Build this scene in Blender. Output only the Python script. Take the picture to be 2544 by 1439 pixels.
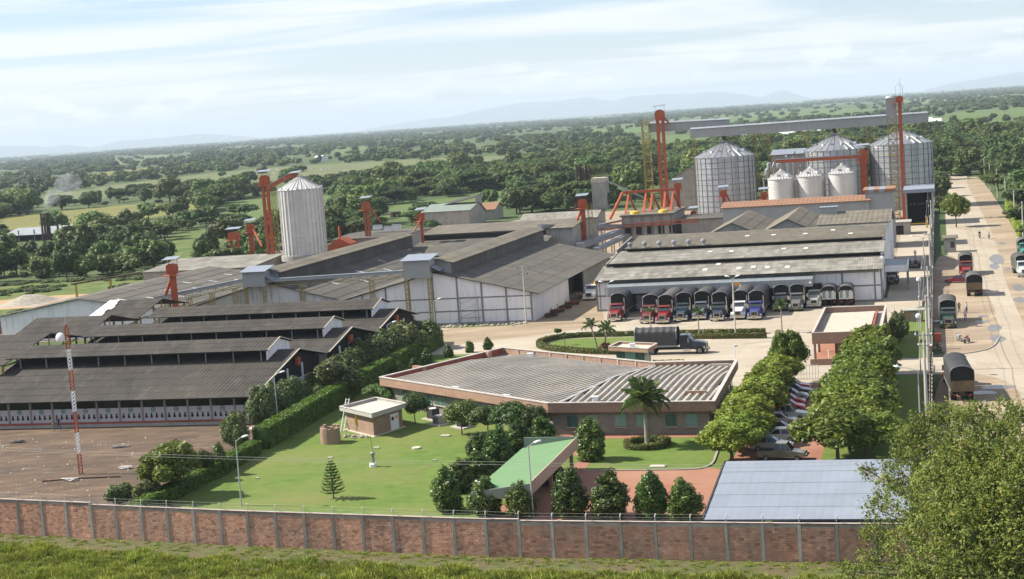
import bpy, bmesh, math, random
import numpy as np
from mathutils import Vector, Matrix, noise as mnoise
RAD = math.radians
random.seed(11)
rng = np.random.default_rng(11)
scene = bpy.context.scene
col = scene.collection
for o in list(bpy.data.objects):
    bpy.data.objects.remove(o)

# ------------------------------------------------------------------ camera
CAM_H = 35.0
F_PX = 4000.0                       # focal length in pixels of the 2544 px wide photograph
PW, PH = 2544.0, 1439.0
HL, HR = 385.0, 205.0               # horizon height at the left and right edge
roll = math.atan((HL - HR) / PW)
pitch = math.atan((PH / 2 - (HL + HR) / 2) * math.cos(roll) / F_PX)
FWD = Vector((0, math.cos(pitch), -math.sin(pitch)))
_U = Vector((0, math.sin(pitch), math.cos(pitch)))
_X = Vector((1, 0, 0))
RIGHT = math.cos(roll) * _X - math.sin(roll) * _U
UP = math.cos(roll) * _U + math.sin(roll) * _X
CAM = Vector((0, 0, CAM_H))
cam_d = bpy.data.cameras.new('camera')
cam_d.sensor_width = 36.0
cam_d.lens = 36.0 * F_PX / PW
cam_d.clip_start = 1.0
cam_d.clip_end = 90000.0
cam = bpy.data.objects.new('camera', cam_d)
col.objects.link(cam)
cam.matrix_world = Matrix(((RIGHT.x, UP.x, -FWD.x, CAM.x), (RIGHT.y, UP.y, -FWD.y, CAM.y), (RIGHT.z, UP.z, -FWD.z, CAM.z), (0, 0, 0, 1)))
scene.camera = cam

# ------------------------------------------------------------------ light
SUN_AZ, SUN_EL = 163.0, 41.0        # towards the sun, degrees (maths convention)
sd = Vector((math.cos(RAD(SUN_AZ)) * math.cos(RAD(SUN_EL)), math.sin(RAD(SUN_AZ)) * math.cos(RAD(SUN_EL)), math.sin(RAD(SUN_EL))))
sun_d = bpy.data.lights.new('sun', 'SUN')
sun_d.energy = 5.0
sun_d.angle = RAD(0.6)
sun_d.color = (1.0, 0.94, 0.82)
sun = bpy.data.objects.new('sun', sun_d)
col.objects.link(sun)
sun.location = (-60, 200, 120)
sun.rotation_euler = sd.to_track_quat('Z', 'Y').to_euler()

world = bpy.data.worlds.new('World')
scene.world = world
world.use_nodes = True
wn, wl = world.node_tree.nodes, world.node_tree.links
wn.clear()
w_out = wn.new('ShaderNodeOutputWorld')
w_bg = wn.new('ShaderNodeBackground')
w_sky = wn.new('ShaderNodeTexSky')
w_sky.sky_type = 'NISHITA'
w_sky.sun_disc = False
w_sky.sun_elevation = RAD(SUN_EL)
w_sky.sun_rotation = math.atan2(sd.x, sd.y)
w_sky.altitude = 300
w_sky.air_density = 1.0
w_sky.dust_density = 0.35
w_sky.ozone_density = 1.4
w_bg.inputs['Strength'].default_value = 0.060


def wmath(op, a, b=None, clamp=False):
    n = wn.new('ShaderNodeMath'); n.operation = op; n.use_clamp = clamp
    for i, v in enumerate((a, b)):
        if v is None: continue
        if isinstance(v, (int, float)): n.inputs[i].default_value = v
        else: wl.new(v, n.inputs[i])
    return n.outputs[0]


w_tc = wn.new('ShaderNodeTexCoord')
w_sep = wn.new('ShaderNodeSeparateXYZ')
wl.new(w_tc.outputs['Generated'], w_sep.inputs[0])
zz = wmath('ADD', wmath('MAXIMUM', w_sep.outputs[2], 0.0), 0.035)
px_, py_ = wmath('DIVIDE', w_sep.outputs[0], zz), wmath('DIVIDE', w_sep.outputs[1], zz)
w_cmb = wn.new('ShaderNodeCombineXYZ')
wl.new(wmath('MULTIPLY', px_, 0.55), w_cmb.inputs[0]); wl.new(wmath('MULTIPLY', py_, 1.0), w_cmb.inputs[1])
w_n1 = wn.new('ShaderNodeTexNoise'); w_n1.inputs['Scale'].default_value = 0.42; w_n1.inputs['Detail'].default_value = 8; w_n1.inputs['Roughness'].default_value = 0.58
w_n1.inputs['Distortion'].default_value = 0.6
wl.new(w_cmb.outputs[0], w_n1.inputs['Vector'])
w_r1 = wn.new('ShaderNodeMapRange'); w_r1.interpolation_type = 'SMOOTHSTEP'
w_r1.inputs['From Min'].default_value = 0.41; w_r1.inputs['From Max'].default_value = 0.60
wl.new(w_n1.outputs[0], w_r1.inputs['Value'])
# low heaps of cumulus far away, a little above the horizon
w_c2 = wn.new('ShaderNodeCombineXYZ')
wl.new(wmath('ARCTAN2', w_sep.outputs[0], w_sep.outputs[1]), w_c2.inputs[0])
wl.new(wmath('MULTIPLY', w_sep.outputs[2], 2.6), w_c2.inputs[1])
w_n2 = wn.new('ShaderNodeTexNoise'); w_n2.inputs['Scale'].default_value = 17.0; w_n2.inputs['Detail'].default_value = 7; w_n2.inputs['Roughness'].default_value = 0.55
wl.new(w_c2.outputs[0], w_n2.inputs['Vector'])
w_r2 = wn.new('ShaderNodeMapRange'); w_r2.interpolation_type = 'SMOOTHSTEP'
w_r2.inputs['From Min'].default_value = 0.50; w_r2.inputs['From Max'].default_value = 0.58
wl.new(w_n2.outputs[0], w_r2.inputs['Value'])
band = wmath('MULTIPLY', wmath('MULTIPLY', wmath('SUBTRACT', w_sep.outputs[2], 0.012), 160.0, True), wmath('SUBTRACT', 1.0, wmath('MULTIPLY', wmath('SUBTRACT', w_sep.outputs[2], 0.026), 90.0, True)), True)
w_cov = wmath('MULTIPLY', w_r1.outputs[0], 0.88)
w_mix = wn.new('ShaderNodeMix'); w_mix.data_type = 'RGBA'
wl.new(w_cov, w_mix.inputs[0])
w_wb = wn.new('ShaderNodeMix'); w_wb.data_type = 'RGBA'; w_wb.blend_type = 'MULTIPLY'; w_wb.inputs[0].default_value = 1.0
w_wb.inputs[7].default_value = (1.02, 1.06, 1.26, 1)
wl.new(w_sky.outputs[0], w_wb.inputs[6])
wl.new(w_wb.outputs[2], w_mix.inputs[6])
w_mix.inputs[7].default_value = (8.9, 9.0, 9.2, 1)
w_m2 = wn.new('ShaderNodeMix'); w_m2.data_type = 'RGBA'
wl.new(wmath('MULTIPLY', wmath('MULTIPLY', w_r2.outputs[0], band), 0.8), w_m2.inputs[0]); wl.new(w_mix.outputs[2], w_m2.inputs[6]); w_m2.inputs[7].default_value = (10.4, 10.3, 10.1, 1)
wl.new(w_m2.outputs[2], w_bg.inputs['Color'])
wl.new(w_bg.outputs[0], w_out.inputs['Surface'])

vs = scene.view_settings
vs.view_transform = 'Standard'
vs.look = 'None'
vs.exposure = 1.0
vs.gamma = 1.0
vs.use_curve_mapping = False
cyc = scene.cycles
cyc.max_bounces = 5
cyc.diffuse_bounces = 2
cyc.glossy_bounces = 2
cyc.transmission_bounces = 2
cyc.transparent_max_bounces = 6
cyc.volume_bounces = 0
cyc.caustics_reflective = False
cyc.caustics_refractive = False
cyc.use_denoising = True

# ------------------------------------------------------------------ survey: the plant lies on a grid turned 15 degrees
T = RAD(-15.0)
CT, ST = math.cos(T), math.sin(T)


def W(a, b, z=0.0):
    """site grid (a to the right, b away from the hill, metres) to world"""
    return Vector((a * CT - b * ST, a * ST + b * CT, z))


def S(p):
    return (p.x * CT + p.y * ST, -p.x * ST + p.y * CT)


def ray(px, py):
    return FWD + (px - PW / 2) / F_PX * RIGHT - (py - PH / 2) / F_PX * UP


def GW(px, py, z=0.0):
    d = ray(px, py)
    return CAM + d * ((z - CAM_H) / d.z)


def SG(px, py, z=0.0):
    """surveyed point at height z -> site grid"""
    return S(GW(px, py, z))


def SB(px, py, b):
    """surveyed point on the upright plane b -> (a, z)"""
    d = ray(px, py)
    db = -d.x * ST + d.y * CT
    t = b / db
    p = CAM + d * t
    return (S(p)[0], p.z)


# ------------------------------------------------------------------ materials
MATS = {}


def new_mat(name):
    m = bpy.data.materials.new(name)
    m.use_nodes = True
    m.node_tree.nodes.clear()
    MATS[name] = m
    return m, m.node_tree.nodes, m.node_tree.links


def M(name, c, r=0.85, metal=0.0, v=0.22, s=0.6, c2=None, amt2=0.0, s2=0.12, bump=0.0, bs=8.0, tint=0.0, spec=0.3, vec=(1, 1, 1), orand=0.0, streak=0.0, streakc=(0.05, 0.05, 0.05), coat=0.0, c3=None, amt3=0.0, s3=0.5):
    """painted / mineral surface: two scales of noise, tint attribute, streaks running down"""
    m, n, l = new_mat(name)
    out = n.new('ShaderNodeOutputMaterial'); b = n.new('ShaderNodeBsdfPrincipled')
    l.new(b.outputs[0], out.inputs[0])
    b.inputs['Roughness'].default_value = r
    b.inputs['Metallic'].default_value = metal
    b.inputs['Specular IOR Level'].default_value = spec
    if coat: b.inputs['Coat Weight'].default_value = coat
    geo = n.new('ShaderNodeNewGeometry')
    mp = n.new('ShaderNodeMapping'); mp.inputs['Scale'].default_value = vec
    mp.inputs['Rotation'].default_value = (0, 0, RAD(15))
    l.new(geo.outputs['Position'], mp.inputs[0])
    cur = None

    def mixc(fac, A, B, mode='MIX'):
        x = n.new('ShaderNodeMix'); x.data_type = 'RGBA'; x.blend_type = mode
        for idx, val in ((0, fac), (6, A), (7, B)):
            if hasattr(val, 'links'): l.new(val, x.inputs[idx])
            elif isinstance(val, (int, float)): x.inputs[idx].default_value = val
            else: x.inputs[idx].default_value = (*val, 1)
        return x.outputs[2]

    def nz(scale, det=5, rough=0.6, lo=0.3, hi=0.7, src=None):
        t = n.new('ShaderNodeTexNoise'); t.inputs['Scale'].default_value = scale; t.inputs['Detail'].default_value = det; t.inputs['Roughness'].default_value = rough
        l.new((src or mp).outputs[0], t.inputs['Vector'])
        mr = n.new('ShaderNodeMapRange'); mr.inputs['From Min'].default_value = lo; mr.inputs['From Max'].default_value = hi
        l.new(t.outputs[0], mr.inputs['Value'])
        return mr.outputs[0], t.outputs[0]

    f1, raw = nz(s)
    dark = tuple(x * (1 - v) for x in c); light = tuple(min(1, x * (1 + v * 0.6)) for x in c)
    cur = mixc(f1, dark, light)
    if c2 is not None:
        f2, _ = nz(s2, 6, 0.62, 0.5 - 0.12, 0.5 + 0.12)
        fm = n.new('ShaderNodeMath'); fm.operation = 'MULTIPLY'; fm.inputs[1].default_value = amt2
        l.new(f2, fm.inputs[0])
        cur = mixc(fm.outputs[0], cur, c2)
    if c3 is not None:
        f2, _ = nz(s3, 7, 0.68, 0.54, 0.66)
        fm = n.new('ShaderNodeMath'); fm.operation = 'MULTIPLY'; fm.inputs[1].default_value = amt3
        l.new(f2, fm.inputs[0])
        cur = mixc(fm.outputs[0], cur, c3)
    if streak > 0:
        mp2 = n.new('ShaderNodeMapping'); mp2.inputs['Scale'].default_value = (1.6, 1.6, 0.16)
        l.new(geo.outputs['Position'], mp2.inputs[0])
        f3, _ = nz(0.9, 6, 0.65, 0.52, 0.78, mp2)
        fm = n.new('ShaderNodeMath'); fm.operation = 'MULTIPLY'; fm.inputs[1].default_value = streak
        l.new(f3, fm.inputs[0])
        cur = mixc(fm.outputs[0], cur, streakc)
    if tint > 0:
        at = n.new('ShaderNodeAttribute'); at.attribute_name = 'tint'
        mr = n.new('ShaderNodeMapRange'); mr.inputs['To Min'].default_value = 1 - tint; mr.inputs['To Max'].default_value = 1 + tint
        l.new(at.outputs['Fac'], mr.inputs['Value'])
        cb = n.new('ShaderNodeCombineColor')
        for i in range(3): l.new(mr.outputs[0], cb.inputs[i])
        cur = mixc(1.0, cur, cb.outputs[0], 'MULTIPLY')
    if orand > 0:
        oi = n.new('ShaderNodeObjectInfo')
        mr = n.new('ShaderNodeMapRange'); mr.inputs['To Min'].default_value = 1 - orand; mr.inputs['To Max'].default_value = 1 + orand
        l.new(oi.outputs['Random'], mr.inputs['Value'])
        cb = n.new('ShaderNodeCombineColor')
        for i in range(3): l.new(mr.outputs[0], cb.inputs[i])
        cur = mixc(1.0, cur, cb.outputs[0], 'MULTIPLY')
    l.new(cur, b.inputs['Base Color'])
    if bump > 0:
        _, rb = nz(bs, 4, 0.6)
        bp = n.new('ShaderNodeBump'); bp.inputs['Strength'].default_value = 1.0; bp.inputs['Distance'].default_value = bump
        l.new(rb, bp.inputs['Height']); l.new(bp.outputs[0], b.inputs['Normal'])
    return m


def leafmat(name, dark, light, trans=0.28, rough=0.45, spec=0.35, orand=0.12, autumn=None):
    m, n, l = new_mat(name)
    out = n.new('ShaderNodeOutputMaterial'); b = n.new('ShaderNodeBsdfPrincipled'); t = n.new('ShaderNodeBsdfTranslucent'); mx = n.new('ShaderNodeMixShader')
    b.inputs['Roughness'].default_value = rough; b.inputs['Specular IOR Level'].default_value = spec
    at = n.new('ShaderNodeAttribute'); at.attribute_name = 'tint'
    cr = n.new('ShaderNodeValToRGB')
    cr.color_ramp.elements[0].color = (*dark, 1); cr.color_ramp.elements[1].color = (*light, 1)
    if autumn:
        e = cr.color_ramp.elements.new(0.93); e.color = (*light, 1); cr.color_ramp.elements[-1].color = (*autumn, 1)
    l.new(at.outputs['Fac'], cr.inputs[0])
    oi = n.new('ShaderNodeObjectInfo')
    hs = n.new('ShaderNodeHueSaturation')
    mr = n.new('ShaderNodeMapRange'); mr.inputs['To Min'].default_value = 1 - orand * 2; mr.inputs['To Max'].default_value = 1 + orand * 2
    mh = n.new('ShaderNodeMapRange'); mh.inputs['To Min'].default_value = 0.5 - orand * 0.17; mh.inputs['To Max'].default_value = 0.5 + orand * 0.12
    mu = n.new('ShaderNodeMath'); mu.operation = 'MULTIPLY'; mu.inputs[1].default_value = 7.31
    fr = n.new('ShaderNodeMath'); fr.operation = 'FRACT'
    l.new(oi.outputs['Random'], mr.inputs['Value']); l.new(oi.outputs['Random'], mu.inputs[0]); l.new(mu.outputs[0], fr.inputs[0]); l.new(fr.outputs[0], mh.inputs['Value'])
    l.new(mr.outputs[0], hs.inputs['Value']); l.new(mh.outputs[0], hs.inputs['Hue']); l.new(cr.outputs[0], hs.inputs['Color'])
    l.new(hs.outputs[0], b.inputs['Base Color']); l.new(hs.outputs[0], t.inputs['Color'])
    mx.inputs[0].default_value = trans
    l.new(b.outputs[0], mx.inputs[1]); l.new(t.outputs[0], mx.inputs[2]); l.new(mx.outputs[0], out.inputs[0])
    return m


def brickmat(name, c1, c2, mortar, bw=0.28, bh=0.09, r=0.9, bump=0.01):
    """courses too fine to pick apart from here"""
    m, n, l = new_mat(name)
    out = n.new('ShaderNodeOutputMaterial'); b = n.new('ShaderNodeBsdfPrincipled'); b.inputs['Roughness'].default_value = r
    l.new(b.outputs[0], out.inputs[0])
    tc = n.new('ShaderNodeTexCoord')
    sx = n.new('ShaderNodeSeparateXYZ'); l.new(tc.outputs['Object'], sx.inputs[0])
    ad = n.new('ShaderNodeMath'); ad.operation = 'ADD'; l.new(sx.outputs[0], ad.inputs[0]); l.new(sx.outputs[1], ad.inputs[1])
    cx = n.new('ShaderNodeCombineXYZ'); l.new(ad.outputs[0], cx.inputs[0]); l.new(sx.outputs[2], cx.inputs[1])
    br = n.new('ShaderNodeTexBrick'); l.new(cx.outputs[0], br.inputs['Vector'])
    br.inputs['Color1'].default_value = (*c1, 1); br.inputs['Color2'].default_value = (*c2, 1); br.inputs['Mortar'].default_value = (*mortar, 1)
    br.inputs['Scale'].default_value = 1.0; br.inputs['Brick Width'].default_value = bw; br.inputs['Row Height'].default_value = bh; br.inputs['Mortar Size'].default_value = 0.012
    nt = n.new('ShaderNodeTexNoise'); nt.inputs['Scale'].default_value = 1.2; nt.inputs['Detail'].default_value = 6; l.new(tc.outputs['Object'], nt.inputs['Vector'])
    mr = n.new('ShaderNodeMapRange'); mr.inputs['To Min'].default_value = 0.72; mr.inputs['To Max'].default_value = 1.22; l.new(nt.outputs[0], mr.inputs['Value'])
    cb = n.new('ShaderNodeCombineColor')
    for i in range(3): l.new(mr.outputs[0], cb.inputs[i])
    mx = n.new('ShaderNodeMix'); mx.data_type = 'RGBA'; mx.blend_type = 'MULTIPLY'; mx.inputs[0].default_value = 1
    l.new(br.outputs['Color'], mx.inputs[6]); l.new(cb.outputs[0], mx.inputs[7]); l.new(mx.outputs[2], b.inputs['Base Color'])
    bp = n.new('ShaderNodeBump'); bp.inputs['Distance'].default_value = bump; bp.inputs['Strength'].default_value = 0.7
    l.new(br.outputs['Fac'], bp.inputs['Height']); bp.invert = True; l.new(bp.outputs[0], b.inputs['Normal'])
    return m


def glassmat(name, c, r=0.12):
    m, n, l = new_mat(name)
    out = n.new('ShaderNodeOutputMaterial'); b = n.new('ShaderNodeBsdfPrincipled'); l.new(b.outputs[0], out.inputs[0])
    b.inputs['Base Color'].default_value = (*c, 1); b.inputs['Roughness'].default_value = r; b.inputs['Specular IOR Level'].default_value = 0.8
    return m


# ------------------------------------------------------------------ mesh building
class MB:
    def __init__(s):
        s.v, s.f, s.t, s.m = [], [], [], []
        s.tint = 0.5
        s.mi = 0

    def face(s, idx):
        s.f.append(tuple(idx)); s.t.append(s.tint); s.m.append(s.mi)

    def poly(s, pts):
        i = len(s.v); s.v += [tuple(p) for p in pts]; s.face(range(i, i + len(pts)))

    def hexa(s, p):
        """8 corners: bottom ring ccw, top ring ccw"""
        i = len(s.v); s.v += [tuple(q) for q in p]
        for q in ((0, 3, 2, 1), (4, 5, 6, 7), (0, 1, 5, 4), (1, 2, 6, 5), (2, 3, 7, 6), (3, 0, 4, 7)): s.face([i + k for k in q])

    def box(s, x0, x1, y0, y1, z0, z1):
        s.hexa([(x0, y0, z0), (x1, y0, z0), (x1, y1, z0), (x0, y1, z0), (x0, y0, z1), (x1, y0, z1), (x1, y1, z1), (x0, y1, z1)])
        return s

    def prism(s, poly, z0, z1):
        i = len(s.v); n = len(poly)
        s.v += [(p[0], p[1], z0) for p in poly] + [(p[0], p[1], z1) for p in poly]
        s.face([i + k for k in range(n - 1, -1, -1)]); s.face([i + n + k for k in range(n)])
        for k in range(n): s.face([i + k, i + (k + 1) % n, i + n + (k + 1) % n, i + n + k])
        return s

    def extr(s, prof, axis, c0, c1):
        """closed profile (p,q) pushed along an axis: 'x' -> (y,z), 'y' -> (x,z)"""
        i = len(s.v); n = len(prof)
        for c in (c0, c1):
            for p, q in prof: s.v.append((c, p, q) if axis == 'x' else (p, c, q))
        s.face([i + k for k in range(n)]); s.face([i + n + k for k in range(n - 1, -1, -1)])
        for k in range(n): s.face([i + k, i + n + k, i + n + (k + 1) % n, i + (k + 1) % n])
        return s

    def beam(s, p, q, w, h=None, up=(0, 0, 1)):
        p, q = Vector(p), Vector(q); h = h or w
        d = (q - p).normalized(); u = Vector(up)
        if abs(d.dot(u)) > 0.98: u = Vector((0, 1, 0))
        r = d.cross(u).normalized(); u = r.cross(d)
        a, b = r * w / 2, u * h / 2
        s.hexa([p - a - b, p + a - b, q + a - b, q - a - b, p - a + b, p + a + b, q + a + b, q - a + b])
        return s

    def tube(s, pts, rad, n=6, cap=True):
        pts = [Vector(p) for p in pts]; rad = rad if hasattr(rad, '__len__') else [rad] * len(pts)
        i0 = len(s.v)
        for k, p in enumerate(pts):
            d = (pts[min(k + 1, len(pts) - 1)] - pts[max(k - 1, 0)]).normalized()
            u = Vector((0, 0, 1)) if abs(d.z) < 0.9 else Vector((1, 0, 0))
            r = d.cross(u).normalized(); u = r.cross(d)
            for j in range(n):
                t = 2 * math.pi * j / n; s.v.append(tuple(p + (r * math.cos(t) + u * math.sin(t)) * rad[k]))
        for k in range(len(pts) - 1):
            for j in range(n):
                a = i0 + k * n + j; b = i0 + k * n + (j + 1) % n
                s.face((a, b, b + n, a + n))
        if cap:
            s.face([i0 + j for j in range(n - 1, -1, -1)]); s.face([i0 + (len(pts) - 1) * n + j for j in range(n)])
        return s

    def lathe(s, prof, n=16, cx=0, cy=0, cap=True, a0=0.0):
        """profile of (r, z) turned about z"""
        i0 = len(s.v)
        for r, z in prof:
            for j in range(n):
                t = a0 + 2 * math.pi * j / n; s.v.append((cx + r * math.cos(t), cy + r * math.sin(t), z))
        for k in range(len(prof) - 1):
            for j in range(n):
                a = i0 + k * n + j; b = i0 + k * n + (j + 1) % n
                s.face((a, b, b + n, a + n))
        if cap:
            s.face([i0 + j for j in range(n - 1, -1, -1)]); s.face([i0 + (len(prof) - 1) * n + j for j in range(n)])
        return s

    def corr(s, P0, U, V, nu, rows=1, amp=0.03, th=0.05, cols=None, lap=0.02, tr=(0.25, 0.75), period=2):
        """roof slope of corrugated sheets; P0 upper corner, U along the ridge, V down the slope"""
        P0, U, V = Vector(P0), Vector(U), Vector(V)
        N = U.cross(V).normalized()
        if N.z < 0: N = -N
        cols = cols or max(1, nu // 6)
        per = max(1, nu // cols)
        for r in range(rows):
            a, b = P0 + V * (r / rows), P0 + V * ((r + 1) / rows) + N * 0.0
            c = 0
            for c0 in range(0, nu, per):
                s.tint = random.uniform(*tr)
                c1 = min(nu, c0 + per)
                i = len(s.v); k = c1 - c0 + 1
                for e, base in enumerate((a, b)):
                    for q in range(c0, c1 + 1):
                        off = amp if q % 2 else 0.0
                        s.v.append(tuple(base + U * (q / nu) + N * (off + (lap if e == 1 and rows > 1 else 0.0))))
                for q in range(k - 1): s.face((i + q, i + q + 1, i + k + q + 1, i + k + q))
        s.tint = 0.5
        if th:
            # underside and edge
            e = N * (-th)
            A, B, C, D = P0 + e, P0 + U + e, P0 + U + V + e, P0 + V + e
            s.poly((A, D, C, B))
            s.poly((P0, P0 + U, B, A)); s.poly((P0 + V, D, C, P0 + U + V)); s.poly((P0, A, D, P0 + V)); s.poly((P0 + U, P0 + U + V, C, B))
        return s

    def mesh(s, name, smooth=False):
        me = bpy.data.meshes.new(name)
        me.from_pydata(s.v, [], s.f)
        at = me.attributes.new('tint', 'FLOAT', 'FACE')
        at.data.foreach_set('value', np.array(s.t, dtype=np.float32))
        if any(s.m): me.polygons.foreach_set('material_index', np.array(s.m, dtype=np.int32))
        if smooth: me.polygons.foreach_set('use_smooth', np.ones(len(s.f), dtype=bool))
        me.update()
        return me

    def build(s, name, mats, parent=None, smooth=False, loc=None, rz=0.0, kind=None):
        return link(name, s.mesh(name, smooth), mats, parent, loc, rz, kind)


def link(name, me, mats, parent=None, loc=None, rz=0.0, kind=None):
    o = bpy.data.objects.new(name, me)
    if mats is not None and not me.materials:
        for m in (mats if isinstance(mats, (list, tuple)) else [mats]): me.materials.append(MATS[m] if isinstance(m, str) else m)
    col.objects.link(o)
    if parent: o.parent = parent
    if loc is not None: o.location = loc
    if rz: o.rotation_euler = (0, 0, rz)
    if kind: o['kind'] = kind
    return o


def tag(o, label, cat, group=None, kind=None):
    o['label'] = label; o['category'] = cat
    if group: o['group'] = group
    if kind: o['kind'] = kind
    return o


def thing(name, label, cat, a=0.0, b=0.0, z=0.0, rz=0.0, group=None):
    """an Empty at the thing's base; local axes follow the site grid, turned by rz"""
    o = bpy.data.objects.new(name, None)
    o.empty_display_size = 0.3
    col.objects.link(o)
    o.location = W(a, b, z); o.rotation_euler = (0, 0, T + rz)
    return tag(o, label, cat, group)


def copy_tree(o, parent=None):
    c = o.copy(); col.objects.link(c); c.parent = parent
    for ch in o.children: copy_tree(ch, c)
    return c


def struct(name, mb, mat, site=True):
    o = mb.build(name, mat)
    o['kind'] = 'structure'
    if site: o.rotation_euler = (0, 0, T)
    return o


def sheet(name, pts, mat, z):
    """a flat piece of ground given in site coordinates"""
    bm = bmesh.new()
    f = bm.faces.new([bm.verts.new((p[0], p[1], 0)) for p in pts])
    bmesh.ops.triangulate(bm, faces=[f])
    bmesh.ops.recalc_face_normals(bm, faces=bm.faces)
    me = bpy.data.meshes.new(name); bm.to_mesh(me); bm.free()
    if me.polygons and me.polygons[0].normal.z < 0: me.flip_normals()
    o = link(name, me, mat)
    o.location = (0, 0, z); o.rotation_euler = (0, 0, T)
    o['kind'] = 'structure'
    return o


def smooth_poly(pts, n=4):
    """round a closed outline (Chaikin)"""
    for _ in range(n):
        q = []
        for i in range(len(pts)):
            a, b = pts[i], pts[(i + 1) % len(pts)]
            q += [(a[0] * .75 + b[0] * .25, a[1] * .75 + b[1] * .25), (a[0] * .25 + b[0] * .75, a[1] * .25 + b[1] * .75)]
        pts = q
    return pts


def sheets(parent, name, mat, P0, U, V, nu, rows, amp=0.02, per=6, tr=(0.2, 0.8), nvar=6, skip=None, lift=0.012):
    """roof sheets as single pieces that share a few meshes"""
    P0, U, V = Vector(P0), Vector(U), Vector(V)
    du, dv = U / nu, V / rows
    N = du.cross(dv).normalized()
    if N.z < 0: N = -N
    var = []
    for k in range(nvar):
        mb = MB(); mb.tint = tr[0] + (tr[1] - tr[0]) * k / max(1, nvar - 1)
        g = 0.002
        n = per
        for e in (0, 1):
            for q in range(n + 1):
                p = du * (g + (1 - 2 * g) * q / n) + dv * (e * 1.02) + N * ((amp if q % 2 else 0) + (lift + 0.014 if e else lift * 0.3))
                mb.v.append(tuple(p))
        for q in range(n): mb.face((q, q + 1, n + 2 + q, n + 1 + q))
        # lower edge
        i = len(mb.v)
        for q in range(n + 1): mb.v.append(tuple(Vector(mb.v[n + 1 + q]) - N * 0.03))
        for q in range(n): mb.face((n + 1 + q, n + 2 + q, i + q + 1, i + q))
        me = mb.mesh(name); me.materials.append(MATS[mat]); var.append(me)
    out = []
    for r in range(rows):
        for c in range(nu):
            if skip and skip(c, r): continue
            o = bpy.data.objects.new(name, random.choice(var)); col.objects.link(o)
            o.parent = parent; o.location = P0 + du * c + dv * r
            out.append(o)
    return out
# ------------------------------------------------------------------ the palette
M('pasture', (0.050, 0.082, 0.021), 0.95, v=0.45, s=0.09, c2=(0.082, 0.112, 0.034), amt2=0.7, s2=0.006, bump=0.15, bs=0.8)
M('pale_field', (0.125, 0.138, 0.055), 0.95, v=0.2, s=0.02, c2=(0.095, 0.12, 0.04), amt2=0.6, s2=0.012)
M('green_field', (0.080, 0.135, 0.030), 0.95, v=0.25, s=0.02, c2=(0.10, 0.13, 0.04), amt2=0.6, s2=0.01)
M('yellow_field', (0.17, 0.175, 0.03), 0.95, v=0.3, s=0.06, c2=(0.12, 0.105, 0.045), amt2=0.7, s2=0.03)
M('ploughed', (0.13, 0.10, 0.06), 0.95, v=0.2, s=0.05)
M('weeds', (0.075, 0.125, 0.022), 0.95, v=0.5, s=0.25, c2=(0.14, 0.15, 0.04), amt2=0.6, s2=0.07, bump=0.15, bs=1.5)
M('lawn', (0.092, 0.158, 0.020), 0.95, v=0.28, s=0.7, c2=(0.145, 0.165, 0.040), amt2=0.75, s2=0.09, bump=0.03, bs=14, c3=(0.19, 0.155, 0.065), amt3=0.4, s3=0.16)
M('verge', (0.085, 0.105, 0.03), 0.95, v=0.4, s=0.9, c2=(0.12, 0.085, 0.05), amt2=0.85, s2=0.35, bump=0.08, bs=5)
M('dirt', (0.135, 0.088, 0.055), 0.95, v=0.5, s=0.35, c2=(0.070, 0.050, 0.036), amt2=0.85, s2=0.11, bump=0.14, bs=2, c3=(0.20, 0.15, 0.10), amt3=0.6, s3=0.4, vec=(0.55, 1.4, 1))
M('sand', (0.40, 0.27, 0.14), 0.95, v=0.2, s=0.3, c2=(0.30, 0.2, 0.1), amt2=0.5, s2=0.1, bump=0.05, bs=2)
M('mud', (0.345, 0.270, 0.185), 0.95, v=0.25, s=0.2, c2=(0.225, 0.17, 0.115), amt2=0.9, s2=0.08, bump=0.04, bs=3, vec=(0.5, 1.7, 1))
M('concrete', (0.44, 0.385, 0.305), 0.9, v=0.10, s=0.16, c2=(0.36, 0.30, 0.22), amt2=0.7, s2=0.06, bump=0.004, bs=10, vec=(0.6, 1.3, 1), tint=0.10, c3=(0.24, 0.20, 0.15), amt3=0.55, s3=0.22)
M('road', (0.42, 0.365, 0.285), 0.9, v=0.10, s=0.15, c2=(0.345, 0.285, 0.21), amt2=0.8, s2=0.07, vec=(1.6, 0.35, 1), tint=0.08, c3=(0.25, 0.19, 0.125), amt3=0.6, s3=0.3)
M('kerb', (0.32, 0.295, 0.255), 0.9, v=0.2, s=1.0)
M('red_paving', (0.31, 0.135, 0.085), 0.9, v=0.14, s=0.5, c2=(0.36, 0.20, 0.13), amt2=0.7, s2=0.15, tint=0.12)
M('puddle', (0.17, 0.145, 0.12), 0.3, v=0.3, s=0.8, spec=0.4)
M('old_roof', (0.046, 0.041, 0.036), 0.9, v=0.28, s=0.25, c2=(0.066, 0.057, 0.047), amt2=0.8, s2=0.10, tint=0.26, c3=(0.10, 0.088, 0.072), amt3=0.5, s3=0.35, vec=(1.6, .5, 1))
M('grey_roof', (0.118, 0.108, 0.090), 0.9, v=0.16, s=0.3, c2=(0.085, 0.08, 0.07), amt2=0.7, s2=0.08, tint=0.2, c3=(0.17, 0.145, 0.11), amt3=0.5, s3=0.25)
M('pale_roof', (0.255, 0.240, 0.205), 0.9, v=0.22, s=0.5, c2=(0.15, 0.14, 0.12), amt2=0.7, s2=0.16, tint=0.28)
M('brown_roof', (0.165, 0.145, 0.110), 0.9, v=0.2, s=0.4, c2=(0.11, 0.1, 0.08), amt2=0.6, s2=0.12, tint=0.2)
M('tin_roof', (0.255, 0.285, 0.335), 0.55, metal=0.15, v=0.08, s=0.5, c2=(0.215, 0.24, 0.285), amt2=0.6, s2=0.14, tint=0.08)
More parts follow.
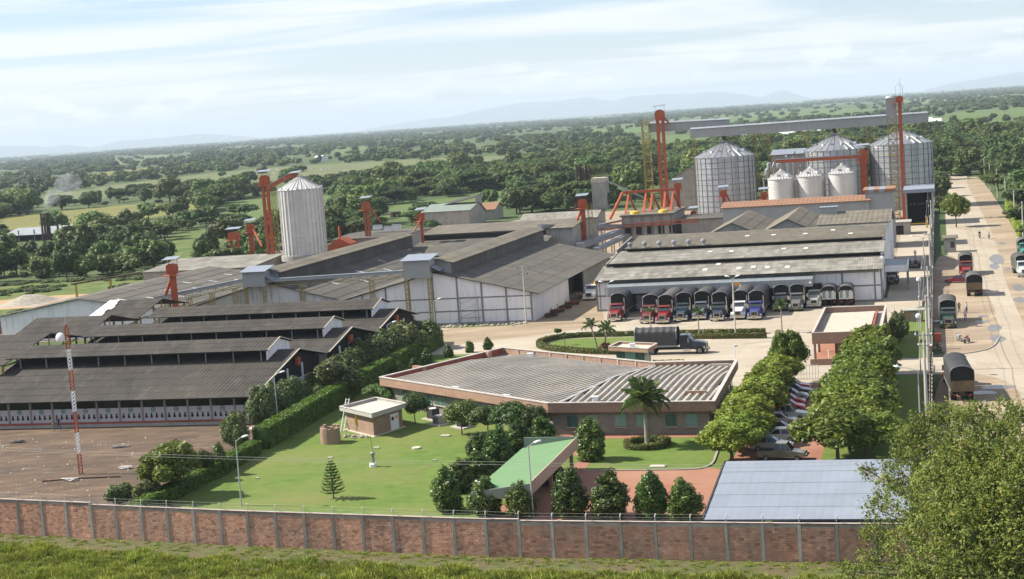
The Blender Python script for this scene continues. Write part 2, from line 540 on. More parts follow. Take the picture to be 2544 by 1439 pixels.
M('skylight', (0.62, 0.62, 0.58), 0.6, v=0.1, s=0.6)
M('white_wall', (0.80, 0.79, 0.81), 0.9, v=0.06, s=0.5, streak=0.45, streakc=(0.16, 0.155, 0.15))
M('stained_wall', (0.62, 0.60, 0.60), 0.9, v=0.10, s=0.4, streak=0.95, streakc=(0.05, 0.048, 0.045))
M('white_panel', (0.40, 0.385, 0.41), 0.85, v=0.06, s=0.5)
M('grey_frame', (0.23, 0.225, 0.215), 0.9, v=0.2, s=0.8)
M('concrete_wall', (0.34, 0.325, 0.295), 0.9, v=0.2, s=0.5, streak=0.5, streakc=(0.10, 0.095, 0.085))
M('wall_post', (0.31, 0.30, 0.275), 0.9, orand=.3, v=0.25, s=0.9, streak=0.75, streakc=(0.06, 0.06, 0.055))
M('coping', (0.44, 0.40, 0.36), 0.9, v=0.2, s=0.6)
M('red_band', (0.30, 0.075, 0.045), 0.85, v=0.2, s=0.5)
M('block_brick', (0.53, 0.285, 0.19), 0.92, v=0.18, s=2.0, c2=(0.30, 0.20, 0.155), amt2=0.6, s2=0.3, tint=0.40, streak=.6, streakc=(0.15, 0.12, 0.10), c3=(0.52, 0.36, 0.28), amt3=.5, s3=.7)
M('mortar', (0.42, 0.32, 0.255), 0.95, v=0.2, s=1.0)
brickmat('fascia_brick', (0.36, 0.205, 0.138), (0.29, 0.155, 0.105), (0.30, 0.24, 0.19))
brickmat('grey_brick', (0.25, 0.225, 0.20), (0.20, 0.185, 0.165), (0.27, 0.26, 0.24), 0.40, 0.2)
brickmat('hut_brick', (0.335, 0.205, 0.13), (0.28, 0.165, 0.105), (0.3, 0.25, 0.2))
brickmat('fence_brick', (0.27, 0.13, 0.085), (0.20, 0.095, 0.06), (0.2, 0.16, 0.13))
M('red_inner', (0.27, 0.075, 0.05), 0.9, v=0.2, s=0.6)
M('channel', (0.40, 0.365, 0.31), 0.85, v=0.10, s=0.5, c2=(0.22, 0.205, 0.18), amt2=0.6, s2=0.15, tint=0.14)
M('grey_render', (0.38, 0.365, 0.335), 0.9, v=0.12, s=0.8)
M('pale_slab', (0.50, 0.45, 0.37), 0.9, v=0.1, s=0.8)
M('green_sheet', (0.125, 0.225, 0.105), 0.7, v=0.05, s=0.4, tint=0.06)
M('green_grey', (0.21, 0.25, 0.215), 0.7, v=0.08, s=0.5)
M('tan_sheet', (0.46, 0.345, 0.26), 0.7, v=0.06, s=0.5)
M('galvanised', (0.46, 0.475, 0.49), 0.36, metal=0.65, v=0.12, s=0.5, c2=(0.37, 0.38, 0.39), amt2=0.6, s2=0.2, tint=0.16, streak=0.25, streakc=(0.2, 0.19, 0.18))
M('silo_white', (0.58, 0.57, 0.55), 0.5, metal=0.35, v=0.10, s=0.3, tint=0.10, streak=0.35, streakc=(0.34, 0.29, 0.25))
M('silo_seam', (0.13, 0.135, 0.14), 0.6, metal=0.3, v=0.1)
M('grey_cladding', (0.33, 0.345, 0.345), 0.55, metal=0.2, v=0.10, s=0.4, tint=0.10)
M('canopy_top', (0.24, 0.265, 0.28), 0.5, metal=0.2, v=0.08, s=0.5, tint=0.12)
M('orange_steel', (0.40, 0.085, 0.028), 0.6, v=0.22, s=0.8, c2=(0.32, 0.075, 0.03), amt2=0.5, s2=0.3)
M('rust_orange', (0.34, 0.10, 0.045), 0.8, v=0.3, s=0.6)
M('yellow_steel', (0.33, 0.26, 0.07), 0.7, v=0.3, s=0.8)
M('orange_roof', (0.27, 0.145, 0.088), 0.85, v=0.15, s=0.5)
M('yellow_paint', (0.62, 0.40, 0.03), 0.6, v=0.1)
M('grey_steel', (0.30, 0.31, 0.32), 0.5, metal=0.4, v=0.2)
M('dark_steel', (0.05, 0.045, 0.042), 0.7, v=0.3)
M('rusty_pipe', (0.07, 0.045, 0.035), 0.85, v=0.4, s=0.8)
M('white_metal', (0.72, 0.73, 0.74), 0.5, v=0.05)
M('pole_concrete', (0.46, 0.44, 0.40), 0.9, v=0.12, s=1.0)
M('pole_steel', (0.42, 0.46, 0.47), 0.5, metal=0.3, v=0.08)
M('lamp_white', (0.80, 0.80, 0.78), 0.4, v=0.03)
M('wire', (0.30, 0.30, 0.29), 0.6, v=0.0)
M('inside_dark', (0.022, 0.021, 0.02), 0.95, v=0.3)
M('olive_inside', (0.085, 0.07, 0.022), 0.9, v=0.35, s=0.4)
M('bark', (0.115, 0.085, 0.06), 0.95, v=0.35, s=2.0)
M('pale_bark', (0.30, 0.27, 0.22), 0.95, v=0.25, s=2.0)
M('rubber', (0.022, 0.022, 0.022), 0.85, v=0.2)
M('rim', (0.30, 0.30, 0.30), 0.45, metal=0.5, v=0.1)
M('chrome', (0.62, 0.62, 0.62), 0.22, metal=0.9, v=0.05)
M('chassis', (0.03, 0.03, 0.03), 0.7, v=0.2)
M('tarp_black', (0.036, 0.036, 0.038), 0.55, v=0.25, s=0.8, c2=(0.055, 0.052, 0.05), amt2=0.6, s2=0.3, bump=0.03, bs=1.6, orand=0.25)
M('tarp_grey', (0.085, 0.080, 0.074), 0.75, v=0.25, s=0.8, bump=0.03, bs=1.6, orand=0.2)
M('plank', (0.17, 0.12, 0.075), 0.9, v=0.3, s=1.5)
M('tail_light', (0.5, 0.02, 0.01), 0.3, v=0.0)
M('head_light', (0.75, 0.75, 0.72), 0.12, v=0.0, spec=0.8)
M('orange_tarp', (0.55, 0.27, 0.06), 0.8, v=0.15, s=0.8)
M('skin', (0.22, 0.12, 0.08), 0.7, v=0.1)
M('hair', (0.012, 0.010, 0.009), 0.8, v=0.1)
M('litter_white', (0.6, 0.59, 0.56), 0.8, v=0.2)
M('rubble', (0.33, 0.29, 0.24), 0.95, v=0.3, s=1.0)
M('logo_green', (0.03, 0.17, 0.11), 0.8, v=0.05)
M('hill_rock', (0.05, 0.065, 0.05), 0.95, v=0.3, s=0.001)
glassmat('window_glass', (0.055, 0.12, 0.105))
glassmat('teal_blind', (0.16, 0.30, 0.28), 0.3)
glassmat('cab_glass', (0.03, 0.036, 0.04))
PAINT = {}


def paint(c, r=0.32):
    k = tuple(round(x, 3) for x in c)
    if k not in PAINT:
        PAINT[k] = M('paint_%d' % len(PAINT), c, r, v=0.10, s=0.8, spec=0.5, coat=0.5).name
    return PAINT[k]


# ------------------------------------------------------------------ ground
g = MB()
for a0, a1, b0, b1 in ((-22000, 22000, -300, 46000),):
    g.poly(((a0, b0, 0), (a1, b0, 0), (a1, b1, 0), (a0, b1, 0)))
gr = struct('ground', g, 'pasture', site=False)

PX = lambda pts: [SG(*p) for p in pts]
FIELDS = {}


def field(name, px, mat, z, rnd=2):
    pts = smooth_poly(PX(px), rnd)
    FIELDS.setdefault('all', []).append(pts)
    return sheet(name, pts, mat, z)


field('pale_pasture', [(20, 505), (150, 478), (560, 424), (900, 403), (1180, 388), (1440, 384), (1330, 397), (1080, 425), (830, 447), (560, 462), (330, 482), (140, 508)], 'pale_field', 0.04)
field('yellow_meadow', [(-80, 552), (130, 526), (340, 506), (520, 505), (480, 524), (330, 548), (150, 572), (-80, 596)], 'yellow_field', 0.03)
field('weed_field', [(-120, 706), (150, 700), (330, 676), (480, 668), (600, 690), (430, 700), (190, 745), (110, 790), (-120, 830)], 'weeds', 0.02)
field('hill_meadow', [(390, 612), (470, 566), (560, 578), (535, 635), (450, 652)], 'weeds', 0.02)
field('excavated_meadow', [(500, 545), (560, 505), (690, 478), (860, 486), (800, 520), (700, 545), (560, 560)], 'green_field', 0.03)
field('back_meadow', [(900, 535), (960, 508), (1080, 498), (1230, 470), (1290, 480), (1230, 510), (1120, 530), (960, 552)], 'green_field', 0.03)
field('rice_field', [(1420, 332), (1560, 306), (1900, 276), (2120, 268), (2210, 272), (2050, 286), (1840, 308), (1640, 330)], 'green_field', 0.05)
field('rice_field', [(1560, 362), (1650, 336), (1760, 332), (1780, 352), (1700, 368)], 'green_field', 0.05)
field('rice_field', [(1500, 470), (1530, 440), (1620, 418), (1690, 420), (1660, 450), (1560, 490)], 'green_field', 0.03)
field('right_field', [(2290, 306), (2300, 284), (2560, 264), (2700, 256), (2700, 292), (2540, 304), (2400, 312)], 'green_field', 0.05)
field('ploughed_field', [(2380, 312), (2540, 304), (2700, 292), (2700, 300), (2540, 314), (2420, 318)], 'ploughed', 0.07)
field('far_pasture', [(800, 380), (860, 364), (940, 366), (960, 376), (890, 386)], 'green_field', 0.05)
field('far_pasture', [(260, 402), (330, 388), (430, 384), (420, 396), (300, 412)], 'pale_field', 0.05)
field('far_pasture', [(180, 436), (300, 424), (420, 412), (400, 420), (240, 440)], 'yellow_field', 0.05)
field('far_pasture', [(1880, 252), (2100, 238), (2300, 240), (2160, 256), (1980, 266)], 'green_field', 0.05)
field('far_pasture', [(2200, 254), (2330, 243), (2640, 226), (2640, 232), (2400, 250), (2240, 262)], 'pale_field', 0.05)

sheet('dirt_yard', [(-150, 118), (-73.5, 118), (-75.5, 178), (-77, 260), (-150, 260)], 'dirt', 0.006)
sheet('lawn', [(-74.6, 121), (-75.8, 178), (-77.6, 241), (-62, 236), (-24, 200), (-21, 198), (-21, 120)], 'lawn', 0.010)
yard = [(-84, 233), (-84, 268), (-67, 268), (-59.5, 276), (-59.5, 281), (-9, 281), (-9, 440), (-2, 440), (-2, 276), (-7.5, 246), (-7.5, 216), (4, 216), (4, 203), (-12, 203), (-14, 198), (-25, 198), (-55, 222), (-70, 232)]
sheet('concrete_yard', yard, 'concrete', 0.014)
sheet('mud_yard', smooth_poly([(-83.5, 238), (-84, 264), (-70, 266), (-66, 345), (-60, 345), (-59.6, 282), (-54, 262), (-60, 252), (-74, 243)], 3), 'mud', 0.019)
sheet('plant_floor', [(-215, 262), (-68, 268), (-68, 345), (-60, 345), (-60, 320), (-9, 320), (-9, 560), (-120, 560), (-215, 470)], 'mud', 0.010)
sheet('side_lawn', [(-12, 149), (-12, 202.6), (-2.4, 202.6), (-2.4, 149)], 'lawn', 0.018)
sheet('side_lawn', [(-8.6, 216.5), (-8.6, 246), (-2.4, 274), (-2.4, 216.5)], 'lawn', 0.023)
sheet('parking_floor', [(-20.6, 150), (-20.6, 199), (-12, 199), (-12, 150)], 'red_paving', 0.020)
sheet('red_court', [(-41, 127), (-40.6, 134), (-36.2, 152), (-36.4, 158), (-42.6, 168), (-40, 168), (-35, 160), (-34.8, 152.2), (-25.5, 152), (-22.9, 153.4), (-20.8, 152), (-20.6, 127)], 'red_paving', 0.022)
sheet('office_walk', [(-43, 167.6), (-43, 170), (-22, 170), (-22, 199), (-20.8, 199), (-20.8, 167.6)], 'red_paving', 0.024)
# road, its verges and its puddles
sheet('road', [(1.6, 110), (1.6, 205), (3.9, 205), (3.9, 214), (1.6, 219), (1.6, 345), (2.5, 660), (-10, 900), (-4, 900), (11.5, 660), (13, 420), (12, 300), (12.4, 110)], 'road', 0.016)
sheet('dirt_shoulder', smooth_poly([(-1.6, 217), (3.2, 218.4), (6.2, 222.5), (7.5, 232), (8.1, 262), (7.2, 288), (4.4, 312), (3.2, 350), (-1.6, 350)], 2), 'mud', 0.026)
sheet('dirt_shoulder', smooth_poly([(-1.6, 203.5), (3.2, 203), (6.8, 198.5), (8.6, 188), (8.6, 110), (-1.6, 110)], 2), 'mud', 0.026)
sheet('dirt_shoulder', smooth_poly([(12.0, 112), (11.4, 240), (11.0, 300), (12.0, 350), (12.2, 420), (10.8, 560), (10.5, 650), (17.6, 650), (17.6, 112)], 2), 'mud', 0.026)
for k, (px, py, ra, rb) in enumerate([(2478, 645, 1.5, 9), (2470, 662, 0.9, 5), (2470, 815, 1.0, 3.4), (2478, 842, 1.1, 3.0), (2440, 800, 1.1, 1.4), (2443, 787, 0.8, 1.2), (2320, 798, 1.5, 0.9), (2530, 715, 1.0, 5.5), (2535, 745, 1.1, 3.5), (2490, 605, 0.8, 3.2), (2505, 668, 0.7, 1.8), (2480, 962, 2.0, 1.4), (2440, 976, 1.6, 1.2)]):
    a, b = SG(px, py)
    pts = []
    for j in range(26):
        t = 2 * math.pi * j / 26; q = 1 + 0.32 * mnoise.noise(Vector((math.cos(t) * 1.3 + k * 7.7, math.sin(t) * 1.3, k)))
        pts.append((a + ra * q * math.cos(t), b + rb * q * math.sin(t)))
    sheet('puddle', pts, 'puddle', 0.030)


def kerb(pts, w=0.22, h=0.13, name='kerb', closed=False):
    mb = MB()
    n = len(pts)
    for i in range(n if closed else n - 1):
        p, q = pts[i], pts[(i + 1) % n]
        mb.beam((p[0], p[1], h / 2), (q[0], q[1], h / 2), w, h)
    return struct(name, mb, 'kerb')


def arc(pts, n=3):
    q = list(pts)
    for _ in range(n):
        r = [q[0]]
        for i in range(len(q) - 1):
            a, b = q[i], q[i + 1]
            r += [(a[0] * .75 + b[0] * .25, a[1] * .75 + b[1] * .25), (a[0] * .25 + b[0] * .75, a[1] * .25 + b[1] * .75)]
        q = r + [q[-1]]
    return q


kerb(arc([(-34.8, 152.2), (-25.5, 152), (-22.2, 152.6), (-22.6, 160), (-22.9, 167.6)]))
kerb(arc([(-1.8, 217), (3.2, 218), (6.4, 222), (7.6, 232)]))
kerb([(-12, 203), (-2.2, 203)])
# slab joints of the concrete yard are real shallow battens of darker filler
jb = MB()
for b in np.arange(224, 276, 6.5): jb.box(-57, -9.2, b, b + 0.06, 0.0165, 0.0175)
for a in np.arange(-54, -10, 5.2): jb.box(a, a + 0.06, 224, 276, 0.0165, 0.0178)
struct('yard_joints', jb, 'mud')
jb = MB()
for b in np.arange(120, 640, 12.0): jb.box(8.2, 11.2, b, b + 0.07, 0.0165, 0.0275)
jb.box(6.9, 6.97, 345, 640, 0.0165, 0.0277)
struct('road_joints', jb, 'mud')

# far hills on the horizon
for k, (px0, px1, ys, D) in enumerate([
        (-200, 640, [(-200, 372), (-60, 366), (60, 362), (120, 366), (160, 360), (230, 366), (300, 350), (400, 343), (500, 332), (560, 336), (640, 342)], 32000),
        (900, 1560, [(900, 322), (1020, 302), (1120, 290), (1210, 270), (1290, 255), (1380, 252), (1460, 242), (1520, 250), (1560, 262)], 35000),
        (1480, 2020, [(1480, 268), (1560, 240), (1640, 234), (1720, 232), (1800, 228), (1850, 236), (1890, 242), (1925, 228), (1945, 223), (1970, 232), (2020, 246)], 34000),
        (2300, 2760, [(2300, 222), (2360, 208), (2420, 198), (2480, 188), (2544, 178), (2640, 168), (2760, 160)], 31000)]):
    mb = MB()
    xs = np.linspace(px0, px1, 60)
    yy = np.interp(xs, [p[0] for p in ys], [p[1] for p in ys])
    ring = []
    for x, y in zip(xs, yy):
        x, y = float(x), float(y); d = ray(x, y); t = D / d.y; p = CAM + d * t
        zt = max(5.0, p.z * (1 + 0.05 * mnoise.noise(Vector((x * 0.03, k, 0)))))
        ring.append([(p.x * .93, p.y * .93, -2), (p.x * .97, p.y * .97, zt * 0.62), (p.x, p.y, zt), (p.x * 1.05, p.y * 1.05, zt * .5), (p.x * 1.09, p.y * 1.09, -2)])
    i0 = len(mb.v)
    for r_ in ring: mb.v += r_
    for i in range(len(ring) - 1):
        for j in range(4): mb.face((i0 + i * 5 + j, i0 + (i + 1) * 5 + j, i0 + (i + 1) * 5 + j + 1, i0 + i * 5 + j + 1))
    h = mb.build('hills', 'hill_rock', smooth=True); h['kind'] = 'structure'
# ------------------------------------------------------------------ perimeter wall in front
WALL = [(-97, 131.4), (-85.7, 129.5), (-59.3, 125.1), (-36.7, 122.0), (-9.3, 120.6), (14, 120.2)]


def along(path, d):
    for (p, q) in zip(path[:-1], path[1:]):
        L = math.hypot(q[0] - p[0], q[1] - p[1])
        if d <= L: return (p[0] + (q[0] - p[0]) * d / L, p[1] + (q[1] - p[1]) * d / L)
        d -= L
    return path[-1]


wlen = sum(math.hypot(q[0] - p[0], q[1] - p[1]) for p, q in zip(WALL[:-1], WALL[1:]))
NP = int(wlen / 2.78)
posts = [along(WALL, wlen * i / NP) for i in range(NP + 1)]
wall = thing('brick_perimeter_wall', 'long weathered brick wall with grey posts running across the whole foreground', 'wall', 0, 0)
bricks_rest = MB()
BV = {}


def brick_mesh(w, k):
    key = (round(w, 2), k)
    if key not in BV:
        mb = MB(); mb.tint = [0.08, 0.3, 0.42, 0.5, 0.58, 0.66, 0.8, 0.95][k]
        mb.box(0, w - 0.015, -0.05, 0, 0, 0.185)
        me = mb.mesh('brick'); me.materials.append(MATS['block_brick']); BV[key] = me
    return BV[key]


single = 0
pm, pc, pa, pw_ = MB(), MB(), MB(), MB()
HSTEP = [3.05] * len(posts)
for i in range(len(posts)):
    x = posts[i][0]
    HSTEP[i] = 3.28 if x < -75.5 else (3.12 if x < -36.2 else 3.0)
for i in range(NP):
    p, q = posts[i], posts[i + 1]
    L = math.hypot(q[0] - p[0], q[1] - p[1]); ang = math.atan2(q[1] - p[1], q[0] - p[0])
    H = HSTEP[i]
    frame = Matrix.Translation((p[0], p[1], 0)) @ Matrix.Rotation(ang, 4, 'Z')
    pan = MB(); pan.box(0.05, L - 0.05, -0.02, 0.10, 0.0, H - 0.05)
    o = pan.build('backing_panel', 'mortar', wall); o.matrix_local = frame
    # top beam and coping
    cb = MB(); cb.box(0.02, L - 0.02, -0.035, 0.12, H - 0.24, H - 0.04); o = cb.build('ring_beam', 'wall_post', wall); o.matrix_local = frame
    cp = MB(); cp.box(0, L, -0.10, 0.17, H - 0.03, H + 0.04); o = cp.build('coping', 'coping', wall); o.matrix_local = frame
    cp = MB(); cp.box(0, L, -0.104, -0.088, H - 0.035, H + 0.015); o = cp.build('coping_edge', 'red_band', wall); o.matrix_local = frame
    rows = int((H - 0.25) / 0.2)
    solo = -17.5 < p[0] < -8; sh = rng.normal(0, .7)
    for r in range(rows):
        x = 0.14 - (0.2 if r % 2 else 0.0)
        while x < L - 0.16:
            x0 = max(x, 0.14); w = min(x + 0.4, L - 0.14) - x0
            x += 0.4
            if w < 0.1: continue
            k = int(np.clip(rng.normal(3.6 + sh, 1.5), 0, 7)) if rng.random() > 0.035 else 0
            if solo and single < 300:
                o = bpy.data.objects.new('brick', brick_mesh(w, k)); col.objects.link(o); o.parent = wall
                o.matrix_local = frame @ Matrix.Translation((x0, 0, 0.03 + r * 0.2)); single += 1
            else:
                bricks_rest.tint = [0.08, 0.3, 0.42, 0.5, 0.58, 0.66, 0.8, 0.95][k]
                dy = rng.uniform(-0.008, 0.008)
                c = [frame @ Vector(v) for v in ((x0, -.05 + dy, .03 + r * .2), (x0 + w - .015, -.05 + dy, .03 + r * .2), (x0 + w - .015, 0, .03 + r * .2), (x0, 0, .03 + r * .2), (x0, -.05 + dy, .215 + r * .2), (x0 + w - .015, -.05 + dy, .215 + r * .2), (x0 + w - .015, 0, .215 + r * .2), (x0, 0, .215 + r * .2))]
                bricks_rest.hexa(c)
bricks_rest.build('brickwork', 'block_brick', wall, kind='stuff')
pb = MB(); pb.box(-0.13, 0.13, -0.11, 0.16, 0, 1.0); post_me = pb.mesh('post'); post_me.materials.append(MATS['wall_post'])
ab = MB(); ab.beam((0, 0, 0), (0, 0, 0.42), 0.05); ab.beam((0, 0, 0.40), (0.10, -0.16, 0.68), 0.085, 0.05); arm_me = ab.mesh('barb_arm'); arm_me.materials.append(MATS['white_metal'])
for i, p in enumerate(posts):
    H = HSTEP[max(0, i - 1)] if i else HSTEP[0]
    o = bpy.data.objects.new('post', post_me); col.objects.link(o); o.parent = wall; o.location = (p[0], p[1], 0); o.scale = (1, 1, H - 0.05); o.rotation_euler = (0, 0, RAD(-5))
    o = bpy.data.objects.new('barb_arm', arm_me); col.objects.link(o); o.parent = wall; o.location = (p[0], p[1] + 0.03, H + 0.02)
for dz, off in ((0.2, 0), (0.36, 0), (0.66, -0.14)):
    mb = MB(); mb.tube([(p[0] + (0.1 if off else 0), p[1] + 0.03 + off, HSTEP[i] + dz) for i, p in enumerate(posts)], 0.008, 3)
    mb.build('barbed_wire', 'wire', wall)

# left boundary wall of the plant
lw = thing('brick_boundary_wall', 'low red brick wall along the left edge of the plant', 'wall')
lp = [(-196, 268), (-184, 276), (-172, 286), (-171.5, 350), (-171.5, 470)]
mb = MB(); mc = MB()
for p, q in zip(lp[:-1], lp[1:]):
    mb.beam((p[0], p[1], 1.25), (q[0], q[1], 1.25), 0.2, 2.5); mc.beam((p[0], p[1], 2.55), (q[0], q[1], 2.55), 0.3, 0.1)
mb.build('brickwork', 'fence_brick', lw); mc.build('coping', 'coping', lw)

# ------------------------------------------------------------------ drying sheds, left
SHED_A0, SHED_A1 = -122.5, -81.6


def gable_tri(mb, a, pts, th=0.12):
    """upright end wall in the plane a, outline pts of (b, z)"""
    mb.extr(pts, 'x', a - th, a)


def drying_shed(k, label, bf, zf, br, zr, bb, zb, front=False):
    t = thing('drying_shed', label, 'shed', SHED_A1, bf + 1.0, group='drying sheds')
    ox, oy = SHED_A1, bf + 1.0
    L = SHED_A1 - SHED_A0
    X0, X1 = -L, 0.0
    Y = lambda b: b - oy
    slope = (zr - zf) / (br - bf)
    # lower roof
    rf = MB(); rf.corr((X0, Y(br), zr), (L, 0, 0), (0, bf - br, zf - zr), 150, 7 if front else 4, 0.055, 0.06, cols=38, lap=0.035, tr=(0.3, 0.7))
    rf.build('front_roof', 'old_roof', t, kind='stuff')
    rf = MB(); rf.corr((X0, Y(br), zr), (L, 0, 0), (0, bb - br, zb - zr), 150, 4, 0.055, 0.06, cols=38, lap=0.035)
    rf.build('back_roof', 'old_roof', t, kind='stuff')
    # raised monitor
    mh, hw, zt = 0.75, 4.3, zr + 1.65
    m1 = X1 - 2.6
    zlo = zt - 1.12
    rf = MB(); rf.corr((X0, Y(br), zt), (m1 - X0, 0, 0), (0, -hw, zlo - zt), 140, 3, 0.055, 0.06, cols=35, lap=0.03, tr=(0.3, 0.75))
    rf.corr((X0, Y(br), zt), (m1 - X0, 0, 0), (0, hw, zlo - zt), 140, 3, 0.055, 0.06, cols=35, lap=0.03)
    rf.build('monitor_roof', 'old_roof', t, kind='stuff')
    ro = 0.9
    en = MB(); en.extr([(Y(br - hw + .5), zr - slope * (hw - .5) - .1), (Y(br + hw - .5), zr - slope * (hw - .5) - .1), (Y(br + hw - .5), zlo + .05), (Y(br), zt - .12), (Y(br - hw + .5), zlo + .05)], 'x', m1 - 0.5, m1 - 0.4)
    en.build('monitor_gable', 'white_wall', t)
    fx = MB(); fx.beam((m1, Y(br - hw), zlo + .06), (m1, Y(br), zt + .06), 0.12, 0.1); fx.beam((m1, Y(br), zt + .06), (m1, Y(br + hw), zlo + .06), 0.12, 0.1)
    fx.build('verge_board', 'pale_slab', t)
    for a in np.arange(X0 + 2, m1, 3.9):
        st = MB(); st.beam((a, Y(br - hw + .4), zr - slope * hw), (a, Y(br - hw + .4), zlo), 0.14)
        st.build('monitor_strut', 'grey_frame', t)
    # end gable
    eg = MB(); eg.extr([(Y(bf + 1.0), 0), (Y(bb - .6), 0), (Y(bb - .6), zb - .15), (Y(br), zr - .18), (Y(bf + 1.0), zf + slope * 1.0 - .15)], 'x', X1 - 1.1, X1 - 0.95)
    eg.build('gable_shade_panel', 'inside_dark', t)  # closed near-black panel: shade inside the open gable put into its colour
    eg = MB(); eg.box(X1 - .8, X1 - .62, Y(bf + 1.0), Y(bb - .6), 0, 3.1); eg.build('end_wall', 'stained_wall', t)
    for f in (.3, .5, .7):
        eg = MB(); y_ = Y(bf + (bb - bf) * f); eg.box(X1 - .82, X1 - .64, y_ - .15, y_ + .15, 3.1, 4.9); eg.build('gable_post', 'white_wall', t)
    fx = MB(); fx.beam((X1, Y(bf), zf + .05), (X1, Y(br), zr + .05), 0.14, 0.12); fx.beam((X1, Y(br), zr + .05), (X1, Y(bb), zb + .05), 0.14, 0.12)
    fx.build('verge_board', 'pale_slab', t)
    br_ = MB(); br_.box(X1 - .6, X1 - .2, Y(br - .5), Y(br + .5), zr - 2.1, zr - 1.1)
    br_.build('fan_box', 'orange_steel', t)
    if front:
        bw = bf + 1.0
        n = 13; dx = L / n
        zp = 2.35
        pl = MB(); pl.box(X0, X1 - .8, Y(bw) - 0.25, Y(bw) + 0.2, 0.0, 0.42); pl.build('plinth', 'concrete_wall', t)
        pl = MB(); pl.box(X0, X1 - .8, Y(bw) - 0.30, Y(bw) + 0.2, 0.421, 0.62); pl.build('red_plinth_band', 'red_band', t)
        bk = MB(); bk.box(X0, X1 - .8, Y(bw) + 2.5, Y(bw) + 2.6, 0.6, 3.4); bk.build('inner_wall', 'olive_inside', t)
        for i in range(n + 1):
            po = MB(); po.box(X0 + i * dx - .13, X0 + i * dx + .13, Y(bw) - .12, Y(bw) + .14, 0.62, zf + .1)
            po.build('column', 'grey_frame', t)
        for i in range(n):
            x0 = X0 + i * dx + .13; x1 = x0 + dx - .26
            pn = MB(); pn.box(x0, x1, Y(bw) - .03, Y(bw) + .09, 0.62, zp)
            p = pn.build('panel', 'white_panel', t)
            for j in range(4):
                c = x0 + (x1 - x0) * (j + .5) / 4
                v = MB()
                prof = [(c - .17, 1.02), (c + .17, 1.02), (c + .17, 1.22), (c + .10, 1.38), (c + .10, 1.62), (c - .10, 1.62), (c - .10, 1.38), (c - .17, 1.22)]
                v.extr(prof, 'y', Y(bw) - .045, Y(bw) - .02); v.build('vent', 'inside_dark', p)
            c = (x0 + x1) / 2 - .05
            lg = MB(); ring = []
            for j in range(20):
                a1, a2 = 2 * math.pi * j / 20, 2 * math.pi * (j + 1) / 20
                lg.poly([(c + .33 * math.cos(a1), Y(bw) - .05, 2.05 + .33 * math.sin(a1)), (c + .33 * math.cos(a2), Y(bw) - .05, 2.05 + .33 * math.sin(a2)), (c + .24 * math.cos(a2), Y(bw) - .05, 2.05 + .24 * math.sin(a2)), (c + .24 * math.cos(a1), Y(bw) - .05, 2.05 + .24 * math.sin(a1))])
            lg.box(c - .2, c + .2, Y(bw) - .05, Y(bw) - .04, 2.0, 2.1); lg.box(c - .06, c + .06, Y(bw) - .052, Y(bw) - .04, 1.9, 2.2)
            lg.build('round_emblem', 'logo_green', p)
    else:
        fw = MB(); fw.box(X0, X1 - .8, Y(bf) + .9, Y(bf) + 1.0, 0, zf - .2); fw.build('front_wall', 'concrete_wall', t)
    bk = MB(); bk.box(X0, X1 - .8, Y(bb) - .8, Y(bb) - .7, 0, zb - .1); bk.build('back_wall', 'concrete_wall', t)
    fl = MB(); fl.box(X0, X1 - .8, Y(bf) + 1.2, Y(bb) - .8, 0.02, 0.5); fl.build('floor_slab', 'inside_dark', t)
    return t


drying_shed(1, 'nearest dark drying shed, white panels with round emblems under its eave', 179.5, 3.45, 195.0, 7.0, 204.6, 4.9, True)
drying_shed(2, 'middle of the three dark drying sheds with raised ridge roofs', 205.3, 4.9, 215.0, 7.0, 224.8, 4.9)
drying_shed(3, 'farthest dark drying shed, in front of the white gabled warehouse', 225.5, 4.9, 235.6, 7.0, 246.0, 4.7)


def block(label, a0, a1, br, zr, hf, hb, zf, zb):
    t = thing('dryer_roof', label, 'shed', a1, br, group='higher roofs at the left end of the drying sheds')
    L = a1 - a0
    r = MB(); r.corr((-L, 0, zr), (L, 0, 0), (0, -hf, zf - zr), int(L * 4), 4, 0.05, 0.07, cols=int(L), lap=0.03, tr=(.3, .7)); r.build('front_roof', 'old_roof', t, kind='stuff')
    r = MB(); r.corr((-L, 0, zr), (L, 0, 0), (0, hb, zb - zr), int(L * 4), 4, 0.05, 0.07, cols=int(L), lap=0.03); r.build('back_roof', 'old_roof', t, kind='stuff')
    for a in (-L + .6, -L * .66, -L * .33, -.6):
        for y, z in ((-hf + .8, zf), (hb - .8, zb)):
            p = MB(); p.box(a - .12, a + .12, y - .12, y + .12, 0, z); p.build('post', 'yellow_steel', t)
    ti = MB(); ti.beam((-.4, -hf + .6, zf - .25), (-.4, hb - .6, zb - .25), .12, .2); ti.beam((-.4, 0, zf - .2), (-.4, 0, zr - .1), .12)
    ti.build('truss', 'yellow_steel', t)
    w = MB(); w.box(-L + 1, -2.5, -hf + 2.5, -hf + 2.7, 0, zf - 1.6); w.build('low_wall', 'concrete_wall', t)
    return t


block('high dark roof over the left end of the nearest drying shed', -152, -121.6, 201.2, 9.5, 12.6, 8.5, 7.0, 7.8)
block('high dark roof over the left end of the middle drying shed', -135.5, -122.6, 220.5, 9.5, 8.2, 9, 7.4, 7.5)
block('high dark roof with a pale patched edge, left of the farthest drying shed', -134.3, -124.6, 241.6, 9.5, 9.2, 9.5, 7.4, 7.6)
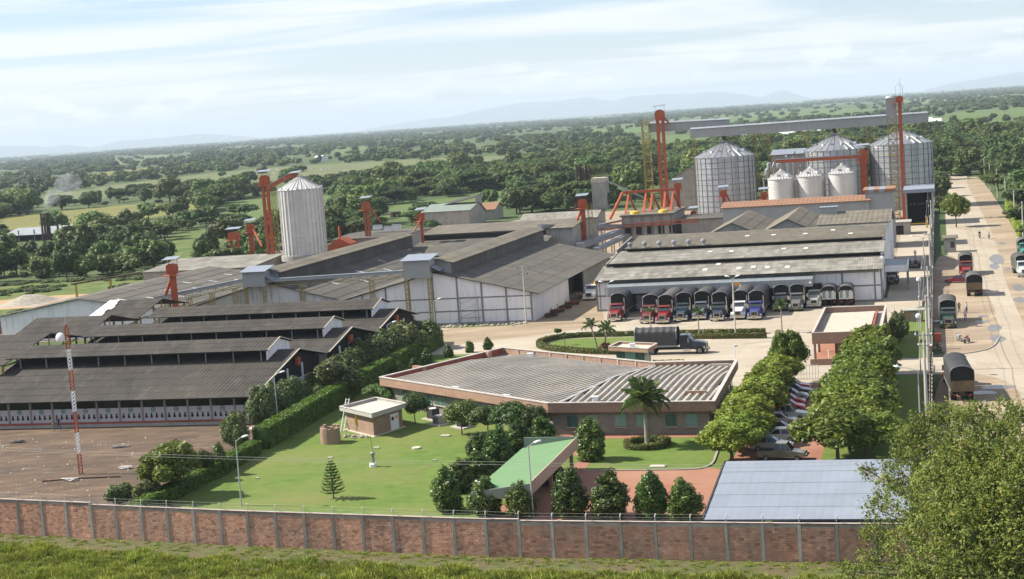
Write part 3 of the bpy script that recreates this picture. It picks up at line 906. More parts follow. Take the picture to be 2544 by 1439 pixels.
# stains of newer sheets on that roof
pt = bpy.data.objects[[o.name for o in bpy.data.objects if o.name.startswith('dryer_roof')][-1]]
for i in range(6):
    mb = MB(); x = -15.6 + 0.55 * i; h = 1.9 - .25 * (i % 3)
    mb.hexa([(-9.62, -9.1 + 1.5 * i, 7.50 + 0.345 * i), (-9.62 + 2.6 - .35 * (i % 3), -9.1 + 1.5 * i, 7.50 + .345 * i), (-9.62 + 2.6 - .35 * (i % 3), -7.65 + 1.5 * i, 7.845 + .345 * i), (-9.62, -7.65 + 1.5 * i, 7.845 + .345 * i),
             (-9.62, -9.1 + 1.5 * i, 7.56 + 0.345 * i), (-9.62 + 2.6 - .35 * (i % 3), -9.1 + 1.5 * i, 7.56 + .345 * i), (-9.62 + 2.6 - .35 * (i % 3), -7.65 + 1.5 * i, 7.905 + .345 * i), (-9.62, -7.65 + 1.5 * i, 7.905 + .345 * i)])
    mb.build('new_sheet', 'skylight', pt)


# ------------------------------------------------------------------ the big gabled warehouses
def warehouse(name, label, al, ar, ac, b0, b1, ze, zr, wallmat, zmon, hwm, mon, rmat='grey_roof', single_right=False, cells=True, sky=0, zel=None):
    t = thing(name, label, 'warehouse', ac, b0, group='gabled warehouses')
    X = lambda a: a - ac
    D = b1 - b0
    zel = zel or ze
    # slopes: left and right of the ridge, ridge runs along b
    V = Vector((X(ar) + 1.2, 0, (ze - zr) * (X(ar) + 1.2) / X(ar)))
    if single_right:
        rows = 7
        base = MB(); nrm = Vector((zr - ze, 0, X(ar))).normalized() * 0.09
        base.poly([Vector((0, -.6, zr)) - nrm, V + Vector((0, -.6, zr)) - nrm, V + Vector((0, D, zr)) - nrm, Vector((0, D, zr)) - nrm]); base.build('right_roof_deck', 'inside_dark', t)
        sheets(t, 'roof_sheet', rmat, (0, -.6, zr), (0, D + .6, 0), V, 30, rows, amp=0.03, per=8, tr=(0.3, 0.72))
    else:
        r = MB(); r.corr((0, -.6, zr), (0, D + .6, 0), V, int(D * 2.2), 6, 0.05, 0.07, cols=26, lap=0.05); r.build('right_roof', rmat, t, kind='stuff')
    Vl = Vector((X(al) - .3, 0, zel - zr))
    r = MB(); r.corr((0, -.6, zr), (0, D + .6, 0), Vl, int(D * 2.2), 6, 0.05, 0.07, cols=26, lap=0.05); r.build('left_roof', rmat, t, kind='stuff')
    # front gable
    w = MB(); w.extr([(X(al), 0), (X(ar) - .3, 0), (X(ar) - .3, ze - .05), (0, zr - .15), (X(al), zel - .15)], 'y', 0.0, 0.25); w.build('gable_wall', wallmat, t)
    w = MB(); w.extr([(X(al), 0), (X(ar) - .3, 0), (X(ar) - .3, ze - .05), (0, zr - .15), (X(al), zel - .15)], 'y', D - .3, D - .1); w.build('back_gable', 'concrete_wall', t)
    zat = lambda x: zr - .2 + (ze - zr) * x / X(ar) if x > 0 else zr - .2 + (zel - zr) * x / X(al)
    if cells:
        xs = np.linspace(X(al) + 3.2, X(ar) - .45, 8)
        for x in xs:
            c = MB(); c.box(x - .16, x + .16, -.05, .02, 0, zat(x)); c.build('frame_post', 'grey_frame', t)
        for z in (2.35, 4.6):
            lim = [x for x in np.linspace(X(al), X(ar) - .35, 80) if zat(x) > z + .1]
            if lim:
                c = MB(); c.box(lim[0], lim[-1], -.047, .02, z - .11, z + .11); c.build('frame_rail', 'grey_frame', t)
        c = MB(); c.box(X(al), X(ar) - .3, -.2, .02, 0, .35); c.build('base_course', 'concrete_wall', t)
    # right side wall
    s = MB(); s.box(X(ar) - .5, X(ar) - .3, 0.3, D * .42, 0, ze - .1); s.build('side_wall', 'white_wall', t)
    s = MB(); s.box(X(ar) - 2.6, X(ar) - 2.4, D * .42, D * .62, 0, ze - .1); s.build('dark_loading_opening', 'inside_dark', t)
    s = MB(); s.box(X(ar) - .5, X(ar) - .3, D * .62, D, 0, ze - .1); s.build('side_wall', 'concrete_wall', t)
    s = MB(); s.box(X(al), X(al) + .2, 0.3, D, 0, zel - .2); s.build('side_wall', 'concrete_wall', t)
    if mon:
        m0, m1 = mon[0] - b0, mon[1] - b0
        zb = zat(hwm) + .1
        zm = zmon - .75
        for sgn in (1, -1):
            q = MB(); n = 34
            for i in range(n):
                q.tint = random.uniform(.3, .7)
                q.box(*sorted((sgn * (hwm - .35), sgn * (hwm - .28 + .03 * (i % 2)))), m0 + (m1 - m0) * i / n, m0 + (m1 - m0) * (i + 1) / n, zb - .5, zm + .12)
            q.build('monitor_wall', 'grey_roof', t)
            r = MB(); r.corr((0, m0 - .5, zmon), (0, m1 - m0 + .5, 0), (sgn * (hwm + .25), 0, zm - zmon), 120, 2, 0.05, 0.07, cols=24, lap=0.03); r.build('monitor_roof', 'brown_roof' if sgn > 0 else rmat, t, kind='stuff')
        e = MB(); e.extr([(-hwm + .3, zb - .5), (hwm - .3, zb - .5), (hwm - .3, zm), (0, zmon - .1), (-hwm + .3, zm)], 'y', m1 - .3, m1 - .2); e.build('monitor_end', 'inside_dark', t)
        e = MB(); e.extr([(-hwm + .3, zb - .5), (hwm - .3, zb - .5), (hwm - .3, zm), (0, zmon - .1), (-hwm + .3, zm)], 'y', m0 + .2, m0 + .3); e.build('monitor_end', 'grey_cladding', t)
    for i in range(sky):
        y = D * (0.06 + 0.88 * i / max(1, sky)); f = 0.30 + 0.42 * ((i * 7) % 5) / 5
        for Vv, sg in ((V, 1), (Vl, -1)):
            N = Vector((0, 1, 0)).cross(Vv).normalized(); N = N if N.z > 0 else -N
            p = Vector((0, y, zr)) + Vv * f + N * .10
            mb = MB(); mb.poly([p, p + Vector((0, .55, 0)), p + Vector((0, .55, 0)) + Vv * .10, p + Vv * .10]); mb.build('skylight', 'skylight', t)
    return t


wA = warehouse('white_gabled_warehouse', 'white gabled warehouse with grey framing and a head house on its ridge', -102.2, -67.8, -85.4, 267.0, 335.0, 5.2, 9.35, 'white_wall', 11.5, 3.0, (269, 338), single_right=True)
wB = warehouse('stained_gabled_warehouse', 'gabled warehouse with black-stained wall, between drying sheds and the tall silo', -133.5, -102.4, -117.6, 267.0, 336.0, 5.1, 9.0, 'stained_wall', 11.3, 3.0, (268, 345), sky=7, cells=False, zel=4.6)
wC = warehouse('low_gabled_warehouse', 'low gabled warehouse with many pale skylights at the far left', -171, -136.4, -154.2, 266.0, 322.0, 4.9, 7.6, 'white_wall', 0, 0, None, sky=9, cells=False)


def head_house(label, a0, a1, b0, b1, z0, z1, group='head houses'):
    t = thing('conveyor_head_house', label, 'head house', (a0 + a1) / 2, b0, z0, group=group)
    w, d, h = a1 - a0, b1 - b0, z1 - z0
    n = int(w / .3)
    m = MB()
    for i in range(n):
        m.tint = .4 + .2 * (i % 2); m.box(-w / 2 + w * i / n, -w / 2 + w * (i + 1) / n, -.02 * (i % 2), d, 0, h)
    m.build('cladding', 'grey_cladding', t)
    r = MB(); r.hexa([(-w / 2 - .4, -.5, h + .05), (w / 2 + .4, -.5, h + .05), (w / 2 + .4, d + .5, h + .75), (-w / 2 - .4, d + .5, h + .75), (-w / 2 - .4, -.5, h + .15), (w / 2 + .4, -.5, h + .15), (w / 2 + .4, d + .5, h + .85), (-w / 2 - .4, d + .5, h + .85)])
    r.build('roof', 'tin_roof', t)
    c = MB(); c.beam((w / 2 + 1.6, d * .5, h * .35), (w / 2 - .2, d * .5, h * .7), d * .8, .1); c.build('awning', 'tin_roof', t)
    for x in (-w / 2 + .3, w / 2 - .3):
        q = MB(); truss(q, (x, .3, -z0 + .02), (x, .3, 0), .5, 10); q.build('lattice_leg', 'yellow_steel', t)
    return t


def truss(mb, p, q, w, n, r=.05):
    """square lattice mast from p to q"""
    p, q = Vector(p), Vector(q); d = (q - p); L = d.length; d.normalize()
    u = Vector((1, 0, 0)) if abs(d.x) < .9 else Vector((0, 0, 1))
    v = d.cross(u).normalized(); u = v.cross(d)
    cs = [u * (w / 2) * sx + v * (w / 2) * sy for sx, sy in ((-1, -1), (1, -1), (1, 1), (-1, 1))]
    for c in cs: mb.beam(p + c, q + c, r * 1.5)
    for i in range(n):
        a, b = p + d * (L * i / n), p + d * (L * (i + 1) / n)
        for k in range(4):
            c1, c2 = cs[k], cs[(k + 1) % 4]
            mb.beam(a + c1, b + c2, r); mb.beam(a + c1, a + c2, r)


head_house('grey head house on the front end of the white warehouse ridge', -90.4, -85.6, 265.2, 269.2, 8.6, 11.6)
head_house('grey head house on the front end of the stained warehouse ridge', -120.6, -116.4, 264.8, 268.4, 8.4, 11.0)


def conveyor(label, p, q, w=1.2, h=.9, mat='grey_cladding', sup=3, ztop=None, name='conveyor_gallery', legs='yellow_steel', group='conveyor galleries', lat=True):
    """roofed belt conveyor between two points (a,b,z) with lattice under it"""
    t = thing(name, label, 'conveyor', p[0], p[1], 0, group=group)
    P = Vector((0, 0, p[2])); Q = Vector((q[0] - p[0], q[1] - p[1], q[2]))
    m = MB(); m.beam(P, Q, w, h); m.build('casing', mat, t)
    m = MB(); m.beam(P + Vector((0, 0, h * .56)), Q + Vector((0, 0, h * .56)), w * 1.25, .1); m.build('cover', 'tin_roof', t)
    if lat:
        m = MB(); n = max(4, int((Q - P).length / 1.4)); dv = (Q - P) / n; lo = Vector((0, 0, -h / 2 - .75)); hi = Vector((0, 0, -h / 2))
        m.beam(P + lo, Q + lo, .09)
        for i in range(n): m.beam(P + dv * i + (lo if i % 2 else hi), P + dv * (i + 1) + (hi if i % 2 else lo), .07); m.beam(P + dv * i + lo, P + dv * i + hi, .06)
        m.build('lattice', legs, t)
    for i in range(sup):
        f = (i + .5) / sup
        c = P.lerp(Q, f)
        if c.z - h < 1: continue
        m = MB(); truss(m, (c.x, c.y, 0.02), (c.x, c.y, c.z - h / 2 - (.7 if lat else 0)), .7, max(3, int(c.z / 1.2)), .05); m.build('support', legs, t)
    return t


conveyor('long conveyor running from the stained warehouse to the white one', (-116.5, 266.0, 9.3), (-90.2, 266.2, 9.7), .8, .5, sup=2)
conveyor('conveyor rising from the orange elevator to the stained warehouse', (-137.5, 263.5, 7.2), (-120.4, 265.6, 9.6), .9, .6, sup=4)
# ------------------------------------------------------------------ loading warehouse, right of the yard
LA0, LA1, LB = -59.0, -9.6, 277.4
lwh = thing('loading_warehouse', 'wide loading warehouse with stepped pale roof and long grey truck canopy', 'warehouse', LA1, LB)
X0 = LA0 - LA1
strips = [(-1.4, 5.6, 8.2, 7.25, X0), (6.4, 7.75, 19.0, 8.85, X0 + 1.2), (17.4, 9.35, 34.0, 10.4, X0 + 2.2)]
for k, (y0, z0, y1, z1, xl) in enumerate(strips):
    U = Vector((-xl + .3, 0, 0)); V = Vector((0, y0 - y1, z0 - z1)); P0 = Vector((xl, y1, z1))
    if k == 0:
        d = MB(); d.poly([P0 - Vector((0, 0, .06)), P0 + U - Vector((0, 0, .06)), P0 + U + V - Vector((0, 0, .06)), P0 + V - Vector((0, 0, .06))]); d.build('roof_deck', 'inside_dark', lwh)
        sheets(lwh, 'roof_sheet', 'pale_roof', P0, U, V, 58, 5, amp=.03, per=4, tr=(.15, .85), nvar=8)
    else:
        r = MB(); r.corr(P0, U, V, 232, 5 if k == 1 else 6, .03, .08, cols=58, lap=.035, tr=(.15, .85) if k == 1 else (.1, .6)); r.build('roof_strip', 'pale_roof' if k == 1 else 'brown_roof', lwh, kind='stuff')
    if k:
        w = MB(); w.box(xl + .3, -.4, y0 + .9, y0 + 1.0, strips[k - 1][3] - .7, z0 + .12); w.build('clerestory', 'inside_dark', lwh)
random.seed(5)
for k, y0, z0, y1, z1, n, spots in ((2, 17.4, 9.35, 34.0, 10.4, 5, [(-.52, .5), (-.42, .48), (-.30, .45), (-.13, .3), (-.2, .62)]), (1, 6.4, 7.75, 19., 8.85, 4, [(-.63, .55), (-.55, .5), (-.36, .5), (-.28, .46)]), (0, -1.4, 5.6, 8.2, 7.25, 6, [(-.62, .35), (-.58, .7), (-.5, .35), (-.45, .4), (-.4, .33), (-.33, .3)])):
    for fx, fy in spots:
        x = fx * -X0; y = y0 + (y1 - y0) * fy; z = z0 + (z1 - z0) * fy + .09; dz = (z1 - z0) / (y1 - y0)
        m = MB(); m.poly([(x, y, z), (x + .8, y, z), (x + .8, y + 1.3, z + 1.3 * dz), (x, y + 1.3, z + 1.3 * dz)]); m.build('skylight', 'skylight', lwh)
# turbine ventilators on the left of the top strip
for i in range(6):
    x = X0 + 3.2 + i * 2.75
    v = MB(); v.lathe([(.34, 9.3), (.28, 9.6), (.28, 9.85), (.44, 9.95), (.5, 10.2), (.44, 10.45), (.12, 10.58)], 10, x, 18.2); v.build('roof_ventilator', 'grey_steel', lwh)
# front
w = MB(); w.box(X0, 0, 0, .25, 0, 5.75); w.build('front_wall', 'white_wall', lwh)
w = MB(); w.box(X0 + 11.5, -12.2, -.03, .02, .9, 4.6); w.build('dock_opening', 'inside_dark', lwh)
w = MB(); w.box(X0 + 11.5, -12.2, -.5, .02, .02, .9); w.build('loading_dock', 'concrete_wall', lwh)
for x in (X0 + .15, X0 + 3.4, X0 + 6.6, X0 + 9.9, -11.8, -6.6, -1.2, -.1):
    m = MB(); m.box(x - .14, x + .14, -.06, .03, 0, 5.5); m.build('frame_post', 'grey_frame', lwh)
for x0, x1 in ((X0 + .2, X0 + 11.5), (-12.2, -.1)):
    m = MB(); m.box(x0, x1, -.055, .03, 2.6, 2.85); m.build('frame_rail', 'grey_frame', lwh)
    m = MB(); m.box(x0, x1, -.12, .03, 0, .3); m.build('base_course', 'grey_frame', lwh)
m = MB()
for i in range(150): m.box(X0 + 49.0 * i / 150, X0 + 49.0 * (i + 1) / 150 - .05, -.35, -.25, 5.0, 5.5)
m.build('eave_louvres', 'grey_frame', lwh, kind='stuff')
# right side wall follows the stepped roof
w = MB(); w.extr([(0, 0), (33.6, 0), (33.6, 10.3), (18, 9.3), (18, 8.7), (7, 7.7), (7, 7.1), (0, 5.75)], 'x', -.25, 0); w.build('side_wall', 'white_wall', lwh)
w = MB(); w.extr([(0, 0), (33.6, 0), (33.6, 10.3), (18, 9.3), (18, 8.7), (7, 7.7), (7, 7.1), (0, 5.75)], 'x', X0 + .6, X0 + .8); w.build('side_wall', 'concrete_wall', lwh)
w = MB(); w.box(X0 + .6, -.2, 33.4, 33.6, 0, 10.2); w.build('back_wall', 'concrete_wall', lwh)
# canopy
cx0, cx1 = SB(1508, 715, 275)[0] - LA1, SB(2020, 690, 275)[0] - LA1
m = MB(); m.corr((cx0, .0, 5.05), (cx1 - cx0, 0, 0), (0, -4.2, -.45), 180, 1, .04, .05, cols=45); m.build('canopy_roof', 'canopy_top', lwh, kind='stuff')
m = MB()
for i in range(90):
    m.tint = .35 + .3 * (i % 2); m.box(cx0 + (cx1 - cx0) * i / 90, cx0 + (cx1 - cx0) * (i + 1) / 90, -4.32 - .02 * (i % 2), -4.2, 3.45, 4.72)
m.build('canopy_fascia', 'grey_cladding', lwh)
for x in (cx0 + .1, cx1 - .1):
    m = MB(); m.box(x - .08, x + .08, -4.2, -.1, 3.5, 4.75); m.build('canopy_end', 'grey_cladding', lwh)
for f in (.27, .66, .99):
    m = MB(); m.lathe([(.05, 3.95), (.17, 4.02), (.17, 4.15), (.05, 4.22)], 8, cx0 + (cx1 - cx0) * f, -4.45); m.build('flood_lamp', 'lamp_white', lwh)
m = MB(); m.box(-15.6, -14.2, -.15, -.05, 2.2, 3.6); m.build('red_sign_board', 'red_band', lwh)
# side awning over the scales
m = MB(); m.hexa([(0.02, 13, 4.6), (4.0, 13, 4.1), (4.0, 24, 4.1), (.02, 24, 4.6), (.02, 13, 4.75), (4.0, 13, 4.3), (4.0, 24, 4.3), (.02, 24, 4.75)]); m.build('awning', 'canopy_top', lwh)
m = MB(); m.box(3.9, 4.1, 12.9, 24.1, 3.5, 4.55); m.box(.1, 4.1, 12.85, 12.98, 3.5, 4.6); m.build('awning_fascia', 'white_wall', lwh)
for y in (13.5, 23.5):
    m = MB(); m.box(3.8, 4.0, y, y + .2, 0, 3.5); m.build('awning_post', 'grey_frame', lwh)
m = MB(); m.box(-.02, .06, 2, 5, .3, 3.2); m.build('side_door', 'grey_cladding', lwh)

# ------------------------------------------------------------------ office
off = thing('office_building', 'low bent brick office with ribbed grey roof behind a parapet', 'office', -37.8, 169.0, rz=-T)
OW = off.location.copy()
OL = lambda p: (p[0] - OW.x, p[1] - OW.y)
ZP = 3.75
top = [(942, 936), (1360, 1001), (1775, 996), (1833, 893), (1628, 899), (1250, 862)]
OUT = [OL(GW(x, y, ZP)) for x, y in top]


def inset(poly, d):
    n = len(poly); res = []
    ar = sum(poly[i][0] * poly[(i + 1) % n][1] - poly[(i + 1) % n][0] * poly[i][1] for i in range(n))
    sg = 1 if ar > 0 else -1
    for i in range(n):
        p0, p1, p2 = Vector(poly[i - 1]), Vector(poly[i]), Vector(poly[(i + 1) % n])
        e1, e2 = (p1 - p0).normalized(), (p2 - p1).normalized()
        n1, n2 = Vector((-e1.y, e1.x)) * sg, Vector((-e2.y, e2.x)) * sg
        bis = (n1 + n2).normalized()
        q = p1 + bis * (d / max(.25, bis.dot(n1)))
        res.append((q.x, q.y))
    return res


IN = inset(OUT, .28)
WL = inset(OUT, .75)
nO = len(OUT)
for i in range(nO):
    a, b, c, d = OUT[i], OUT[(i + 1) % nO], IN[(i + 1) % nO], IN[i]
    m = MB(); m.hexa([(*a, ZP - 1.12), (*b, ZP - 1.12), (*c, ZP - 1.12), (*d, ZP - 1.12), (*a, ZP - .1), (*b, ZP - .1), (*c, ZP - .1), (*d, ZP - .1)])
    m.build('brick_parapet', 'fascia_brick', off)
    m = MB(); A, B = inset(OUT, -.06), inset(OUT, .36)
    m.hexa([(*A[i], ZP - .098), (*A[(i + 1) % nO], ZP - .098), (*B[(i + 1) % nO], ZP - .098), (*B[i], ZP - .098), (*A[i], ZP), (*A[(i + 1) % nO], ZP), (*B[(i + 1) % nO], ZP), (*B[i], ZP)])
    m.build('parapet_coping', 'coping', off)
    a, b = WL[i], WL[(i + 1) % nO]; c, d = inset(OUT, .95)[(i + 1) % nO], inset(OUT, .95)[i]
    m = MB(); m.hexa([(*a, 0), (*b, 0), (*c, 0), (*d, 0), (*a, ZP - 1.11), (*b, ZP - 1.11), (*c, ZP - 1.11), (*d, ZP - 1.11)])
    m.build('wall', 'grey_brick', off)
    m = MB(); A, B = inset(OUT, .04), inset(OUT, .8)
    m.hexa([(*A[i], ZP - 1.16), (*A[(i + 1) % nO], ZP - 1.16), (*B[(i + 1) % nO], ZP - 1.16), (*B[i], ZP - 1.16), (*A[i], ZP - 1.122), (*A[(i + 1) % nO], ZP - 1.122), (*B[(i + 1) % nO], ZP - 1.122), (*B[i], ZP - 1.122)])
    m.build('soffit', 'red_band', off)
    # red inside face on the left end, pillars on the back
    if i == 5:
        c, d = inset(OUT, .30)[0], inset(OUT, .30)[5]; e, f_ = inset(OUT, .285)[0], inset(OUT, .285)[5]
        m = MB(); m.poly([(*d, ZP - .9), (*c, ZP - .9), (*c, ZP - .11), (*d, ZP - .11)]); m.build('red_inner_face', 'red_inner', off)
    if i in (3, 4):
        p, q = Vector(IN[i]), Vector(IN[(i + 1) % nO]); L = (q - p).length; n = 4 if i == 3 else 9
        ang = math.atan2(q.y - p.y, q.x - p.x)
        for k in range(n + 1):
            c = p.lerp(q, k / n)
            m = MB(); m.box(-.11, .11, -.02, .09, ZP - 1.0, ZP - .12); m.build('parapet_pier', 'wall_post', off, loc=(c.x, c.y, 0), rz=ang)
slab = MB(); slab.prism(inset(OUT, .3), ZP - 1.1, ZP - 1.0); slab.build('roof_slab', 'concrete_wall', off)
# ribbed channels
FB, BB = Vector(IN[1]), Vector(IN[4])          # bend points: front, back
mid = (BB - FB)


def zroof(f):
    return ZP - .78 + (.60 * f / .6 if f < .6 else .60 - .50 * (f - .6) / .4)


def wing(p_near, p_far, q_far, n, side):
    """channels laid side by side from the bend outwards; p = front edge, q_far = back far corner"""
    e1 = (Vector(p_far) - FB); L1 = e1.length; e1.normalize()
    nrm = Vector((-e1.y, e1.x))
    if nrm.dot(mid) < 0: nrm = -nrm
    depth = (Vector(q_far) - Vector(p_far)).dot(nrm) - .1
    # start before the bend so that the mitre wedge is filled
    s0 = min(0, mid.dot(e1)) - .5
    w = .86
    k = 0
    s = s0
    while s < L1 - .25:
        for f0, f1 in ((0.02, .36), (.34, .6), (.6, .985)):
            t0, t1 = f0 * depth, f1 * depth
            # clip against the mitre: only the part lying on this wing's side
            def inside(t):
                p = FB + e1 * (s + w / 2) + nrm * t
                return ((p - FB).x * mid.y - (p - FB).y * mid.x) * side > 0.02
            seg = [t for t in np.linspace(t0, t1, 25) if inside(t)]
            # keep inside the outer end too
            far = Vector(q_far) - Vector(p_far)
            seg = [t for t in seg if s + w / 2 < L1 + far.dot(e1) * (t / depth) - .2]
            if len(seg) < 2: continue
            t0, t1 = seg[0], seg[-1]
            up = .05 if f0 == .34 else 0.0
            mb = MB(); mb.tint = random.uniform(.3, .7)
            prof = [(0.0, 0), (.16, .02), (.30, .26), (.56, .26), (.70, .02), (w, 0)]
            for t in (t0, t1):
                for x, h in prof:
                    p = FB + e1 * (s + x) + nrm * t
                    mb.v.append((p.x, p.y, zroof(t / depth) + up + h))
            m6 = len(prof)
            for j in range(m6 - 1): mb.face((j, j + 1, m6 + j + 1, m6 + j) if side > 0 else (j, m6 + j, m6 + j + 1, j + 1))
            i0 = len(mb.v)
            mb.face((0, 1, 2, 3, 4, 5)); mb.face((6, 7, 8, 9, 10, 11))
            mb.build('roof_channel', 'channel', off)
        s += w; k += 1


wing(FB, IN[2], IN[3], 0, 1)
wing(FB, IN[0], IN[5], 0, -1)
# flashing over the mitre
m = MB(); z = lambda f: zroof(f) + .30
P = [FB.lerp(BB, f) for f in (.02, .6, .98)]
m.beam((P[0].x, P[0].y, z(0) - .02), (P[1].x, P[1].y, z(.6)), .45, .05); m.build('mitre_flashing', 'grey_cladding', off)
m = MB(); m.beam((P[1].x, P[1].y, z(.6)), (P[2].x, P[2].y, z(1)), .45, .05); m.build('mitre_flashing', 'grey_cladding', off)
# notches in the left end and the right parapet: low brick cheeks
for (px, py, ln) in ((1030, 908, 2.2), (1195, 872, 2.0)):
    c = OL(GW(px, py, ZP)); m = MB(); m.box(-.15, ln, -.3, .3, ZP - 1.0, ZP - .02); m.build('parapet_cheek', 'fascia_brick', off, loc=(c[0], c[1], 0), rz=RAD(-52))
c = OL(GW(1755, 969, ZP)); m = MB(); m.box(-2.4, 0, -.2, .2, ZP - 1.0, ZP - .05); m.build('parapet_cheek', 'fascia_brick', off, loc=(c[0], c[1], 0), rz=RAD(-18))
c = OL(GW(1812, 903, ZP)); m = MB(); m.box(-2.2, 0, -.15, .15, ZP - 1.0, ZP - .02); m.build('parapet_cheek', 'coping', off, loc=(c[0], c[1], 0), rz=RAD(-18))
# ventilation cowls
for (px, py) in ((1317, 882), (1131, 966), (1258, 986), (1478, 990)):
    c = OL(GW(px, py, 3.6)); m = MB(); m.box(-.3, .3, -.2, .2, 3.0, 3.75); m.box(-.4, .4, -.28, .28, 3.75, 3.85); m.build('roof_cowl', 'white_metal', off, loc=(c[0], c[1], 0), rz=RAD(-20))


def wall_windows(i, fr, z0, z1, w, mats, ac=()):
    p, q = Vector(WL[i]), Vector(WL[(i + 1) % nO]); ang = math.atan2(q.y - p.y, q.x - p.x)
    for f, mt in zip(fr, mats):
        c = p.lerp(q, f)
        wn_ = MB(); wn_.box(-w / 2 - .08, w / 2 + .08, -.06, .03, z0 - .08, z1 + .08); fo = wn_.build('window', 'grey_frame', off, loc=(c.x, c.y, 0), rz=ang)
        for k in range(2):
            g_ = MB(); g_.box(-w / 2 + k * w / 2 + .02, -w / 2 + (k + 1) * w / 2 - .02, -.075, -.055, z0, z1); g_.build('pane', mt, fo)
        s_ = MB(); s_.box(-w / 2 - .12, w / 2 + .12, -.2, -.06, z0 - .16, z0 - .082); s_.build('sill', 'coping', fo)


wall_windows(1, (.13, .26, .44, .58, .76, .89), .95, 2.2, 1.25, ('window_glass', 'teal_blind', 'teal_blind', 'teal_blind', 'window_glass', 'teal_blind'))
wall_windows(0, (.12, .28, .33, .37, .52, .66, .82), 1.2, 2.2, 1.1, ('window_glass',) * 7)
wall_windows(2, (.1, .22, .34, .46, .58, .7, .82, .93), .9, 2.2, 1.2, ('window_glass',) * 8)
p, q = Vector(WL[2]), Vector(WL[3]); ang = math.atan2(q.y - p.y, q.x - p.x)
for f in (.06, .16, .28, .4, .52, .64, .76, .88):
    c = p.lerp(q, f); m = MB(); m.box(-.35, .35, -.42, -.02, 2.0, 2.45); m.build('wall_aircon', 'white_metal', off, loc=(c.x, c.y, 0), rz=ang)
m = MB(); m.tube([(0, 0, ZP), (0, 0, ZP + 1.6), (.1, .0, ZP + 1.7)], .05); m.box(-.1, .35, -.1, .1, ZP + 1.6, ZP + 1.85)
c = OUT[3]; m.build('parapet_camera', 'white_metal', off, loc=(c[0] - .3, c[1] - .1, 0))

# ------------------------------------------------------------------ small brick buildings
def flat_hut(name, label, corners, ztop, zf, over, wallmat, fmat, roofmat, cat, inner=None, floorz=.35):
    """flat-roofed hut from its four surveyed parapet corners"""
    P = [GW(x, y, ztop) for x, y in corners]
    c0 = sum(P, Vector()) / 4
    t = thing(name, label, cat, *S(c0), rz=-T)
    L = [(p.x - c0.x, p.y - c0.y) for p in P]
    ar = sum(L[i][0] * L[(i + 1) % 4][1] - L[(i + 1) % 4][0] * L[i][1] for i in range(4))
    if ar < 0: L = [L[0], L[3], L[2], L[1]]
    I = inset(L, .16); J = inset(L, over); K = inset(L, over + .2); Cc = inset(L, -.05); Cd = inset(L, .22)
    for i in range(4):
        j = (i + 1) % 4
        m = MB(); m.hexa([(*L[i], ztop - zf), (*L[j], ztop - zf), (*I[j], ztop - zf), (*I[i], ztop - zf), (*L[i], ztop - .07), (*L[j], ztop - .07), (*I[j], ztop - .07), (*I[i], ztop - .07)]); m.build('fascia', fmat, t)
        m = MB(); m.hexa([(*Cc[i], ztop - .068), (*Cc[j], ztop - .068), (*Cd[j], ztop - .068), (*Cd[i], ztop - .068), (*Cc[i], ztop), (*Cc[j], ztop), (*Cd[j], ztop), (*Cd[i], ztop)]); m.build('coping', 'coping', t)
        m = MB(); m.hexa([(*J[i], 0), (*J[j], 0), (*K[j], 0), (*K[i], 0), (*J[i], ztop - zf + .02), (*J[j], ztop - zf + .02), (*K[j], ztop - zf + .02), (*K[i], ztop - zf + .02)]); m.build('wall', wallmat, t)
    m = MB(); m.prism(inset(L, .17), ztop - zf, ztop - floorz); m.build('roof_slab', roofmat, t)
    return t, L, J


hut, HLc, HJ = flat_hut('utility_hut', 'small square brick hut with a flat concrete roof on the lawn', [(843, 1009), (923, 1027), (1011, 1000), (934, 986)], 2.9, .55, .55, 'hut_brick', 'grey_render', 'pale_slab', 'hut')
p, q = Vector(HJ[1]), Vector(HJ[2]); ang = math.atan2(q.y - p.y, q.x - p.x); c = p.lerp(q, .72)
m = MB(); m.box(-.75, .75, -.06, .02, 0.05, 1.95); dd = m.build('double_door', 'white_metal', hut, loc=(c.x, c.y, 0), rz=ang)
m = MB(); m.box(-.6, -.15, -.075, -.055, 1.2, 1.6); m.build('vent_grille', 'dark_steel', dd)
m = MB(); m.box(.15, .55, -.075, -.055, 1.3, 1.65); m.build('warning_sign', 'yellow_paint', dd)
m = MB(); m.prism(inset(HLc, .25), 0.0, .1); m.build('apron', 'pale_slab', hut)

guard, GL, GJ = flat_hut('guard_booth', 'small glazed guard booth with brick fascia beside the yard driveway', [(1511, 860), (1609, 866), (1633, 852), (1537, 848)], 3.2, .62, .85, 'grey_render', 'fascia_brick', 'pale_slab', 'booth')
for i in range(4):
    p, q = Vector(GJ[i]), Vector(GJ[(i + 1) % 4]); ang = math.atan2(q.y - p.y, q.x - p.x); L = (q - p).length
    for k in range(3):
        c = p.lerp(q, (k + .5) / 3); m = MB(); m.box(-L / 6 + .08, L / 6 - .08, -.04, .02, .95, 2.45); m.build('window', 'window_glass' if k != 1 else 'teal_blind', guard, loc=(c.x, c.y, 0), rz=ang)
m = MB(); m.box(-.5, .3, -.3, .3, 2.8, 3.35); m.build('roof_tank', 'white_metal', guard)

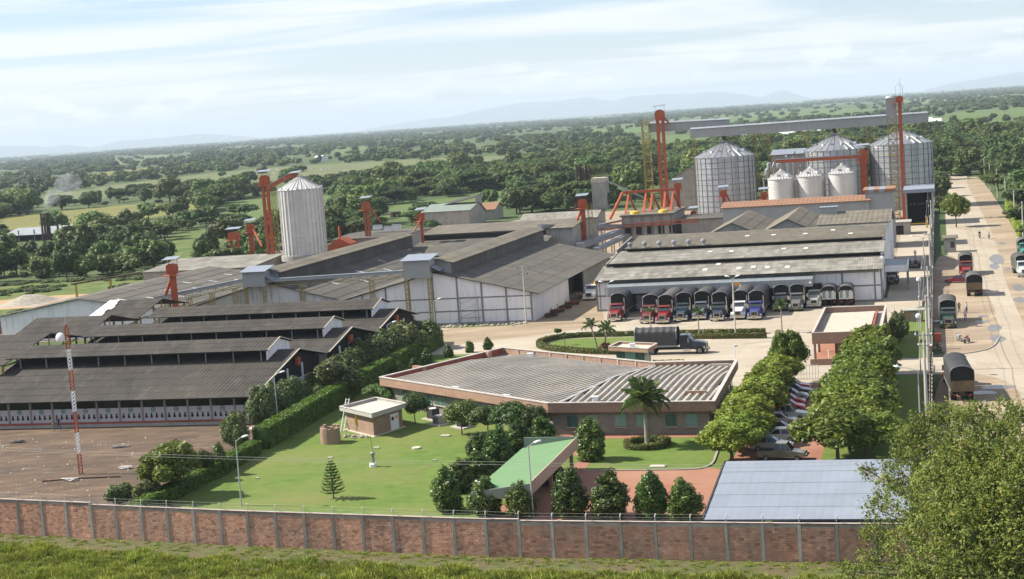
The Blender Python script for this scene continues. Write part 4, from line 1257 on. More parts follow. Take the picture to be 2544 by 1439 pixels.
# gatehouse with its sunken striped roof
EP = [GW(x, y, 4.0) for x, y in ((2020, 827), (2192, 822), (2197, 757), (2047, 763))]
ec = sum(EP, Vector()) / 4
ent = thing('gatehouse', 'brick gatehouse with a pale striped roof inside a tall parapet', 'gatehouse', *S(ec))
EW, ED = 4.5, 13.0
for (x0, x1, y0, y1) in ((-EW, EW, -ED, -ED + .2), (-EW, EW, ED - .2, ED), (-EW, -EW + .2, -ED + .2, ED - .2), (EW - .2, EW, -ED + .2, ED - .2)):
    m = MB(); m.box(x0, x1, y0, y1, 2.45 if y0 < 0 else .0, 3.92); m.build('parapet', 'fascia_brick', ent)
    m = MB(); m.box(x0 - .06, x1 + .06, y0 - .06, y1 + .06, 3.922, 4.0); m.build('coping', 'coping', ent)
n = 26
for k in range(n):
    y0 = -ED + .9 + (2 * ED - 3.2) * k / n; y1 = -ED + .9 + (2 * ED - 3.2) * (k + 1) / n
    m = MB(); m.tint = random.uniform(.3, .7)
    m.hexa([(-EW + 1.2, y0, 3.2), (EW - 1.6, y0, 3.35), (EW - 1.6, y1 - .06, 3.35), (-EW + 1.2, y1 - .06, 3.2), (-EW + 1.2, y0 + .1, 3.36), (EW - 1.6, y0 + .1, 3.5), (EW - 1.6, y1 - .3, 3.5), (-EW + 1.2, y1 - .3, 3.36)])
    m.build('roof_channel', 'pale_slab', ent)
m = MB(); m.box(-EW + .2, EW - .2, -ED + .2, ED - .2, 2.9, 3.15); m.build('roof_slab', 'concrete_wall', ent)
m = MB(); m.box(EW - 1.4, EW - 1.15, -ED + .9, ED - 2.4, 3.15, 3.62); m.build('roof_kerb', 'red_inner', ent)
m = MB(); m.box(-1.5, EW - .4, -ED + 3, ED - .3, 0, 2.9); m.build('wall', 'grey_brick', ent)
for y in (-ED + .5, -ED + 8, ED - 9, ED - .5):
    m = MB(); m.box(-EW + .15, -EW + .45, y - .15, y + .15, 0, 2.9); m.build('column', 'fascia_brick', ent)
m = MB(); m.box(-EW, EW, -ED - 2.5, ED, 0.0, .12); m.build('red_floor', 'red_paving', ent)
m = MB(); m.box(-1.8, -1.52, -ED + 4, -ED + 6, .12, 2.3); m.build('door', 'plank', ent)
m = MB(); m.box(-EW - .15, EW - 1, -ED - 2.65, -ED - 2.5, 0, .85); m.build('low_wall', 'fascia_brick', ent)
for x in (-EW, -EW + 2.2):
    m = MB(); m.tube([(x, -ED - 2.2, 0), (x, -ED - 2.2, 2.0)], .06); m.build('gate_post', 'white_metal', ent)

bb = SG(2270, 800)
t = thing('brick_meter_hut', 'tiny brick hut with a flat slab on the grass wedge by the fence', 'hut', bb[0], bb[1])
m = MB(); m.box(-1.4, 1.4, 0, 1.6, 0, 1.7); m.build('wall', 'hut_brick', t)
m = MB(); m.box(-1.7, 1.7, -.3, 1.9, 1.7, 1.85); m.build('slab', 'concrete_wall', t)
m = MB(); m.box(-.4, .4, -.05, .02, .1, 1.5); m.build('door', 'grey_steel', t)

# green carport
cpt = thing('green_carport', 'carport with a plain green sheet roof and tan side fascia', 'carport', -38.0, 134.4)
m = MB(); m.corr((2.4, 0, 3.05), (0, 19, 0), (-5.4, 0, -.75), 64, 1, .03, .04, cols=16, tr=(.45, .55)); m.build('roof', 'green_sheet', cpt)
m = MB()
for i in range(40): m.box(2.42, 2.5 + .02 * (i % 2), 19 * i / 40, 19 * (i + 1) / 40, 2.05, 3.22)
m.build('side_fascia', 'tan_sheet', cpt)
m = MB()
for i in range(24): m.box(-3.0 + 5.4 * i / 24, -3.0 + 5.4 * (i + 1) / 24, -.12 - .02 * (i % 2), -.02, 1.75, 2.35 + .72 * (i + .5) / 24)
m.build('front_fascia', 'green_grey', cpt)
m = MB()
for i in range(24): m.box(-3.0 + 5.4 * i / 24, -3.0 + 5.4 * (i + 1) / 24, 19.02, 19.12 + .02 * (i % 2), 2.0, 3.22)
m.build('back_fascia', 'green_grey', cpt)
for x in (-2.4, 1.9):
    for y in (.6, 9.5, 18.4):
        m = MB(); m.box(x - .16, x + .16, y - .16, y + .16, 0, 2.3 + (.5 if x > 0 else 0)); m.build('column', 'fascia_brick', cpt)

# blue grey shed roof by the front wall
ba, bb_ = SG(1748, 1290, 2.9)
bs = thing('sheet_metal_shed', 'blue-grey sheet metal shed roof behind the front wall, right', 'shed', ba, bb_)
BL, BD = 15.6, 14.6
m = MB(); m.hexa([(0, 0, 2.78), (BL, 0, 2.78), (BL, BD, 4.12), (0, BD, 4.12), (0, 0, 2.84), (BL, 0, 2.84), (BL, BD, 4.18), (0, BD, 4.18)]); m.build('roof_deck', 'tin_roof', bs)
sheets(bs, 'roof_sheet', 'tin_roof', (0, BD, 4.20), (BL, 0, 0), (0, -BD, -1.34), 11, 5, amp=.006, per=4, tr=(.3, .7), lift=.012)
for x in (.3, BL - .3):
    m = MB(); m.box(x - .1, x + .1, .2, BD - .2, 0, 2.75); m.build('side_wall', 'concrete_wall', bs)
m = MB(); m.box(.4, BL - .4, BD - .4, BD - .2, 0, 4.05); m.build('back_wall', 'concrete_wall', bs)
m = MB(); m.box(-.15, -.02, 0, BD, 2.6, 2.85); m.beam((-.08, 0, 2.9), (-.08, BD, 4.2), .12, .14); m.build('verge_board', 'dark_steel', bs)
# ------------------------------------------------------------------ silos
def silo(label, a, b, r, z0, ze, zp, rings, stiff, wall='galvanised', seam=True, rib=.14, ribmat='silo_seam', name='grain_silo', group=None, cat='silo', vents=10, ladder=None, roofmat=None):
    t = thing(name, label, cat, a, b, 0, group=group)
    N = 48
    for k in range(rings):
        m = MB(); m.tint = random.uniform(.25, .75)
        q0, q1 = z0 + (ze - z0) * k / rings, z0 + (ze - z0) * (k + 1) / rings
        nn = 6; prof = []
        for j in range(nn + 1): prof.append((r + (.025 if j % 2 else 0), q0 + (q1 - q0) * j / nn))
        i0 = len(m.v)
        for rr, z in prof:
            for j in range(N): m.v.append((rr * math.cos(2 * math.pi * j / N), rr * math.sin(2 * math.pi * j / N), z))
        for kk in range(nn):
            for j in range(N):
                if j % 4 == 0: m.tint = random.uniform(.25, .75)
                A = i0 + kk * N + j; B = i0 + kk * N + (j + 1) % N; m.face((A, B, B + N, A + N))
        m.build('wall_ring', wall, t, smooth=False)
        if seam and k:
            s = MB(); s.lathe([(r + .02, q0 - .05), (r + .10, q0 - .05), (r + .10, q0 + .05), (r + .02, q0 + .05)], N, cap=False); s.build('ring_seam', ribmat, t)
    for k in range(stiff):
        an = 2 * math.pi * (k + .5) / stiff; c, s_ = math.cos(an), math.sin(an)
        m = MB(); m.beam((c * (r + .06), s_ * (r + .06), z0), (c * (r + .06), s_ * (r + .06), ze - .05), rib, rib, up=(c, s_, 0)); m.build('stiffener', ribmat, t)
    # roof of wedge panels
    np_ = 28; rt = r * .07
    for k in range(np_):
        a1, a2 = 2 * math.pi * k / np_, 2 * math.pi * (k + 1) / np_
        m = MB(); m.tint = random.uniform(.3, .7); ro = r + .25
        p = lambda an, rr, z: (rr * math.cos(an), rr * math.sin(an), z)
        m.poly([p(a1, ro, ze), p(a2, ro, ze), p(a2, rt, zp), p(a1, rt, zp)])
        m.poly([p(a1 - .012, ro, ze + .02), p(a1 + .012, ro, ze + .02), p(a1, ro, ze + .17)]); m.beam(p(a1, ro, ze + .07), p(a1, rt, zp + .07), .09, .12)
        m.build('roof_panel', roofmat or wall, t)
    c = MB(); c.lathe([(rt + .12, zp - .1), (rt + .12, zp + .35), (rt * .5, zp + .5)], 16); c.build('roof_cap', wall, t)
    for k in range(vents):
        an = 2 * math.pi * (k + .3) / vents; f = .32
        rr = r * (1 - f); z = ze + (zp - ze) * f
        m = MB(); m.box(-.35, .35, -.3, .3, -.1, .55); m.build('roof_vent', 'white_metal' if k % 2 else 'grey_steel', t, loc=(rr * math.cos(an), rr * math.sin(an), z), rz=an)
    if ladder is not None:
        c, s_ = math.cos(ladder), math.sin(ladder); tx, ty = -s_ * .35, c * .35
        m = MB()
        for sg in (1, -1): m.beam((c * (r + .5) + tx * sg, s_ * (r + .5) + ty * sg, z0), (c * (r + .5) + tx * sg, s_ * (r + .5) + ty * sg, ze + .6), .08)
        for z in np.arange(z0 + .4, ze, .7): m.beam((c * (r + .5) + tx, s_ * (r + .5) + ty, z), (c * (r + .5) - tx, s_ * (r + .5) - ty, z), .07)
        m.build('ladder', 'grey_steel', t)
        m = MB(); m.beam((c * (r + .1), s_ * (r + .1), ze + .25), (c * rt, s_ * rt, zp + .25), .8, .12); m.build('roof_walk', 'galvanised', t)
    b_ = MB(); b_.lathe([(r + .3, 0), (r + .3, z0 + .02)], 32); b_.build('concrete_base', 'concrete_wall', t)
    return t


SBB = 500.0
for px, lab in ((1800, 'left of the three big galvanised silos, beside the tall orange elevator'), (2075, 'middle of the three big galvanised silos, behind the small pale silos'), (2238, 'rightmost big galvanised silo, nearest the road')):
    dxy = {1800: (388, 352), 2075: (371, 334), 2238: (356, 322)}[px]
    a, ze = SB(px, dxy[0], SBB); _, zp = SB(px, dxy[1], SBB)
    silo(lab, a, SBB, 9.25, .4, ze, zp, 11, 28, group='big galvanised silos', ladder=RAD(-62), vents=14)
SMB = 458.0
for px, ye, yp, lab in ((1941, 444, 424, 'leftmost of the three small pale silos'), (2014, 437, 416, 'middle of the three small pale silos'), (2092, 430, 410, 'rightmost of the three small pale silos, beside the red elevator')):
    a, ze = SB(px, ye, SMB); _, zp = SB(px, yp, SMB)
    silo(lab, a, SMB, 3.75, .4, ze, zp, 9, 0, 'silo_white', seam=False, group='small pale silos', name='small_silo', vents=6, ladder=RAD(-20))
# tall white silo, left, on columns
TSB = 370.0
ta, tze = SB(740, 470, TSB); _, tzp = SB(728, 440, TSB); _, tz0 = SB(752, 632, TSB)
tall = silo('tall ribbed white silo standing on concrete columns above the warehouse roofs', ta + .6, TSB, 5.35, tz0, tze, tzp, 14, 30, 'silo_white', seam=False, rib=.24, ribmat='silo_white', name='tall_silo', vents=0, ladder=None)
for o in list(tall.children):
    if o.name.startswith('concrete_base'): bpy.data.objects.remove(o)
m = MB(); m.lathe([(5.6, tz0 - 1.4), (5.95, tz0 - 1.3), (5.95, tz0 + .05), (5.3, tz0 + .06)], 36); m.build('ring_beam', 'concrete_wall', tall)
for k in range(12):
    an = 2 * math.pi * k / 12; m = MB(); m.lathe([(.3, 0), (.3, tz0 - 1.35)], 10, 5.2 * math.cos(an), 5.2 * math.sin(an)); m.build('column', 'concrete_wall', tall)
for k in range(14):
    an = 2 * math.pi * k / 14; m = MB(); m.box(-.22, .22, -.2, .2, -.05, .55); m.build('eave_vent', 'white_metal', tall, loc=(5.3 * math.cos(an), 5.3 * math.sin(an), tze), rz=an)


# ------------------------------------------------------------------ bucket elevators
def elevator(label, px, ytop, b, w=1.1, legs=1, mat='orange_steel', hood=True, spout=None, ybot=None, cage=False, dx=0.0, hoodmat='tin_roof', zbot=0.02, head=1.5, flare=False, sep=1.3):
    a, zt = SB(px, ytop, b)
    t = thing('bucket_elevator', label, 'elevator', a, b, 0, group='orange bucket elevators')
    zh = zt - head
    if legs == 1:
        m = MB(); m.box(-w / 2, w / 2, -w * .35, w * .35, zbot, zh); m.build('leg_casing', mat, t)
        m = MB()
        for z in np.arange(2, zh, 2.4): m.box(-w / 2 - .07, w / 2 + .07, -w * .35 - .07, w * .35 + .07, z, z + .12)
        m.build('casing_flanges', mat, t, kind='stuff')
    else:
        for sx in (-1, 1):
            m = MB(); m.box(sx * sep / 2 - w * .3, sx * sep / 2 + w * .3, -w * .3, w * .3, zbot, zh); m.build('leg_casing', mat, t)
        m = MB()
        for i, z in enumerate(np.arange(1.5, zh - .5, 1.8)): m.beam((-sep / 2, 0, z), (sep / 2, 0, z + (0 if i % 2 else 1.2)), .14)
        m.build('leg_bracing', mat, t, kind='stuff')
    ww = w / 2 + .35 if legs == 1 else sep / 2 + w * .3 + .15
    m = MB(); prof = [(-ww, zh - .9), (ww, zh - .9), (ww + .15, zh + head * .35)]
    for k in range(7):
        an = math.pi * k / 6; prof.append(((ww + .1) * math.cos(an), zh + head * .4 + head * .42 * math.sin(an)))
    prof.append((-ww - .15, zh + head * .35))
    m.extr(prof, 'y', -.55, .55); m.build('head', mat, t)
    m = MB(); m.box(-ww * 1.1, ww * 1.1, -.7, .7, zbot, zbot + 1.4)
    m.build('boot', mat, t)
    if flare:
        m = MB(); m.hexa([(-w * 1.5, -w, zbot), (w * 1.4, -w, zbot), (w * 1.4, w, zbot), (-w * 1.5, w, zbot), (-w * .5, -w * .4, zh * .45), (w * .5, -w * .4, zh * .45), (w * .5, w * .4, zh * .45), (-w * .5, w * .4, zh * .45)]); m.build('flared_base', mat, t)
    if hood:
        for sx in (-1, 1):
            m = MB(); m.beam((sx * ww, .5, zh), (sx * ww, .5, zt + .75), .08); m.build('hood_post', mat, t)
        m = MB(); m.hexa([(-ww - .6, -1.0, zt + .45), (ww + .6, -1.0, zt + .55), (ww + .6, 1.2, zt + .95), (-ww - .6, 1.2, zt + .85), (-ww - .6, -1.0, zt + .53), (ww + .6, -1.0, zt + .63), (ww + .6, 1.2, zt + 1.03), (-ww - .6, 1.2, zt + .93)]); m.build('rain_hood', hoodmat, t)
    m = MB(); m.box(-ww - .9, ww + .3, -1.0, 1.0, zh - 1.2, zh - 1.1)
    for x in np.linspace(-ww - .9, ww + .3, 4): m.beam((x, -1.0, zh - 1.1), (x, -1.0, zh - .1), .05)
    m.beam((-ww - .9, -1.0, zh - .1), (ww + .3, -1.0, zh - .1), .06)
    m.build('service_platform', mat, t, kind='stuff')
    if cage:
        m = MB(); truss(m, (ww + .8, .2, zbot), (ww + .8, .2, zh), .9, int(zh / 1.6), .05); m.build('ladder_tower', 'yellow_steel', t)
    if spout:
        ex, eb, ez = spout
        m = MB(); m.tube([(ww * .7, 0, zh + .1), (ex - a, eb - b, ez)], .28 if w > .7 else .18, 8); m.build('spout', mat, t)
    return t


elevator('orange elevator with a white hood and slanting chute beside the drying sheds', 426, 652, 258.6, .95, spout=(-134.5, 262.0, 8.0), flare=True, head=1.2)
elevator('tall twin-leg red elevator beside the tall white silo', 656, 432, 373.5, 1.15, legs=2, cage=True, head=1.8, sep=1.25)
elevator('short orange elevator cluster nearest the left boundary, with a white hood', 580, 574, 392, .9, legs=2, head=1.3, sep=2.0)
elevator('round-headed orange elevator just left of the tall silo elevator', 621, 553, 400, 1.2, head=1.6, spout=(SB(650, 600, 396)[0], 396, SB(650, 612, 396)[1]))
elevator('rust-red elevator right of the tall white silo', 908, 497, 402, 1.0, legs=2, mat='rust_orange', spout=(SB(945, 550, 404)[0], 404, SB(945, 552, 404)[1]), head=1.6, sep=.9)
elevator('slim orange elevator rising between the two gabled warehouse roofs', 1045, 527, 349, .55, spout=(SB(1030, 570, 346)[0], 346, SB(1030, 573, 346)[1]), head=1.0)
elevator('orange elevator behind the white warehouse, next to the sloping conveyors', 1446, 492, 362, .95, cage=True, spout=(SB(1432, 547, 362)[0], 362, SB(1430, 550, 362)[1]), head=1.3)
elevator('orange elevator at the right end of the orange pipe frame', 1683, 452, 424, .95, head=1.2)
elevator('small orange elevator in front of the left big silo', 1797, 470, 412, .75, head=1.1, spout=(SB(1822, 515, 412)[0], 412, SB(1824, 518, 412)[1]))
elevator('low orange elevator stub between the pipe frame and the left big silo', 1723, 522, 418, .6, head=.9)
elevator('small orange hooded elevator left of the small pale silos', 1898, 475, 416, .8, head=1.0)
elevator('broad orange-red elevator between the middle and right big silos', 2143, 366, 466, 1.9, head=3.0)
e1 = elevator('tallest orange lattice elevator beyond the gabled warehouses, round headed', 1638, 268, 512, 1.5, legs=2, head=3.0, spout=(SB(1662, 302, 512)[0], 512, SB(1662, 306, 512)[1]), sep=1.7)
e2 = elevator('thin tall orange elevator in front of the rightmost big silo', 2234, 236, 444, .95, hood=False, head=1.2)
zt2 = SB(2234, 236, 444)[1]
m = MB(); m.tube([(-.9, 0, zt2), (-.9, 0, zt2 + 2.2), (0, 0, zt2 + 3), (.9, 0, zt2 + 2.2), (.9, 0, zt2)], .05, 4); m.tube([(.3, 0, zt2), (.3, 0, zt2 + 4.5)], .04, 4); m.build('antenna_hoop', 'wire', e2)


def tower(label, px, ytop, b, w, name='lattice_tower', mat='yellow_steel', z0=0.02, group='yellow lattice towers'):
    a, zt = SB(px, ytop, b)
    t = thing(name, label, 'tower', a, b, 0, group=group)
    m = MB(); truss(m, (0, 0, z0), (0, 0, zt), w, int(zt / (w * .9)), .14); m.build('lattice', mat, t)
    for z in np.arange(6, zt, 6):
        m = MB(); m.box(-w * .6, w * .6, -w * .6, w * .6, z, z + .1); m.build('landing', mat, t)
    return t


tower('leaning-looking yellow lattice tower left of the tallest orange elevator', 1603, 296, 514, 2.3)
tw = tower('yellow lattice stair tower in front of the rightmost big silo', 2215, 290, 446, 2.2)
zc = SB(2215, 290, 446)[1]
m = MB(); m.box(-1.4, 1.4, -1.2, 1.2, zc, zc + 5.0); m.lathe([(1.6, zc + 5.0), (1.2, zc + 5.5), (.2, zc + 5.7)], 12); m.build('cabin', 'grey_cladding', tw)


def gallery(label, p0, p1, b, h, w, dark=True):
    a0, z0 = SB(p0[0], p0[1], b); a1, z1 = SB(p1[0], p1[1], b)
    t = thing('conveyor_gallery', label, 'conveyor', a0, b, 0, group='roofed galleries over the silos')
    L = a1 - a0; n = int(L / .9)
    m = MB()
    for i in range(n):
        m.tint = random.uniform(.35, .65); f0, f1 = i / n, (i + 1) / n
        zz0 = z0 + (z1 - z0) * f0
        m.box(L * f0, L * f1 + .002, -w / 2 - .03 * (i % 2), w / 2, zz0 - h, zz0)
    m.build('cladding', 'grey_cladding', t)
    n2 = int(L / 4)
    for i in range(n2):
        f0, f1 = i / n2, (i + 1) / n2; zz = z0 + (z1 - z0) * f0
        r = MB(); r.tint = random.uniform(.2, .8); r.hexa([(L * f0, -w / 2 - .35, zz + .02), (L * f1 - .1, -w / 2 - .35, zz + .02), (L * f1 - .1, w / 2 + .3, zz + .45), (L * f0, w / 2 + .3, zz + .45), (L * f0, -w / 2 - .35, zz + .1), (L * f1 - .1, -w / 2 - .35, zz + .1), (L * f1 - .1, w / 2 + .3, zz + .53), (L * f0, w / 2 + .3, zz + .53)])
        r.build('roof_sheet', 'galvanised', t)
    return t, a0, a1, z0, z1


gl, ga0, ga1, gz0, gz1 = gallery('long grey gallery bridging the tops of the three big silos', (1715, 322), (2306, 281), SBB, 2.7, 2.4)
for px in (1722, 1872, 1905, 2002, 2152, 2163, 2298):
    a, _ = SB(px, 330, SBB + 1.5); m = MB(); truss(m, (a - ga0, 1.5 + (9.5 if px not in (1722, 2298) else 0), .02), (a - ga0, 1.5 + (3 if px not in (1722, 2298) else 0), gz0 - 2.7), .8, 18, .07); m.build('lattice_leg', 'yellow_steel', gl)
for px in (1800, 2075, 2238):
    a, _ = SB(px, 360, SBB); zz = gz0 - 2.7 + (gz1 - gz0) * (a - ga0) / (ga1 - ga0)
    m = MB(); m.box(a - ga0 - .55, a - ga0 + .55, -.5, .5, zz - 4.6, zz); m.build('drop_chute', 'rusty_pipe', gl)
g2, *_ = gallery('shorter grey gallery behind the tallest orange elevator', (1612, 308), (1812, 297), SBB + 16, 2.7, 2.2)
conveyor('red conveyor above the small pale silos', (*(lambda q: (q[0], SMB + 1.5, q[1]))(SB(1928, 402, SMB + 1.5)),), (*(lambda q: (q[0], SMB + 1.5, q[1]))(SB(2138, 389, SMB + 1.5)),), 1.0, .9, 'orange_steel', sup=4, lat=False, legs='grey_steel')
conveyor('slanting conveyor between the tall red elevator and the tall silo top', (*(lambda q: (q[0], 372.5, q[1]))(SB(668, 466, 372.5)),), (*(lambda q: (q[0], 371, q[1]))(SB(728, 432, 371)),), 1.2, .8, 'rust_orange', sup=0, lat=False)
a, z = SB(733, 424, 370.5); t = thing('silo_top_hood', 'small rust-red head with a white hood on top of the tall silo', 'hood', a, 370.5, z - 2.6)
m = MB(); m.box(-.6, .6, -.6, .6, 0, 1.9); m.build('casing', 'rust_orange', t); m = MB(); m.hexa([(-1.5, -1.2, 1.9), (1.5, -1.2, 2.1), (1.5, 1.2, 2.5), (-1.5, 1.2, 2.3), (-1.5, -1.2, 2.0), (1.5, -1.2, 2.2), (1.5, 1.2, 2.6), (-1.5, 1.2, 2.4)]); m.build('hood', 'tin_roof', t)


# ------------------------------------------------------------------ process buildings at the back
def hall(name, label, px0, px1, b0, b1, zf, zr, zb, mat='brown_roof', wall='concrete_wall', cat='building', rib=2.2, overh=.5, ridge=.5, group=None):
    """building whose ridge runs along a; px0/px1 surveyed on the front plane"""
    a0, a1 = px0, px1
    t = thing(name, label, cat, a0, b0, group=group)
    L, D = a1 - a0, b1 - b0
    yr = D * ridge
    r = MB(); r.corr((-overh, yr, zr), (L + 2 * overh, 0, 0), (0, -yr - overh, zf - zr), max(4, int(L * rib)), 4, .05, .08, cols=max(2, int(L / 1.1)), lap=.03); r.build('front_roof', mat, t, kind='stuff')
    if zb is not None:
        r = MB(); r.corr((-overh, yr, zr), (L + 2 * overh, 0, 0), (0, D - yr + overh, zb - zr), max(4, int(L * rib)), 4, .05, .08, cols=max(2, int(L / 1.1)), lap=.03); r.build('back_roof', mat, t, kind='stuff')
    w = MB(); w.box(0, L, 0, .2, 0, zf - .05); w.build('front_wall', wall, t)
    zbb = zb if zb is not None else zr
    w = MB(); w.box(0, L, D - .2, D, 0, zbb - .05); w.build('back_wall', wall, t)
    for x in (0, L - .2):
        w = MB(); w.extr([(.2, 0), (D - .2, 0), (D - .2, zbb - .1), (yr, zr - .12), (.2, zf - .05)], 'x', x, x + .2); w.build('end_wall', wall, t)
    return t


def xhall(name, label, a0, a1, b0, b1, ze, zr, mat='brown_roof', wall='concrete_wall', cat='building', group=None):
    """building whose ridge runs along b"""
    c = (a0 + a1) / 2
    t = thing(name, label, cat, c, b0, group=group)
    h, D = (a1 - a0) / 2, b1 - b0
    for s_ in (1, -1):
        r = MB(); r.corr((0, -.4, zr), (0, D + .4, 0), (s_ * (h + .4), 0, (ze - zr) * (h + .4) / h), int(D * 2.2), 3, .05, .08, cols=max(2, int(D / 1.1)), lap=.03); r.build('roof_slope', mat, t, kind='stuff')
        w = MB(); w.box(*sorted((s_ * h, s_ * (h - .2))), .2, D, 0, ze - .05); w.build('side_wall', wall, t)
    for y in (0, D - .2):
        w = MB(); w.extr([(-h, 0), (h, 0), (h, ze - .05), (0, zr - .15), (-h, ze - .05)], 'y', y, y + .2); w.build('gable_wall', wall, t)
    return t


# cross hall behind the warehouses
a0 = SB(1050, 590, 352)[0]; a1 = SB(1420, 560, 352)[0]
zf = SB(1057, 584, 352)[1]; zr = SB(1200, 555, 366)[1]
hd = hall('cross_hall', 'long low hall across the back ends of the gabled warehouses', a0, a1, 352, 380, zf, zr, zf, 'brown_roof')
m = MB(); m.box(0, a1 - a0 - 6, -1.2, .0, zf - 1.5, zf - .15); m.build('dark_clerestory', 'inside_dark', hd)
r = MB(); r.corr((0, -1.2, zf - 1.3), (a1 - a0 - 4, 0, 0), (0, -16, -2.2), 140, 4, .05, .08, cols=40); r.build('lean_to_roof', 'grey_roof', hd, kind='stuff')
# left outbuildings between boundary wall and the tall silo
hall('patched_lean_to', 'low lean-to with pale patched sheets left of the tall silo', -186, -158, 352, 392, 4.4, 5.6, 4.2, 'pale_roof')
hall('low_lean_to', 'long low dark lean-to along the left boundary behind the skylight warehouse', -165, -137, 347, 358, 2.6, 3.2, 2.4, 'brown_roof')
t = thing('orange_dryer_box', 'small orange box dryer with a stub chimney right of the tall silo', 'dryer', SB(845, 625, 392)[0], 392)
zt = SB(845, 592, 392)[1]
m = MB(); m.extr([(-3, 0), (3, 0), (3, zt - 1.6), (0, zt), (-3, zt - 1.6)], 'y', 0, 6); m.build('body', 'orange_steel', t)
m = MB(); m.tube([(-.5, 2, zt - .6), (-.5, 2, zt + 3)], .35, 8); m.build('stub_chimney', 'orange_steel', t)
hall('flat_annex', 'low dark annex around the rust-red elevator', SB(830, 625, 398)[0], SB(1000, 600, 398)[0], 398, 425, SB(900, 592, 398)[1], SB(900, 585, 405)[1] + .2, SB(900, 592, 398)[1], 'grey_roof')
for k, (px, py) in enumerate(((938, 563), (965, 566), (985, 562))):
    a, z = SB(px, py, 410); t = thing('roof_tank', ('white box tank on the annex roof, left', 'white box tank on the annex roof, middle', 'white box tank on the annex roof, right')[k], 'tank', a, 410, z - .8, group='white tanks on the annex roof')
    m = MB(); m.box(-1.2, 1.2, -.6, .6, 0, 1.1); m.build('tank_body', 'white_metal', t); m = MB(); m.box(-1.3, 1.3, -.7, .7, 1.1, 1.2); m.build('tank_lid', 'grey_steel', t)

# concrete dryer building with the orange pipe frame
PB = 398.0
pa0, pz = SB(1545, 540, PB); pa1 = SB(1668, 535, PB)[0]
pz = SB(1545, 540, PB)[1]
pr = thing('dryer_building', 'grey concrete dryer building carrying a frame of fat orange pipes', 'building', pa0, PB)
L = pa1 - pa0
m = MB(); m.box(0, L, 0, 22, 0, pz); m.build('wall', 'concrete_wall', pr)
m = MB(); m.box(-.5, L + .5, -.5, 22.5, pz, pz + .45); m.build('roof_slab', 'brown_roof', pr)
for k, x in enumerate((.6, 3.4, 6.2, 9.0, 11.8)):
    m = MB(); m.box(x, x + 1.6, -.06, .02, pz - 4.6, pz - 2.6); m.build('dark_opening', 'inside_dark', pr)
for x in np.linspace(.1, L - .1, 6):
    m = MB(); m.box(x - .2, x + .2, -.15, .02, 0, pz - .1); m.build('pilaster', 'grey_frame', pr)
for z in (pz - 1.6, pz - 2.3):
    m = MB(); m.beam((-6, -.9, z - .5), (L + 7, -.9, z + .3), .28); m.build('orange_rail', 'orange_steel', pr)
fr = thing('orange_pipe_frame', 'orange header pipe with fat slanting legs on the dryer building roof', 'pipework', pa0, PB + 12, pz + .45)
zb = SB(1560, 478, PB + 12)[1] - pz - .45
xs0, xs1 = SB(1545, 480, PB + 12)[0] - pa0, SB(1680, 470, PB + 12)[0] - pa0
m = MB(); m.beam((xs0, 0, zb), (xs1, 0, zb + .1), .6, .65); m.build('header', 'orange_steel', fr)
for k, f in enumerate((.12, .44, .56, .80, .94)):
    x = xs0 + (xs1 - xs0) * f
    m = MB(); m.hexa([(x - .3, -5.7, .05), (x + .3, -5.7, .05), (x + .3, -5.1, .05), (x - .3, -5.1, .05), (x - .22, -.3, zb - .5), (x + .22, -.3, zb - .5), (x + .22, .3, zb - .5), (x - .22, .3, zb - .5)]); m.build('front_leg', 'orange_steel', fr)
    m = MB(); m.hexa([(x + .6, 4.2, .05), (x + 1.1, 4.2, .05), (x + 1.1, 4.8, .05), (x + .6, 4.8, .05), (x - .2, -.3, zb - .5), (x + .2, -.3, zb - .5), (x + .2, .3, zb - .5), (x - .2, .3, zb - .5)]); m.build('back_leg', 'orange_steel', fr)
m = MB(); m.tube([(xs0 + .2, 0, zb), (xs0 - 2.6, -4.5, -1.2)], .36, 8); m.build('down_pipe', 'orange_steel', fr)
for x in (1.2, 8.5):
    m = MB(); m.lathe([(1.3, .02), (1.1, .6), (.4, .8)], 16, x + 1.5, -8.5); m.build('yellow_drum', 'yellow_paint', fr)
for k, (p, q, w, mat, lab) in enumerate([((1340, 563), (1545, 562), .9, 'grey_steel', 'grey sloping conveyor tube from the white warehouse to the dryer building'), ((1300, 600), (1545, 548), .5, 'orange_steel', 'thin red pipe crossing behind the white warehouse'), ((1440, 612), (1545, 575), 1.4, 'grey_cladding', 'wide grey belt casing climbing to the dryer building'), ((1480, 622), (1560, 585), 1.0, 'grey_steel', 'lower grey belt casing beside the dryer building')]):
    A = SB(*p, 350); B = SB(*q, PB - 1)
    conveyor(lab, (A[0], 350, max(1.5, A[1])), (B[0], PB - 1, B[1]), w, w * .8, mat, sup=2, lat=False, name='conveyor_tube', legs='grey_steel', group='conveyors behind the white warehouse')
